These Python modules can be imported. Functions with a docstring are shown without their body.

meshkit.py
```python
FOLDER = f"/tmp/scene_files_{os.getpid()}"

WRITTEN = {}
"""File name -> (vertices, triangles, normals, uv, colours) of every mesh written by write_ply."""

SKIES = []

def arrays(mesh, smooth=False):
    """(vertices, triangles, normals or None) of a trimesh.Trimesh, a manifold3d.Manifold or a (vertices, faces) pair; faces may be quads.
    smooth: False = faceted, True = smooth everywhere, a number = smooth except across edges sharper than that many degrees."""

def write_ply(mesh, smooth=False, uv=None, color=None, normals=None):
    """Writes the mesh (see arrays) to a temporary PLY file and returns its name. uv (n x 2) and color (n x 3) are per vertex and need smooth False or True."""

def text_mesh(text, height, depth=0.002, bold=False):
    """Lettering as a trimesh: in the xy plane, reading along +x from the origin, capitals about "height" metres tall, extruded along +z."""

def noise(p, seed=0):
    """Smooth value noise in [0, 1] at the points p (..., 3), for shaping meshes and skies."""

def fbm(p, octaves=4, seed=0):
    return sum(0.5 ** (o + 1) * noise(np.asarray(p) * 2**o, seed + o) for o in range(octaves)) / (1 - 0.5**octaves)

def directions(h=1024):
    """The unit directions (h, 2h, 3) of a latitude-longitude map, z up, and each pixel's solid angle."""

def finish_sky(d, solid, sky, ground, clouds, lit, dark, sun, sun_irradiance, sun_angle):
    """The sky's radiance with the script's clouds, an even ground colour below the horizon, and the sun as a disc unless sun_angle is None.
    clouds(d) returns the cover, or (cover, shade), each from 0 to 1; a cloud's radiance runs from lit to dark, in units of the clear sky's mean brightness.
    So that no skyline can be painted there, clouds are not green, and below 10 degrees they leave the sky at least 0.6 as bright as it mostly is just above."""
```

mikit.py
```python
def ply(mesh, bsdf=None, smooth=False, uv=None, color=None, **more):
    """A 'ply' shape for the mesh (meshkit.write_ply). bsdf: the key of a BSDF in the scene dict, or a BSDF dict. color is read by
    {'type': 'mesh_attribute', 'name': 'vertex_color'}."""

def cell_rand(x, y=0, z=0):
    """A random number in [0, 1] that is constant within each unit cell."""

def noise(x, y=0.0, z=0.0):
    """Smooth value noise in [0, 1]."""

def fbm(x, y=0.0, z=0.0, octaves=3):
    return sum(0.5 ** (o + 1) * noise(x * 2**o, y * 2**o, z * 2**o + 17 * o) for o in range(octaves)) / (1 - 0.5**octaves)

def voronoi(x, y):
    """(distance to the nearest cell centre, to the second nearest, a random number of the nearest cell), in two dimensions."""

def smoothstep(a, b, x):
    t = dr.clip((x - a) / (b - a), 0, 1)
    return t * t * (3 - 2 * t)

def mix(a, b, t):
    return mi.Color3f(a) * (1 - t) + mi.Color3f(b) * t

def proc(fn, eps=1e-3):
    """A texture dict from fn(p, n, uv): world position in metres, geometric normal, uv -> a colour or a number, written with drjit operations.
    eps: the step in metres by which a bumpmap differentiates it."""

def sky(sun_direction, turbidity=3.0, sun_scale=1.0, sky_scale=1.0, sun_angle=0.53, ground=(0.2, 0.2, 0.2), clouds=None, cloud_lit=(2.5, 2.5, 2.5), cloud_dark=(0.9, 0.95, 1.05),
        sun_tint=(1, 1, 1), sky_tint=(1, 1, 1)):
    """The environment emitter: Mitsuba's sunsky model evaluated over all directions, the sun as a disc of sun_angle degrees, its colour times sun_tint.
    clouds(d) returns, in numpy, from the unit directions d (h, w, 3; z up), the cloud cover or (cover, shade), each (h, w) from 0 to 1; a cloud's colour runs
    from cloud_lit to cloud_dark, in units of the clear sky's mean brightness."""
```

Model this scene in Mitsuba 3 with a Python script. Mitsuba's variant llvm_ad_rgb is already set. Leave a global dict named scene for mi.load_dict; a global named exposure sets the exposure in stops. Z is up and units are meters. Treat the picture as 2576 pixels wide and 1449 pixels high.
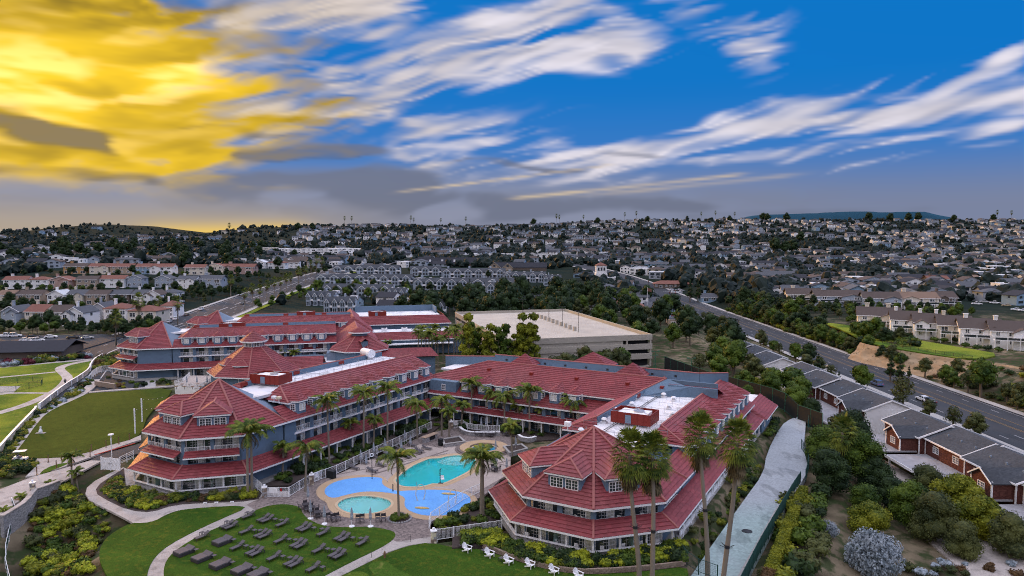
# Hotel court by the sea with a town on the hills behind, seen from above. Units are metres, z is up.
import math, random
import numpy as np, trimesh, drjit as dr, mitsuba as mi
import shapely
from shapely.geometry import Polygon, LineString, Point, box as sbox
from shapely.ops import unary_union
import mikit, meshkit
from mikit import noise, fbm, smoothstep, mix, voronoi, cell_rand

T = mi.ScalarTransform4f
scene, labels = {}, {}
exposure = 1.3

# ------------------------------------------------------------------ camera
PITCH = math.atan(127.5 / 1786.0)
scene['camera'] = {'type': 'perspective', 'fov': math.degrees(2 * math.atan(1288 / 1786.0)), 'fov_axis': 'x', 'near_clip': 1.0, 'far_clip': 20000.0,
                   'to_world': T().look_at(origin=[0, 0, 40], target=[0, 100 * math.cos(PITCH), 40 - 100 * math.sin(PITCH)], up=[0, 0, 1])}

# ------------------------------------------------------------------ sky: low sun behind broken cloud on the left, cirrus on the right
SUN_AZ, SUN_EL = -40.5, 12.0
CLEAR_MEAN = 0.0028 * 2.46
CL_LIT, CL_BLUE = np.array([4.5, 2.84, 0.05]), np.array([0.0, 0.96, 3.15])


def sstep(a, b, x):
    t = np.clip((x - a) / (b - a), 0, 1)
    return t * t * (3 - 2 * t)


def band(az, el, p, q, w, fall=3.0):
    """1 along the line from p to q (degrees), fading over the width w across it and past its ends."""
    dx, dy = q[0] - p[0], q[1] - p[1]
    L = math.hypot(dx, dy)
    t = ((az - p[0]) * dx + (el - p[1]) * dy) / L
    s = (-(az - p[0]) * dy + (el - p[1]) * dx) / L
    over = np.maximum(np.maximum(-t, t - L), 0) / fall
    return np.exp(-(s / w) ** 2 - over ** 2)


def sky_colour(az, el):
    """The colour of the evening sky towards azimuth and elevation in degrees."""
    def fb(x, y, seed, o=5):
        return meshkit.fbm(np.stack([x, y, np.zeros_like(x) + seed * 7.3], -1), o, seed)
    A = np.clip(az, -95, 95)
    wx = fb(A * .10, el * .25, 1, 4) - .5
    wy = fb(A * .09 + 31, el * .25, 2, 3) - .5
    fx, fy = A + wx * 6, el + wy * 2.6
    fine = fb(fx * .30 - fy * .4, fy * 1.15 + fx * .06, 3, 3)           # wisps
    streak = fb(fx * .15 + fy * .1, fy * 1.25 - fx * .30, 4, 3)         # cirrus drawn out up to the right
    thread = 1 - np.abs(2 * fb(fx * .16 + fine * .3, fy * 1.3 - fx * .30 + fine * .5, 12, 2) - 1)
    big = fb(fx * .18, fy * .6 - fx * .1, 7, 3)
    fine, streak, big = [np.clip((q - .5) * 1.45 + .5, 0, 1) for q in (fine, streak, big)]
    thread = np.clip((thread - .55) * 2.0, 0, 1)
    lump = fb(A * .30 + wx * 3, el * 1.0 + wy * 2, 5, 4)
    lump2 = fb(A * .20 + wx * 2 + 50, el * .7 + wy * 2, 6, 4)
    h = el[..., None]
    blue = np.array([.0, .175, .58]) + (np.array([.02, .29, .55]) - np.array([.0, .175, .58])) * sstep(13, 5, h)
    c = blue + (np.array([.20, .245, .34]) - blue) * (sstep(7.5, 2.0, h) * .95)
    # bright cloud is added above the frame for light on the ground
    def over(c, col, a):
        return c + (np.array(col) - c) * np.clip(a, 0, 1)[..., None]
    white, cream, lav = [.74, .73, .74], [.70, .60, .46], [.155, .15, .25]
    # cirrus fields
    m = np.zeros_like(el)
    for p, q, w, k in (((-12, 10.2), (4, 17.2), 2.0, 1.15), ((-4, 13.2), (8, 14.6), 1.5, 1.1), ((-15, 11.5), (-2, 12.6), .8, .8), ((3, 17.6), (9, 16.0), 1.0, .7), ((13, 17.5), (16, 14.6), 1.5, .8), ((-20, 15.5), (-11, 17.5), 2.2, 1.0),
                       ((-20, 8.8), (-9, 9.9), 1.0, 1.1), ((-19, 7.9), (-11, 12.2), .6, .6), ((-8, 8.0), (3, 7.0), 1.7, .75), ((2, 5.6), (22, 9.0), .9, 1.0), ((16, 8.2), (36, 9.0), .75, 1.2), ((20, 9.4), (27, 9.9), .7, .7), ((8, 5.2), (36, 7.2), .5, .55),
                       ((27.5, 8.9), (31.5, 10.6), .7, .8), ((26, 5.2), (36, 6.6), .35, .5), ((35, 17), (37, 17.6), .8, .8), ((-8, 5.6), (8, 5.4), 1.5, .75), ((-20, 13), (-6, 12.2), .5, .5)):
        m = np.maximum(m, k * band(fx - 1, fy - .2, p, q, w * 1.25))
    cir = m * 1.15 - .42 + (streak - .5) * 1.25 + (fine - .5) * .5 + (big - .5) * .9 + (thread - .5) * .75
    cir = sstep(-.2, 1.15, cir) * sstep(.02, .45, m)
    warm = sstep(2, -20, A)[..., None]
    cc = np.array(white) * (1 - warm) + np.array(cream) * warm
    shade = (.46 + .30 * fine + .30 * big + .30 * thread)[..., None]
    c = c + (cc * shade - c) * (cir * .92)[..., None]
    # grey and lilac cloud low in the middle
    gx, gy = A + wx * 6, el + wy * 2.2 + (big - .5) * 1.6
    m2 = np.maximum.reduce([band(gx, gy, (-22, 4.3), (-9, 4.0), 1.25), .8 * band(gx, gy, (-8, 2.6), (14, 2.2), .9), .7 * band(gx, gy, (-3, 5.9), (4, 5.4), .35), .5 * band(A, el, (8, 6.6), (10, 6.4), .3), .7 * band(A, el, (-16, 7.0), (-12, 6.8), .5), .5 * band(A, el, (14, 1.7), (30, 1.9), .5)])
    c = over(c, [.28, .265, .40], sstep(6.4, 3.0, el + (big - .5) * 1.5) * (.35 + .75 * lump2) * sstep(30, -4, A))
    c = over(c, [.20, .185, .30], sstep(.42, .70, lump * .6 + big * .5) * sstep(4.8, 2.4, el) * sstep(.2, 1.2, el) * sstep(34, 6, A) * .75)
    c = over(c, lav, sstep(.25, .75, m2 * (.3 + .7 * lump + .7 * big)) * .85)
    # lines of lit cloud low over the middle
    m3 = np.maximum.reduce([band(A, el, (-8, 3.7), (7, 5.6), .10, 1), band(A, el, (1, 3.2), (17, 4.7), .13, 1), .6 * band(A, el, (8, 3.5), (20, 4.5), .15, 2)])
    c = over(c, [.72, .58, .36], m3 * (.25 + .7 * fine))
    # the yellow quarter round the hidden sun
    glow = sstep(-12.5, -25, A + (fine - .5) * 9 + (streak - .5) * 12 + np.abs(el - 10.5) * .55) * sstep(2.6, 5.2, el + (lump - .5) * 2.6)
    glow = np.maximum(glow, .75 * band(A, el, (-21, 8.2), (-14.5, 8.9), .8, 2.5) * sstep(.35, .6, fine))
    val = sstep(.22, .62, .6 * lump2 + .25 * fine + .15 * streak)
    near = np.exp(-((A + 34) / 9.5) ** 2 - ((el - 10) / 4.0) ** 2)
    near2 = np.exp(-((A + 23) / 4.5) ** 2 - ((el - 11.6) / 1.6) ** 2)
    k = (.50 + .50 * val) * (.82 + .30 * near + .22 * near2)
    k = k * (1 - .45 * sstep(12.2, 15.8, el - (A + 36) * .06) * sstep(.68, .38, lump))
    yel = k[..., None] * np.array([1.02, .655, .015]) + (np.clip(near2 + near, 0, 1) * sstep(.48, .85, fine))[..., None] * np.array([.4, .42, .22])
    c = c + (yel - c) * np.clip(glow * 1.15, 0, 1)[..., None]
    # darker cloud before it
    ex, ey = A + wx * 6 + (fine - .5) * 2, el + wy * 2 + (big - .5) * 1.2
    dk = np.maximum.reduce([1.3 * band(ex, ey, (-37, 7.5), (-29.5, 6.9), .75, 1.8), .8 * band(ex, ey, (-36, 4.2), (-27, 4.4), .6), .55 * band(ex, ey, (-24, 8.0), (-17, 7.4), .45), .75 * band(ex, ey, (-20, 6.2), (-14, 6.6), .6)])
    c = over(c, [.115, .095, .055], sstep(.28, .85, dk * (.3 + .7 * big + .5 * fine)) * .92)
    # warm haze over the sea on the left
    c = over(c, [.46, .35, .25], sstep(3.4, 0.6, el) * sstep(-4, -26, A) * .9)
    c = over(c, [.34, .32, .33], sstep(5.0, 2.2, el) * sstep(-13, -24, A) * .55 * lump2)
    c = over(c, [.9, .52, .12], band(A, el, (-26, .1), (-18, .3), .8, 2.0) * .95)
    # round and above: unseen cloud, added extra bright to light the ground
    up = fb(A * .05 + 9, el * .06, 8, 5)
    fill_veil = sstep(20.5, 36, el) * (.7 + .3 * up)
    c = over(c, [1.50, 1.62, 1.80], fill_veil)
    side = sstep(38, 60, np.abs(az)) * sstep(19.5, 26, el) * (1 - sstep(22, 36, el))
    c = over(c, [.74, .78, .86], side * (.4 + .5 * streak))
    # bright patch added in the sky behind the camera to light facing walls
    c = over(c, [.86, .90, 1.0], sstep(112, 140, np.abs(az)) * sstep(2, 12, el) * (1 - sstep(24, 38, el)))
    return c


def clouds(d):
    az, el = np.degrees(np.arctan2(d[..., 0], d[..., 1])), np.degrees(np.arcsin(np.clip(d[..., 2], -1, 1)))
    c = sky_colour(az, el)
    c = np.maximum(c - .004, 0)
    # how much of the lit and of the blue sky colour gives c
    M = np.stack([CL_LIT, CL_BLUE], 1)
    w = np.linalg.lstsq(M * np.array([1, .6, 1])[:, None], (c * np.array([1, .6, 1])).reshape(-1, 3).T, rcond=None)[0]
    a, b = np.clip(w, 0, None).reshape(2, *az.shape)
    s = a + b
    return np.clip(s, 0, 1), b / np.maximum(s, 1e-6)


_a, _e = math.radians(SUN_AZ), math.radians(SUN_EL)
scene['sky'] = mikit.sky([math.sin(_a) * math.cos(_e), math.cos(_a) * math.cos(_e), math.sin(_e)], turbidity=2.0, sun_scale=0.7, sun_angle=6, sun_tint=(1, .72, .38), sky_scale=0.05, sky_tint=(1, 1, 1.3), ground=(0.1, 0.1, 0.1),
                         clouds=clouds, cloud_lit=tuple(CL_LIT / CLEAR_MEAN), cloud_dark=tuple(CL_BLUE / CLEAR_MEAN))

# ------------------------------------------------------------------ helpers
rng = random.Random(7)
nrng = np.random.default_rng(7)
USED = {}


def new(name):
    """The key name, or name_001 and so on if it is taken."""
    n = USED.get(name, -1) + 1
    USED[name] = n
    return name if n == 0 else f'{name}_{n:03d}'


def tag(k, label, cat, group=None, kind=None):
    d = {'label': label}
    if cat:
        d['category'] = cat
    if group:
        d['group'] = group
    if kind:
        d['kind'] = kind
    labels[k] = d
    return k


class MB:
    """Collects boxes, polygons and tubes into one mesh; M is the frame they are given in."""

    def __init__(self, M=None):
        self.v, self.f, self.n, self.M = [], [], 0, np.eye(4) if M is None else M

    def raw(self, v, f):
        v = np.asarray(v, float)
        v = v @ self.M[:3, :3].T + self.M[:3, 3]
        self.v.append(v)
        self.f.append(np.asarray(f, int) + self.n)
        self.n += len(v)
        return self

    def poly(self, pts):
        n = len(pts)
        return self.raw(pts, [[0, i, i + 1] for i in range(1, n - 1)])

    def box(self, x0, x1, y0, y1, z0, z1):
        v = [[x, y, z] for x in (x0, x1) for y in (y0, y1) for z in (z0, z1)]
        return self.raw(v, BOXF)

    def beam(self, p, q, w, h, up=(0, 0, 1)):
        """A bar of width w and height h (centred) from p to q."""
        p, q = np.array(p, float), np.array(q, float)
        d = q - p
        L = np.linalg.norm(d)
        if L < 1e-6:
            return self
        d /= L
        s = np.cross(d, up)
        if np.linalg.norm(s) < 1e-6:
            s = np.array([1., 0, 0])
        s /= np.linalg.norm(s)
        u = np.cross(s, d)
        v = [c + s * a * w / 2 + u * b * h / 2 for c in (p, q) for a in (-1, 1) for b in (-1, 1)]
        return self.raw(v, BOXF)

    def tube(self, p, q, r0, r1=None, n=8, caps=True):
        p, q = np.array(p, float), np.array(q, float)
        r1 = r0 if r1 is None else r1
        d = (q - p) / np.linalg.norm(q - p)
        s = np.cross(d, [0, 0, 1] if abs(d[2]) < .9 else [1, 0, 0])
        s /= np.linalg.norm(s)
        u = np.cross(d, s)
        a = np.arange(n) * 2 * math.pi / n
        ring = np.cos(a)[:, None] * s + np.sin(a)[:, None] * u
        v = np.vstack([p + ring * r0, q + ring * r1])
        i = np.arange(n)
        j = (i + 1) % n
        f = np.vstack([np.stack([i, j, j + n], 1), np.stack([i, j + n, i + n], 1)])
        if caps:
            v = np.vstack([v, p, q])
            f = np.vstack([f, np.stack([j, i, i * 0 + 2 * n], 1), np.stack([i + n, j + n, i * 0 + 2 * n + 1], 1)])
        return self.raw(v, f)

    def path(self, pts, radii, n=8):
        for k in range(len(pts) - 1):
            self.tube(pts[k], pts[k + 1], radii[k], radii[k + 1], n, k == len(pts) - 2 or k == 0)
        return self

    def slab(self, pts, z0, z1):
        """A flat slab over the convex or concave outline pts (x, y) from z0 to z1."""
        return self.shape(Polygon(pts), z0, z1)

    def shape(self, g, z0, z1):
        for p in getattr(g, 'geoms', [g]):
            if p.geom_type != 'Polygon' or p.area < 1e-4:
                continue
            m = trimesh.creation.extrude_polygon(shapely.geometry.polygon.orient(p), z1 - z0, engine='earcut')
            self.raw(np.array(m.vertices) + [0, 0, z0], m.faces)
        return self

    def mesh(self):
        return np.vstack(self.v), np.vstack(self.f)


BOXF = np.array([[0, 1, 3], [0, 3, 2], [4, 6, 7], [4, 7, 5], [0, 4, 5], [0, 5, 1], [2, 3, 7], [2, 7, 6], [0, 2, 6], [0, 6, 4], [1, 5, 7], [1, 7, 3]])


def frame(x, y, z, deg, s=1.0):
    """A frame at (x, y, z) whose own x axis points deg degrees anticlockwise from world x."""
    c, n = math.cos(math.radians(deg)), math.sin(math.radians(deg))
    return np.array([[c * s, -n * s, 0, x], [n * s, c * s, 0, y], [0, 0, s, z], [0, 0, 0, 1.]])


def shp(mesh, m, smooth=False):
    return mikit.ply(mesh, 'm_' + m, smooth=smooth)


def add(k, mb, mat, smooth=False):
    if mb.v:
        scene[k] = shp(mb.mesh(), mat, smooth)
    return k


def part(parent, name, mb, mat, smooth=False):
    return add(new(parent + '__' + name), mb, mat, smooth)


def kit(gid, **parts):
    """A group of parts that is placed many times: name -> (mesh, material[, smooth])."""
    scene[gid] = {'type': 'shapegroup', **{k: shp(m[0].mesh() if isinstance(m[0], MB) else m[0], m[1], m[2] if len(m) > 2 else False) for k, m in parts.items()}}


def put(k, gid, M):
    scene[k] = {'type': 'instance', 'group': {'type': 'ref', 'id': gid}, 'to_world': T(M)}
    return k


def at(x, y, z, deg=0, s=1.0, sz=None):
    M = frame(x, y, z, deg, s)
    if sz is not None:
        M[2, 2] = sz
    return M


def stroke(pts, width, res=4):
    return LineString(pts).buffer(width / 2, resolution=res, cap_style=2, join_style=1)


def smooth_poly(pts, n=3):
    """Rounds the corners of a closed outline."""
    p = np.array(pts, float)
    for _ in range(n):
        q = np.roll(p, -1, 0)
        p = np.stack([.75 * p + .25 * q, .25 * p + .75 * q], 1).reshape(-1, 2)
    return Polygon(p).buffer(0)


def smooth_line(pts, n=3):
    p = np.array(pts, float)
    for _ in range(n):
        p = np.vstack([p[:1], np.stack([.75 * p[:-1] + .25 * p[1:], .25 * p[:-1] + .75 * p[1:]], 1).reshape(-1, 2), p[-1:]])
    return [tuple(x) for x in p]


# ------------------------------------------------------------------ materials
def mat(k, rgb=None, rough=.7, fn=None, bump=None, metallic=0., spec=.35, two=True, **more):
    b = {'type': 'principled', 'base_color': mikit.proc(fn) if fn else {'type': 'rgb', 'value': list(rgb)}, 'roughness': rough, 'metallic': metallic, 'specular': spec, **more}
    if bump:
        b = {'type': 'bumpmap', 'tex': mikit.proc(bump[0], eps=bump[1]), 'scale': 1.0, 'nested': b}
    scene['m_' + k] = {'type': 'twosided', 'nested': b} if two else b


def tint(rgb, lo, hi, t):
    c = mi.Color3f(*rgb)
    return c * (lo + (hi - lo) * t)


def tile_fn(p, n, uv):
    a = fbm(p.x * .35, p.y * .35, p.z * .5, 3)
    r = cell_rand(dr.floor(p.x * 1.6), dr.floor(p.y * 1.6), dr.floor(p.z * 4.5))
    b = smoothstep(.45, .75, fbm(p.x * .12 + 7, p.y * .12, p.z * .15, 4))
    c = mix((.165, .030, .038), (.272, .056, .062), a)
    c = mix(c, (.225, .080, .080), b * .4)
    return c * (.84 + .30 * r) * (.88 + .24 * noise(p.x * 3, p.y * 3, p.z * 3))


mat('roof_tile', fn=tile_fn, rough=.62)
mat('ridge_tile', (.30, .105, .095), .7)


def stucco_fn(p, n, uv):
    return mi.Color3f(.112, .172, .248) * (.84 + .22 * fbm(p.x * .5, p.y * .5, p.z * 1.3, 3) + .12 * noise(p.x * 6, p.y * 6, p.z * 6))


mat('stucco', fn=stucco_fn, rough=.85)
mat('membrane_grey', (.16, .21, .28), .8)


def membrane_fn(p, n, uv):
    s = fbm(p.x * .18, p.y * .18, 0, 4)
    st = smoothstep(.55, .8, fbm(p.x * .6, p.y * .6, 3, 4))
    return mix((.70, .70, .73), (.55, .55, .58), s) * (1 - .35 * st)


mat('roof_white', fn=membrane_fn, rough=.8)
mat('trim', (.80, .80, .82), .5)
mat('white_metal', (.78, .79, .82), .4)
mat('glass', (.03, .04, .05), .05, spec=.8)
mat('curtain', (.50, .50, .46), .25, spec=.6)
scene['m_porch_glass'] = {'type': 'thindielectric', 'int_ior': 1.5}
mat('glass_green', (.18, .30, .27), .1, spec=.6)
mat('red_panel', (.19, .018, .012), .5)
mat('dark_metal', (.025, .026, .03), .5)
mat('steel', (.5, .5, .52), .35, metallic=.8)


def stone_fn(p, n, uv):
    q = p.z * 7
    r = cell_rand(dr.floor((p.x + p.y) * 2.2 + dr.floor(q) * .5), dr.floor((p.x - p.y) * 2.2), dr.floor(q))
    return mix((.17, .17, .18), (.36, .35, .36), r) * (.85 + .3 * noise(p.x * 9, p.y * 9, p.z * 9))


mat('ledge_stone', fn=stone_fn, rough=.9)
mat('block_tan', (.26, .20, .16), .9)
mat('block_brown', (.20, .15, .12), .9)


def grass_fn(p, n, uv):
    a = fbm(p.x * .12, p.y * .12, 0, 4)
    b = fbm(p.x * 1.7, p.y * 1.7, 5, 3)
    c = mix((.020, .056, .006), (.052, .102, .010), a)
    st = smoothstep(.45, .55, noise(p.x * .25 + p.y * .6, 3, 0)) * .12
    return mix(c, (.085, .105, .012), smoothstep(.5, .8, b) * .6) * (.95 + st) * (.7 + .6 * noise(p.x * 11, p.y * 11, 0))


mat('grass', fn=grass_fn, rough=.95, spec=.1)


def grass2_fn(p, n, uv):
    a = fbm(p.x * .1, p.y * .1, 2, 4)
    b = fbm(p.x * 1.5, p.y * 1.5, 8, 3)
    return mix(mix((.05, .10, .012), (.16, .19, .02), smoothstep(.35, .7, a)), (.20, .19, .05), smoothstep(.6, .85, b) * .5) * (.7 + .6 * noise(p.x * 9, p.y * 9, 0))


mat('grass_bright', fn=grass2_fn, rough=.95, spec=.1)


def grass3_fn(p, n, uv):
    a = fbm(p.x * .08, p.y * .08, 4, 4)
    return mix((.026, .046, .005), (.056, .074, .009), a) * (.85 + .3 * noise(p.x * 1.3, p.y * 1.3, 0)) * (.7 + .6 * noise(p.x * 9, p.y * 9, 0))


mat('grass_dull', fn=grass3_fn, rough=.95, spec=.1)


def conc_fn(p, n, uv):
    a = fbm(p.x * .3, p.y * .3, 0, 4)
    st = 1 - .25 * smoothstep(.58, .75, fbm(p.x * .9, p.y * .9, 9, 3))
    return mix((.29, .26, .24), (.44, .40, .375), a) * (.88 + .24 * noise(p.x * 8, p.y * 8, 0)) * st


mat('path_concrete', fn=conc_fn, rough=.9)


def deck_fn(p, n, uv):
    a = fbm(p.x * .35, p.y * .35, 0, 4)
    return mix((.30, .25, .225), (.42, .36, .32), a) * (.9 + .2 * noise(p.x * 7, p.y * 7, 0))


mat('deck', fn=deck_fn, rough=.85)


def paver_fn(p, n, uv):
    r = cell_rand(dr.floor(p.x * 3.3), dr.floor(p.y * 3.3 + .5 * dr.floor(p.x * 3.3)))
    return mix((.13, .105, .10), (.25, .205, .19), r) * (.8 + .4 * fbm(p.x * .4, p.y * .4, 0, 3))


mat('paver', fn=paver_fn, rough=.9)
mat('band_tan', (.42, .30, .19), .9)
mat('dark_band', (.16, .13, .12), .9)
mat('sand_coping', (.50, .38, .25), .85)


def splash_fn(p, n, uv):
    return mix((.10, .30, .68), (.15, .40, .80), fbm(p.x * .5, p.y * .5, 0, 5)) * (.88 + .24 * noise(p.x * 9, p.y * 9, 0))


mat('splash_blue', fn=splash_fn, rough=.75)
mat('basin', (.05, .62, .62), .6)
mat('basin_pale', (.34, .72, .70), .6)
mat('basin_blue', (.05, .50, .70), .6)
scene['m_water'] = {'type': 'dielectric', 'int_ior': 1.33, 'ext_ior': 1.0}


def drive_fn(p, n, uv):
    a = fbm(p.x * .12, p.y * .12, 0, 3)
    c = mix((.24, .27, .30), (.35, .38, .40), a)
    g = smoothstep(.35, .6, fbm(p.x * .10 + 4, p.y * .05, 3, 3)) * smoothstep(112, 100, p.y)
    b = (p.x * .48481 + (p.y - 100) * .87462) / 4.6
    j = dr.select(dr.abs(b - dr.floor(b) - .5) < .008, .72, 1.0)
    st = 1 - .3 * smoothstep(.58, .75, fbm(p.x * .5, p.y * .22, 9, 4))
    return mix(c, (.25, .36, .345), g * .7) * (.86 + .28 * noise(p.x * 4, p.y * 4, 0)) * j * st


mat('drive', fn=drive_fn, rough=.9)


def asphalt_fn(p, n, uv):
    a = fbm(p.x * .09, p.y * .05, 0, 4)
    s = smoothstep(.6, .8, fbm(p.x * .9, p.y * .07, 6, 3))
    return mix((.022, .026, .033), (.044, .049, .058), a) * (1 - .25 * s)


mat('asphalt', fn=asphalt_fn, rough=.85)
mat('line_white', (.42, .42, .44), .7)
mat('line_yellow', (.34, .20, .05), .7)
mat('kerb_red', (.35, .02, .02), .7)
mat('sidewalk', (.33, .32, .31), .9)


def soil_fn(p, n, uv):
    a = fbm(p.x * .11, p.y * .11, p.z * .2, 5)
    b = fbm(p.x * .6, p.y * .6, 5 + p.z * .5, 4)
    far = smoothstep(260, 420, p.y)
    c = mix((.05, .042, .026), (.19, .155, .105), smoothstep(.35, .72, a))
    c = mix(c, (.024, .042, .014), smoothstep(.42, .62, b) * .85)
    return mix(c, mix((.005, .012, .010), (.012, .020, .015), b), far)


mat('soil', fn=soil_fn, rough=1.0, spec=.1)


def cliff_fn(p, n, uv):
    a = fbm(p.x * .3, p.y * .3, p.z * 1.2, 5)
    b = fbm(p.x * 1.4, p.y * 1.4, p.z * .35, 4)
    c = mix((.20, .14, .085), (.42, .32, .21), a)
    return mix(c, (.07, .06, .03), smoothstep(.60, .75, b) * .7)


mat('cliff', fn=cliff_fn, rough=1.0, bump=(lambda p, n, uv: .35 * fbm(p.x * .9, p.y * .9, p.z * .9, 4), .05))
mat('mulch', (.055, .042, .038), 1.0)
mat('hill_haze_blue', (.016, .055, .088), 1.0, spec=.05)  # distance haze is painted into the far ridge's colour


def leaf(k, lo, hi, f=.35):
    """Foliage: the colour drifts from clump to clump and leaf to leaf."""
    lo, hi = mi.ScalarColor3f(*lo), mi.ScalarColor3f(*hi)

    def fn(p, n, uv):
        t = .6 * fbm(p.x * f, p.y * f, p.z * f, 2) + .4 * noise(p.x * 5, p.y * 5, p.z * 5)
        return mix(lo, hi, smoothstep(.25, .75, t))
    mat(k, fn=fn, rough=.65, spec=.2)


leaf('leaf_dark', (.006, .018, .008), (.030, .056, .014))
leaf('leaf_mid', (.016, .042, .007), (.085, .130, .012))
leaf('leaf_yellow', (.045, .072, .006), (.22, .225, .014))
leaf('leaf_olive', (.022, .034, .012), (.085, .095, .026))
leaf('leaf_silver', (.13, .17, .20), (.36, .41, .46), .8)
leaf('leaf_lime', (.07, .105, .008), (.34, .37, .02), .5)
leaf('leaf_rust', (.05, .030, .014), (.13, .075, .03))
leaf('leaf_red', (.06, .008, .016), (.14, .02, .035))
leaf('palm_leaf', (.022, .052, .007), (.17, .20, .024), .8)
leaf('palm_dry', (.06, .05, .025), (.15, .115, .06), .9)
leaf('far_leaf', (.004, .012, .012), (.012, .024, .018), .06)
mat('bark', (.13, .105, .08), .95)
mat('palm_bark', (.20, .17, .135), .95)
mat('shingle_red', fn=lambda p, n, uv: mix((.060, .020, .016), (.125, .046, .036), cell_rand(dr.floor((p.x + p.y) * 4), dr.floor(p.z * 5), 3)), rough=.9)


def shingle_fn(p, n, uv):
    return mix((.040, .046, .056), (.066, .074, .088), cell_rand(dr.floor(p.x * 3), dr.floor(p.y * 3), dr.floor(p.z * 6))) * (.8 + .4 * fbm(p.x * .4, p.y * .4, 0, 3))


mat('shingle_grey', fn=shingle_fn, rough=.95)
mat('gravel_roof', fn=lambda p, n, uv: mix((.22, .22, .24), (.32, .32, .34), fbm(p.x, p.y, 0, 4)), rough=.95)
mat('garage_concrete', fn=lambda p, n, uv: mix((.32, .29, .25), (.44, .40, .34), fbm(p.x * .2, p.y * .2, p.z * .9, 4)), rough=.9)
mat('parapet_tan', (.40, .36, .29), .9)
mat('dark_void', (.012, .013, .016), .9)  # near black for hair and for openings, whose shade is painted on
mat('furniture', (.045, .040, .045), .6)
mat('sling', (.10, .092, .10), .8)
mat('white_plastic', (.80, .80, .82), .4)
mat('umbrella_cloth', (.26, .29, .34), .8)
mat('wood', (.16, .09, .05), .7)
mat('cream', (.62, .56, .42), .6)
mat('counter_tan', (.45, .32, .22), .5)
mat('skin', (.35, .2, .14), .6)
mat('cloth_dark', (.02, .022, .03), .9)
mat('cloth_blue', (.12, .2, .4), .9)
mat('fence_green', (.018, .060, .050), .6)
mat('screen_black', (.012, .015, .016), .8)
mat('lamp_green', (.03, .14, .09), .5)
mat('orange', (.6, .12, .02), .6)
mat('rubber', (.015, .015, .016), .8)
mat('red_sign', (.5, .02, .03), .5)
mat('board_yellow', (.65, .46, .16), .4)
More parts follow.
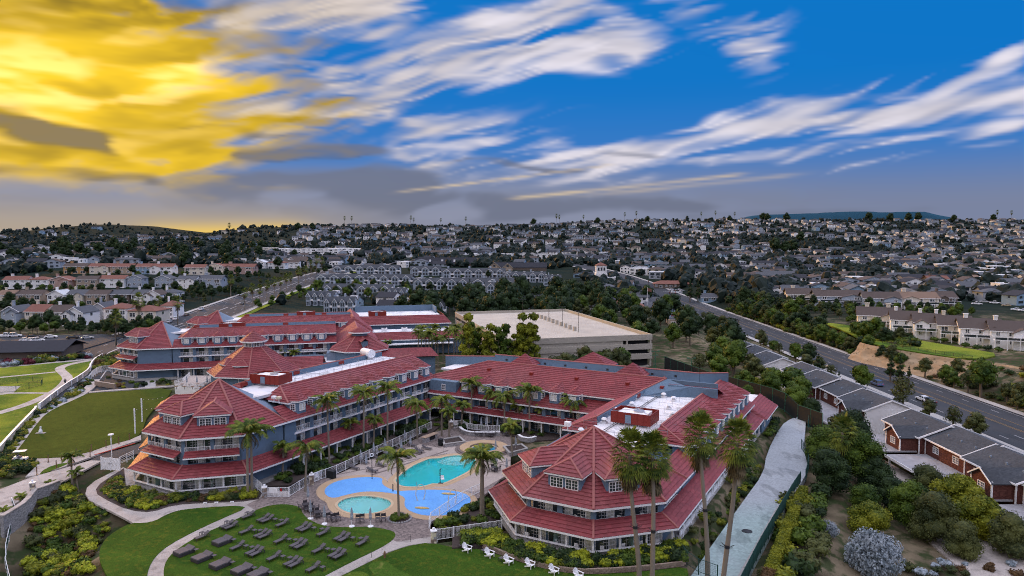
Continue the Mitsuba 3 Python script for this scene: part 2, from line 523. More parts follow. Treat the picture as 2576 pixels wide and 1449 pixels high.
for _n, _c in (('white', (.72, .72, .74)), ('silver', (.36, .37, .39)), ('black', (.018, .018, .02)), ('red', (.30, .02, .02)), ('blue', (.05, .09, .2)), ('tan', (.42, .33, .2)), ('grey', (.12, .125, .13))):
    mat('paint_' + _n, _c, .25, spec=.6, clearcoat=.6)
for _n, _c in (('white', (.74, .74, .75)), ('cream', (.60, .55, .47)), ('tan', (.34, .27, .21)), ('ochre', (.42, .24, .11)), ('grey', (.30, .33, .38)), ('blue', (.22, .33, .45)), ('pink', (.40, .28, .25)), ('slate', (.30, .35, .42)), ('brown', (.12, .095, .08))):
    mat('wall_' + _n, _c, .9)
for _n, _c in (('red', (.19, .085, .066)), ('brown', (.085, .066, .060)), ('grey', (.085, .092, .108)), ('dark', (.030, .032, .042)), ('pale', (.50, .52, .55)), ('tan', (.20, .135, .10))):
    mat('roofing_' + _n, _c, .9)

# ------------------------------------------------------------------ terrain
HW_Y = [150, 200, 246, 300, 390, 490, 596, 700, 900]
HW_X = [-95, -120, -140, -150, -160, -168, -162, -150, -130]
RD_Y = [40, 520, 590, 640, 760, 900]
RD_X = [118.5, 118.5, 111, 98, 70, 40]
RD_Z = ([0, 420, 500, 560, 640, 760, 900], [-5, -5, -4.5, -2, 5, 11, 17])


def land(x, y):
    x, y = np.asarray(x, float), np.asarray(y, float)
    L = np.interp(y, [0, 380, 500, 560, 800, 1000, 1300, 1700, 2300, 6000], [0, 0, 3, 10, 17, 25, 33, 38, 36, 0])
    Mz = np.interp(y, [0, 450, 560, 640, 800, 1000, 1300, 1500, 1800, 2300, 6000], [0, 0, 4, 7, 9, 16, 33, 47, 66, 58, 0])
    R = np.interp(y, [0, 450, 600, 750, 900, 1070, 1300, 1500, 2000, 2400, 6000], [0, 0, 2, 3, 8, 14, 28, 43, 86, 80, 0])
    xb = -175 - .42 * np.maximum(y - 500, 0)
    wl = sstep(-90, 90, x - xb)
    wr = sstep(0, 1, (x + .1 * y) / (120 + .25 * y))
    base = L * (1 - wl) + (Mz * (1 - wr) + R * wr) * wl
    base = base + 40 * np.exp(-((x + 1190) / 250) ** 2 - ((y - 2150) / 360) ** 2)
    base = base + (meshkit.fbm(np.stack([x / 160, y / 160, x * 0], -1), 4, 3) - .5) * 9 * sstep(450, 1100, y)
    # the hillside down to the street on the right, and the bluff beyond it
    xe = np.interp(y, [60, 85, 105, 125, 137, 165, 200, 260, 330, 420], [17, 31, 42.5, 54.5, 58.5, 68, 71, 73, 76, 78])
    fade = sstep(560, 430, y)
    ab_a = (x - 0) * .87462 - (y - 100) * .48481
    ab_b = x * .48481 + (y - 100) * .87462
    dr_ = -2.3 * sstep(24.6, 26.2, ab_a) * sstep(92, 86, ab_b) * sstep(-40, -14, ab_b)
    down = -4.5 * sstep(-1.5, 15, x - xe)
    v = np.minimum(dr_, down)
    v = np.minimum(v, -5.0 * sstep(98, 103, x))
    xt = np.interp(y, [120, 190, 230, 262, 300, 340, 430], [178, 160, 149, 134, 136, 142, 150])
    up = sstep(0, 1, (x - 131) / np.maximum(xt - 131, 2))
    v = v * (1 - up) + .5 * up
    base = base + v * fade
    # the slope below the lawn on the left
    xs_ = np.interp(y, [60, 84, 92, 98, 102, 108, 116, 122], [-38, -46.5, -46.5, -47.5, -55, -60.5, -60.5, -66])
    base = base - 4.6 * sstep(0, 1, (xs_ - 1.0 - x) / 17) * sstep(124, 108, y) - 3 * sstep(-66, -92, x) * sstep(112, 90, y)
    # roads cut level
    for xs, ys, w in ((HW_X, HW_Y, 17), (RD_X, RD_Y, 14.5)):
        xc = np.interp(y, ys, xs)
        if w == 17:
            zc = np.interp(y, [0, 380, 500, 560, 650, 900], [-.3, -.3, 2.2, 6, 10, 14])
        else:
            zc = np.interp(y, *RD_Z)
        k = sstep(w + 14, w, np.abs(x - xc)) * sstep(900, 700, y)
        base = base * (1 - k) + zc * k
    return base


def hz(x, y):
    return float(land(np.array([x]), np.array([y]))[0])


gx = np.unique(np.concatenate([np.arange(-130, 190.1, 2.0), np.arange(-400, 400, 8.0), np.arange(-1000, 1000, 20.), np.arange(-3600, 3600, 75.)]))
gy = np.unique(np.concatenate([np.arange(30, 330.1, 2.0), np.arange(330, 800, 6.0), np.arange(800, 2500, 18.), np.arange(2500, 6001, 120.)]))
GX, GY = np.meshgrid(gx, gy)
GZ = land(GX, GY) - .25
pool_dip = sstep(25, 20, np.hypot(GX + 15, GY - 115)) + sstep(9, 6, np.hypot(GX + 5, GY - 132))
GZ = GZ - 2.2 * np.clip(pool_dip, 0, 1)
nx, ny = len(gx), len(gy)
idx = np.arange(nx * ny).reshape(ny, nx)
quad = np.stack([idx[:-1, :-1], idx[:-1, 1:], idx[1:, 1:], idx[1:, :-1]], -1).reshape(-1, 4)
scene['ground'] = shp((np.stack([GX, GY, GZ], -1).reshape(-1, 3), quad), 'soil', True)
tag('ground', 'dry brown and scrubby green earth under the whole town and hotel grounds', 'ground', kind='structure')

# the far ridge on the right
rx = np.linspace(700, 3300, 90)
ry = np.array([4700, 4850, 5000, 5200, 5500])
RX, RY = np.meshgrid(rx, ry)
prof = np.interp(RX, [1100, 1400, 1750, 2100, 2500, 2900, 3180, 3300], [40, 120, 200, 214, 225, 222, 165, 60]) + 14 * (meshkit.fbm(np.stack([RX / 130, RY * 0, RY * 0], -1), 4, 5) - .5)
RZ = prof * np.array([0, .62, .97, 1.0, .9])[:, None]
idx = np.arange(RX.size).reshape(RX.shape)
scene['far_hills'] = shp((np.stack([RX, RY, RZ], -1).reshape(-1, 3), np.stack([idx[:-1, :-1], idx[:-1, 1:], idx[1:, 1:], idx[1:, :-1]], -1).reshape(-1, 4)), 'hill_haze_blue', True)
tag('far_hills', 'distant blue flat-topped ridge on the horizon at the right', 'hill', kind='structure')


# ------------------------------------------------------------------ paving, lawns and water round the hotel
def sheet(name, geom, z, m, label, cat=None, t=.3, kind='structure'):
    k = new(name)
    add(k, MB().shape(geom, z - t, z), m)
    tag(k, label, cat or name.replace('_', ' '), kind=kind)
    return k


pool = smooth_poly([(-19.2, 114.2), (-18.3, 112.3), (-17.2, 111.5), (-14.9, 111.4), (-13.7, 112.1), (-13.0, 113.0), (-11.9, 112.8), (-11.2, 112.9), (-8.6, 116.9), (-7.4, 119.2), (-6.5, 121.8), (-6.4, 124.6), (-7.2, 126.6), (-9.0, 127.8), (-10.7, 127.9), (-12.3, 127.0), (-12.9, 126.2), (-15.0, 126.0), (-15.8, 124.6), (-17.2, 122.4), (-18.3, 119.2), (-19.1, 115.7)], 2)
wading = smooth_poly([(-26.2, 103.6), (-26.1, 105.4), (-25.1, 106.8), (-22.9, 107.5), (-20.5, 106.8), (-18.9, 105.8), (-18.1, 104.4), (-18.3, 102.4), (-19.4, 100.9), (-21.4, 100.1), (-23.5, 100.5), (-25.1, 101.8)], 2)
spa = Point(-5.3, 132.0).buffer(2.35, resolution=16)
waters = unary_union([pool, wading, spa])
path_base = Polygon([(-66.8, 108.6), (-68.1, 111.2), (-68.7, 114.4), (-68.4, 118.1), (-67.8, 121.3), (-54.2, 109.7), (-35.5, 109.7), (-30.6, 102.0), (-16.9, 94.7), (-10.9, 94.7), (-10.4, 90.4), (-13.4, 89.9), (-15.7, 87.9), (-17.4, 85.5), (-19.6, 82.4), (-21.1, 80.3), (-24.0, 73.2), (-43.9, 73.2), (-45.0, 80.7), (-49.4, 86.5), (-52.5, 92.0), (-53.2, 97.1), (-55.3, 98.8), (-57.8, 100.7), (-61.3, 103.3), (-64.4, 105.7)]).buffer(0)
court = Polygon([(-39.8, 103.8), (-38.6, 107.0), (-38.0, 107.9), (-34.6, 107.5), (-33.0, 113.3), (-29.3, 118.1), (-26.5, 122.4), (-22.1, 131.8), (-17.7, 141.9), (-12.3, 147.2), (-10.8, 160.0), (-0.4, 160.0), (0.0, 138.4), (-0.3, 120.2), (-4.1, 108.3), (-11.4, 97.4), (-10.9, 92.5), (-15.1, 90.9), (-18.4, 93.1), (-26.9, 94.7), (-31.5, 100.7), (-34.9, 102.2), (-37.7, 101.8)]).buffer(0)
sheet('garden_path', path_base.difference(waters), 0.0, 'path_concrete', 'pale concrete path winding between the lawns below the pool', 'path')
sheet('courtyard_paving', court.difference(waters), .01, 'paver', 'grey brown pavers between the hotel wings and round the pools', 'paving')
deck = Polygon([(-30.9, 114.9), (-28.6, 119.2), (-26.3, 124.6), (-21.9, 130.5), (-17.8, 135.0), (-13.7, 132.7), (-11.0, 136.3), (-5.4, 138.4), (-0.3, 130.5), (-0.3, 118.1), (-4.4, 111.0), (-5.9, 109.2), (-17.4, 111.0), (-23.1, 117.1), (-27.9, 116.5)]).buffer(0)
sheet('pool_deck', deck.difference(waters), .025, 'deck', 'beige concrete deck round the swimming pool', 'pool deck')
sand = smooth_poly([(-30.8, 108.7), (-31.2, 111.4), (-30.4, 114.4), (-28.0, 116.6), (-24.8, 117.4), (-21.2, 116.4), (-20.4, 113.3), (-18.4, 111.0), (-16.1, 110.5), (-13.0, 111.0), (-9.8, 110.5), (-6.8, 109.2), (-5.1, 106.2), (-5.5, 102.8), (-7.1, 99.8), (-9.5, 98.2), (-11.6, 98.0), (-13.8, 98.6), (-15.2, 100.0), (-16.1, 101.5), (-16.9, 99.8), (-18.8, 98.8), (-21.0, 98.5), (-23.8, 98.9), (-25.9, 100.4), (-27.3, 102.6), (-28.0, 104.8), (-29.5, 106.2)], 2)
sand = unary_union([sand, pool.buffer(1.3)])
sheet('pool_surround', sand.difference(waters), .04, 'band_tan', 'sand coloured border round the pools and the blue splash pad', 'paving')
splash = smooth_poly([(-29.6, 109.4), (-29.8, 111.0), (-29.4, 113.0), (-28.3, 114.6), (-26.1, 115.8), (-23.7, 116.2), (-21.5, 115.7), (-21.3, 113.3), (-20.2, 111.2), (-18.1, 109.4), (-16.0, 109.8), (-12.9, 110.2), (-9.7, 109.8), (-7.4, 108.7), (-6.2, 106.2), (-6.5, 103.2), (-8.0, 100.6), (-10.4, 99.5), (-12.8, 99.7), (-14.7, 101.0), (-15.9, 102.8), (-16.3, 105.0), (-16.3, 106.0), (-17.0, 107.5), (-18.4, 108.5), (-21.6, 109.4), (-23.9, 109.2), (-25.9, 107.8), (-27.1, 106.6), (-28.1, 106.8), (-29.0, 107.9)], 1)
sheet('splash_pad', splash, .055, 'splash_blue', 'bright blue rubber splash pad between the two pools', 'splash pad')
for q, (ln, wd) in enumerate((([(-28, 112), (-12, 131)], .5), ([(-24, 119), (-16, 130)], .35), ([(-30, 117), (-20, 124)], .35), ([(-8, 127), (2, 120)], .35), ([(-5, 122), (3, 127)], .35), ([(-20, 124), (-12, 129)], .3))):
    sheet('paving_band', LineString(ln).buffer(wd / 2, cap_style=2).intersection(deck).difference(waters.buffer(1.3)), .032, 'dark_band', 'dark paved stripe across the pool deck', 'paving')
for nm, g, dz, bm, lb in (('swimming_pool', pool, 1.3, 'basin', 'large turquoise swimming pool with curved ends reflecting the sky'), ('wading_pool', wading, .6, 'basin_pale', 'oval pale aqua wading pool in front of the splash pad'), ('spa_pool', spa, .9, 'basin_blue', 'small round blue spa pool with a handrail')):
    k = tag(new(nm), lb, 'pool')
    rim = g.buffer(.02)
    bas = MB().shape(rim, -dz - .2, -dz)
    bas.shape(rim.difference(g), -dz, .06)
    part(k, 'basin', bas, bm)
    surf = MB()
    m = trimesh.creation.triangulate_polygon(g.simplify(.02), engine='earcut')
    surf.raw(np.c_[m[0], np.full(len(m[0]), -.12)], m[1])
    part(k, 'water', surf, 'water')
    part(k, 'coping', MB().shape(g.buffer(.42).difference(g), .03, .09), 'sand_coping')
    if nm == 'swimming_pool':
        e = MB()
        c = np.array([-10.3, 127.3])
        for q in range(4):
            e.shape(g.intersection(Point(*c).buffer(3.6 - .5 * q)).difference(Point(-15.5, 121.5).buffer(4.2 + .4 * q)), -dz, -1.1 + .26 * q)
        part(k, 'entry_steps', e, 'basin_pale')
# the raised round terrace of the spa with three curved steps
ter = tag(new('spa_terrace'), 'round raised sand coloured terrace with curved steps under the spa', 'terrace')
for q in range(3):
    ring = Point(-5.3, 132).buffer(4.6 + .45 * (2 - q), resolution=20).difference(spa.buffer(.4))
    part(ter, 'step' if q < 2 else 'top', MB().shape(ring, -.25 if q == 0 else .0 + .14 * q, .14 * (q + 1)), 'dark_band' if q < 2 else 'band_tan')

left_lawn = smooth_poly([(-53.5, 97.0), (-51.6, 96.9), (-50.4, 97.8), (-50.1, 99.6), (-49.2, 101.4), (-47.6, 102.2), (-44.7, 102.9), (-41.1, 103.4), (-39.2, 102.7), (-41.5, 98.2), (-43.3, 94.2), (-44.7, 89.9), (-44.8, 86.5), (-44.0, 83.3), (-42.7, 80.3), (-40.7, 76.8), (-44.4, 76.8), (-47.7, 81.1), (-49.5, 83.3), (-51.4, 85.8), (-52.9, 88.4), (-54.0, 91.5), (-54.1, 94.2)], 1)
lounge_lawn = smooth_poly([(-40.6, 80.3), (-42.0, 82.9), (-42.9, 85.5), (-43.1, 87.9), (-42.7, 90.4), (-41.8, 93.3), (-39.8, 97.0), (-38.1, 100.7), (-36.9, 103.0), (-35.3, 104.0), (-33.2, 103.9), (-31.3, 102.7), (-30.4, 100.4), (-28.8, 98.2), (-26.6, 96.2), (-24.1, 95.5), (-21.7, 95.6), (-19.4, 95.7), (-16.9, 94.7), (-15.7, 93.6), (-15.7, 91.5), (-17.0, 88.9), (-19.5, 85.5), (-22.2, 81.4), (-23.8, 78.7), (-38.8, 77.5)], 1)
right_lawn = smooth_poly([(-21.9, 78.7), (-19.6, 82.2), (-17.4, 85.2), (-15.7, 87.6), (-13.4, 89.6), (-10.8, 90.7)] + [(-6.6, 88.6), (-3.8, 88.7), (-1.4, 86.7), (1.4, 84.6), (4.6, 82.8), (7.8, 81.7), (12.1, 81.9), (17.3, 82.8), (21.2, 83.8), (21.0, 81.4), (17.9, 78.0), (8.1, 74.9), (-5.6, 74.9)], 1)
big_lawn = smooth_poly([(-91.7, 128.1), (-93.2, 131.3), (-96.8, 139.1), (-101.3, 148.3), (-105.9, 158.7), (-107.4, 166.1), (-108.0, 172.7), (-108.8, 178.4), (-108.6, 180.4), (-102.8, 182.3), (-90.5, 187.6), (-85.0, 171.8), (-82.8, 159.2), (-75.4, 141.8), (-75.7, 138.0), (-77.9, 133.7), (-78.7, 130.3), (-80.9, 126.8), (-84.6, 126.5), (-86.5, 126.2)], 1)
for g, m, lb in ((left_lawn, 'grass', 'green lawn between the hillside bed and the curved path'), (lounge_lawn, 'grass', 'green lawn set with rows of dark loungers'), (right_lawn, 'grass', 'green lawn with a putting green below the front hotel wing'), (big_lawn, 'grass_dull', 'broad dull olive lawn left of the hotel')):
    sheet('lawn', g, .05, m, lb, 'lawn')
for g in (smooth_poly([(-17.6, 83.6), (-17.3, 84.9), (-15.9, 85.3), (-15.0, 84.6), (-13.8, 82.9), (-11.4, 81.1), (-10.7, 78.7), (-14.1, 78.7), (-15.7, 80.7)], 2), smooth_poly([(-20.0, 81.1), (-19.2, 82.4), (-17.8, 82.5), (-16.6, 81.1), (-16.6, 79.5), (-18.9, 79.1)], 2)):
    sheet('putting_green', g, .06, 'grass_bright', 'smooth lighter putting green cut into the front lawn', 'putting green')
sheet('flower_bed', Polygon([(-66.2, 110.4), (-67.0, 112.9), (-67.2, 115.6), (-67.4, 120.8), (-62.3, 112.0), (-53.0, 107.1), (-41.4, 109.7), (-39.3, 109.7), (-38.8, 106.1), (-41.0, 105.1), (-46.6, 104.5), (-49.5, 104.0), (-51.1, 103.1), (-52.1, 101.6), (-53.2, 101.0), (-55.2, 101.4), (-57.9, 102.8), (-61.5, 105.5), (-64.7, 108.2)]).buffer(0), .03, 'mulch', 'mulched flower bed along the front of the left wing', 'flower bed')
sheet('flower_bed', Polygon([(-8.0, 92.9), (-1.6, 94.0), (-0.3, 90.0), (9.9, 85.3), (20.8, 88.6), (22.7, 88.4), (21.3, 84.4), (17.4, 83.5), (12.2, 82.6), (7.9, 82.3), (4.6, 83.3), (1.4, 85.2), (-1.4, 87.3), (-3.8, 89.4), (-7.7, 88.6)]).buffer(0), .22, 'mulch', 'raised planting bed in front of the near wing', 'flower bed', .5)
sheet('flower_bed', Polygon([(-40.8, 115.2), (-36.6, 125.7), (-32.3, 135.0), (-22.9, 149.6), (-18.3, 153.8), (-17.1, 147.2), (-22.9, 136.3), (-28.3, 125.7), (-32.8, 116.1), (-34.1, 117.1), (-36.1, 112.3), (-39.5, 111.9)]).buffer(0), .03, 'mulch', 'dark planted strip between the pool fence and the left wing', 'flower bed')
sheet('flower_bed', Polygon([(-16.6, 142.7), (-20.4, 139.1), (-23.1, 146.5), (-17.6, 159.2), (-12.1, 161.6), (7.6, 150.5), (11.7, 139.1), (4.5, 137.3), (1.5, 140.0), (-3.3, 143.6), (-10.0, 143.6), (-11.1, 148.5), (-13.6, 155.8)]).buffer(0), .03, 'mulch', 'dark planted strip under the palms of the middle wing', 'flower bed')
sheet('flower_bed', Polygon([(-10.4, 97.4), (-8.3, 100.0), (-5.1, 105.4), (-1.4, 104.6), (-1.4, 98.1), (-10.2, 93.4)]).buffer(0), .03, 'mulch', 'planted corner between the splash pad fence and the near wing', 'flower bed')
# drive, walks and park on the left
walk = unary_union([stroke(smooth_line(p), w) for p, w in (([(-117.5, 197.9), (-112.7, 187.2), (-110.6, 180.1), (-107.9, 170.1), (-107.6, 162.2), (-105.1, 155.4), (-98.7, 141.8), (-92.3, 128.4)], 2.4), ([(-109.5, 181.4), (-103.9, 184.2), (-91.3, 189.3)], 1.5))])
sheet('footpath', walk.difference(big_lawn), .04, 'path_concrete', 'narrow concrete footpath along the edge of the olive lawn', 'path')
side = Polygon([(-81.4, 116.2), (-83.3, 121.7), (-86.3, 125.9), (-80.8, 126.7), (-78.6, 130.1), (-77.8, 133.5), (-75.6, 137.8), (-75.2, 141.4), (-73.4, 138.0), (-74.3, 136.2), (-76.0, 130.3), (-76.6, 127.4), (-77.7, 123.5), (-78.5, 120.6), (-80.0, 117.0)]).buffer(0)
sheet('sidewalk', side, .06, 'path_concrete', 'beige sidewalk with bollards at the foot of the olive lawn', 'sidewalk')
sheet('driveway', Polygon([(-76.0, 125.4), (-75.4, 129.3), (-72.8, 134.4), (-71.2, 137.3), (-67.6, 130.3), (-69.8, 128.4), (-72.8, 124.5)]).buffer(0), .03, 'asphalt', 'grey asphalt ramp passing beside the left wing', 'driveway')
sheet('driveway', Polygon([(-81.6, 109.3), (-80.3, 116.2), (-78.1, 120.0), (-75.7, 125.1), (-73.6, 124.8), (-73.6, 122.9), (-73.7, 113.1), (-75.6, 109.3), (-74.7, 103.9), (-73.7, 98.3)]).buffer(0), .035, 'path_concrete', 'worn pale concrete drive on the left above the retaining wall', 'driveway')
sheet('red_kerb', stroke([(-76.8, 128.1), (-75.3, 131.3), (-73.3, 135.5)], .25), .12, 'kerb_red', 'red painted kerb beside the asphalt ramp', 'kerb', .1)
sheet('lawn', smooth_poly([(-79.8, 117.0), (-80.9, 120.6), (-80.1, 123.2), (-78.4, 123.5), (-78.7, 120.8), (-79.2, 118.6)], 1), .08, 'grass', 'small triangle of grass beside the pale drive', 'lawn')
park = Polygon([(-158.6, 215.8), (-146.3, 224.1), (-136.5, 228.0), (-125.7, 208.9), (-119.7, 189.0), (-110.6, 163.7), (-109.5, 160.7), (-95.8, 130.0), (-97.0, 124.0), (-155.7, 200.9)]).buffer(0)
pw = unary_union([stroke(smooth_line(p), w) for p, w in (([(-117.2, 158.7), (-116.1, 167.4), (-118.0, 178.9), (-120.2, 186.6), (-124.2, 195.6), (-127.1, 200.9), (-132.4, 207.3), (-137.5, 213.2), (-139.5, 217.6), (-139.8, 222.2), (-137.4, 229.0)], 2.6), ([(-147.2, 200.1), (-135.8, 208.9)], 1.6), ([(-131.4, 178.3), (-128.5, 180.7), (-118.8, 180.1)], 1.6), ([(-159.0, 215.4), (-147.0, 225.0), (-138.1, 231.4)], 2.2))])
sheet('park_path', pw, .05, 'path_concrete', 'pale path curving through the bright park grass', 'path')
sheet('park_grass', park.difference(pw), .03, 'grass_bright', 'yellow green park grass at the far left', 'grass')
sheet('sport_court', Polygon([(-139.6, 188.8), (-132.3, 188.8), (-128.7, 181.0), (-132.8, 179.5)]).buffer(0), .06, 'sidewalk', 'pale fenced court in the park', 'court')
sheet('parking_lot', Polygon([(-214.5, 292.2), (-186.3, 288.2), (-170.0, 292.2), (-156.2, 284.3), (-153.9, 251.0), (-148.9, 235.4), (-155.4, 229.7), (-164.9, 224.0)]).buffer(0), .03, 'asphalt', 'asphalt parking lot beyond the park', 'parking lot')
# the drive on the right
ab = lambda a, b: (a * .87462 + b * .48481, 100 - a * .48481 + b * .87462)
drive_r = [(27.0, 85), (25.6, 76), (26.4, 53), (27.9, 41), (27.4, 25), (26.8, 1), (26.5, -30), (32.6, -30), (32.7, 0), (33.3, 24), (34.2, 36), (34.6, 47), (32.2, 60), (30.6, 77), (29.5, 88)]
k = sheet('driveway', smooth_poly([ab(*q) for q in drive_r], 1), -1.42, 'drive', 'worn grey green concrete drive down the right side of the near wing', 'driveway', 1.3)
kerb = [ab(*q) for q in ((32.2, -30), (32.3, 0), (32.9, 24), (33.8, 36))]
sheet('drive_kerb', stroke(kerb, .9), -1.28, 'sidewalk', 'pale concrete edge strip of the right hand drive', 'kerb')
sheet('drain_grate', Point(*ab(30.2, 14)).buffer(.75), -1.405, 'asphalt', 'round dark drain cover in the right hand drive', 'drain', .01)


# roads laid along the land
def ribbon(k, xs, ys, zf, off, w, m, y0, y1, dz, step=4., dash=None):
    mb = MB()
    yy = np.arange(y0, y1 + .1, step)
    c = np.stack([np.interp(yy, ys, xs), yy], 1)
    t = np.gradient(c, axis=0)
    t /= np.linalg.norm(t, axis=1, keepdims=True)
    nrm = np.stack([t[:, 1], -t[:, 0]], 1)
    z = zf(yy) + dz
    a = np.c_[c + nrm * (off - w / 2), z]
    b = np.c_[c + nrm * (off + w / 2), z]
    for i in range(len(yy) - 1):
        if dash and i % dash[0] >= dash[1]:
            continue
        mb.raw([a[i], b[i], b[i + 1], a[i + 1]], [[0, 1, 2], [0, 2, 3]])
    return add(k, mb, m)


def road_z(y):
    return np.interp(y, *RD_Z)


def hw_z(y):
    return np.interp(y, [0, 380, 500, 560, 650, 900], [-.3, -.3, 2.2, 6, 10, 14])


k = tag(new('road'), 'wide grey street with a yellow centre line running up past the bluff on the right', 'road', kind='structure')
ribbon(k, RD_X, RD_Y, road_z, 0, 21, 'asphalt', 60, 800, .0)
for q, (o, w, m, ds) in enumerate(((-.25, .1, 'line_yellow', None), (.25, .1, 'line_yellow', None), (3.4, .1, 'line_yellow', None), (-4, .15, 'line_white', (4, 1)), (6.8, .15, 'line_white', (4, 1)), (-7.4, .15, 'line_white', (4, 1)), (9.6, .12, 'line_white', None))):
    ribbon(new(k + '__line'), RD_X, RD_Y, road_z, o, w, m, 60, 500, .02, 3., ds)
for s, nm in ((11.7, 'right'), (-11.6, 'left')):
    kk = tag(new('sidewalk'), f'pale sidewalk on the {nm} side of the street below the bluff', 'sidewalk', kind='structure')
    ribbon(kk, RD_X, RD_Y, road_z, s, 2.4, 'sidewalk', 60, 760, .12)
k = tag(new('road'), 'multi lane road climbing away on the left with white lane arrows', 'road', kind='structure')
ribbon(k, HW_X, HW_Y, hw_z, 0, 28, 'asphalt', 160, 840, .0)
for q, (o, w, m, ds) in enumerate(((-12.5, .2, 'line_white', None), (-9, .16, 'line_white', (4, 1)), (-5.2, .16, 'line_white', (4, 1)), (-1.2, .5, 'line_white', (9, 6)), (2.4, .3, 'line_white', (7, 3)), (6, .16, 'line_white', (4, 1)), (9.5, .16, 'line_white', (4, 1)), (12.8, .2, 'line_white', None))):
    ribbon(new(k + '__line'), HW_X, HW_Y, hw_z, o, w, m, 200, 700, .02, 4., ds)
for s, nm in ((-15.6, 'left'), (15.2, 'right')):
    kk = tag(new('sidewalk'), f'pale sidewalk on the {nm} side of the climbing road', 'sidewalk', kind='structure')
    ribbon(kk, HW_X, HW_Y, hw_z, s, 2.6, 'sidewalk', 160, 760, .12)
k = tag(new('grass_verge'), 'strip of bright grass with palms beside the climbing road', 'grass', kind='structure')
ribbon(k, HW_X, HW_Y, hw_z, 18.6, 3.4, 'grass_bright', 330, 700, .06)
sheet('crossing_street', Polygon([(60, 470), (104, 474), (104, 505), (60, 500)]), -4.4, 'asphalt', 'side street meeting the right hand street at the traffic lights', 'road')
sheet('townhouse_drive', Polygon([(62, 70), (77, 82), (74, 150), (70, 262), (64, 262), (66, 150), (60, 90)]), -4.42, 'path_concrete', 'pale drive in front of the red townhouses', 'driveway')
sheet('bluff_lawn', smooth_poly([(142.9, 326.2), (141.0, 300.7), (132.7, 261.1), (138.3, 241.9), (148.1, 225.3), (165.0, 236.9), (161.9, 248.9), (154.9, 271.3), (153.9, 306.0), (147.8, 323.1)], 1), .75, 'grass_bright', 'bright green lawn on top of the bluff at the right', 'lawn', .5)
# the bare sandstone face of the bluff
top = [(130.7, 264.1), (131.0, 257.2), (133.8, 248.9), (137.4, 240.2), (142.0, 232.2), (146.3, 224.6), (151.8, 219.6), (155.6, 209.6)]
cl = MB()
pts = np.array(smooth_line(top, 2))
n_, m_ = 60, 14
u_ = np.linspace(0, 1, n_)
s_ = np.linspace(0, 1, len(pts))
P = np.stack([np.interp(u_, s_, pts[:, 0]), np.interp(u_, s_, pts[:, 1])], 1)
g_ = []
for j in range(m_):
    f = j / (m_ - 1)
    q = P + np.array([-.9, -.35]) * ((6.5 + 7 * np.linspace(0, 1, n_)[:, None] ** 1.5) * f + .4)
    zz = .78 - 6.2 * f ** .8
    dsp = (meshkit.fbm(np.c_[q * .35, np.full(n_, f * 3)], 4, 2) - .5) * 2.2 * math.sin(math.pi * min(1, f + .12))
    g_.append(np.c_[q[:, 0] - dsp, q[:, 1] - dsp * .4, np.full(n_, zz) + dsp * .3])
idx = np.arange(n_ * m_).reshape(m_, n_)
cl.raw(np.vstack(g_), np.stack([idx[:-1, :-1], idx[1:, :-1], idx[1:, 1:], idx[:-1, 1:]], -1).reshape(-1, 4)[:, [0, 1, 2]])
cl.raw(np.vstack(g_), np.stack([idx[:-1, :-1], idx[1:, :-1], idx[1:, 1:], idx[:-1, 1:]], -1).reshape(-1, 4)[:, [0, 2, 3]])
add('bluff_face', cl, 'cliff', 40)
tag('bluff_face', 'bare tan sandstone face of the bluff above the street', 'cliff', kind='structure')


# ------------------------------------------------------------------ the hotel: tiled roofs, dormers, galleries
def tiles(poly, course=.62, lift=.09, rows=None, M=None, mb=None):
    """Courses of roof tiles on the plane polygon poly; each course's lower edge stands proud. rows: a list that gets one MB per course instead."""
    P = np.array(poly, float)
    n = np.zeros(3)
    for i in range(len(P)):
        a, b = P[i], P[(i + 1) % len(P)]
        n += np.cross(a, b)
    n /= np.linalg.norm(n)
    if n[2] < 0:
        n = -n
        P = P[::-1]
    t = np.array([0, 0, 1.]) - n * n[2]
    t = t / np.linalg.norm(t) if np.linalg.norm(t) > 1e-6 else np.array([0, 1., 0])
    s = np.cross(t, n)
    Q = np.c_[P @ s, P @ t]
    base = P[0] @ n
    t0, t1 = Q[:, 1].min(), Q[:, 1].max()
    g = Polygon(Q).buffer(0)
    k = max(1, int(math.ceil((t1 - t0) / course)))
    mb = MB(M) if mb is None else mb
    for i in range(k):
        a, b = t0 + i * course, min(t0 + (i + 1) * course, t1)
        piece = g.intersection(sbox(Q[:, 0].min() - 1, a, Q[:, 0].max() + 1, b))
        for q in getattr(piece, 'geoms', [piece]):
            if q.geom_type != 'Polygon' or q.area < 1e-3:
                continue
            c = np.array(shapely.geometry.polygon.orient(q).exterior.coords)[:-1]
            out = rows if rows is not None else None
            m = MB(M) if out is not None else mb
            h = lift * (1 - (c[:, 1] - a) / course)
            top = c[:, :1] * s + c[:, 1:] * t + (base + h)[:, None] * n
            m.poly(top)
            for j in range(len(c)):
                jj = (j + 1) % len(c)
                if h[j] + h[jj] > lift * .9:
                    lo0, lo1 = top[j] - n * (h[j] + .03), top[jj] - n * (h[jj] + .03)
                    m.raw([top[j], lo0, lo1, top[jj]], [[0, 1, 2], [0, 2, 3]])
            if out is not None:
                out.append(m)
    return mb


def rail(mb, p, q, h, z, gap=.16, post=1.8, th=.05):
    p, q = np.array(p, float), np.array(q, float)
    L = np.linalg.norm(q - p)
    for zz in (z + .08, z + h - .03):
        mb.beam([*p, zz], [*q, zz], th, .06)
    n = max(1, int(L / gap))
    for i in range(n + 1):
        c = p + (q - p) * i / n
        mb.beam([*c, z + .05], [*c, z + h], .028, .028)
    n = max(1, int(round(L / post)))
    for i in range(n + 1):
        c = p + (q - p) * i / n
        mb.beam([*c, z - .02], [*c, z + h + .03], .08, .08)


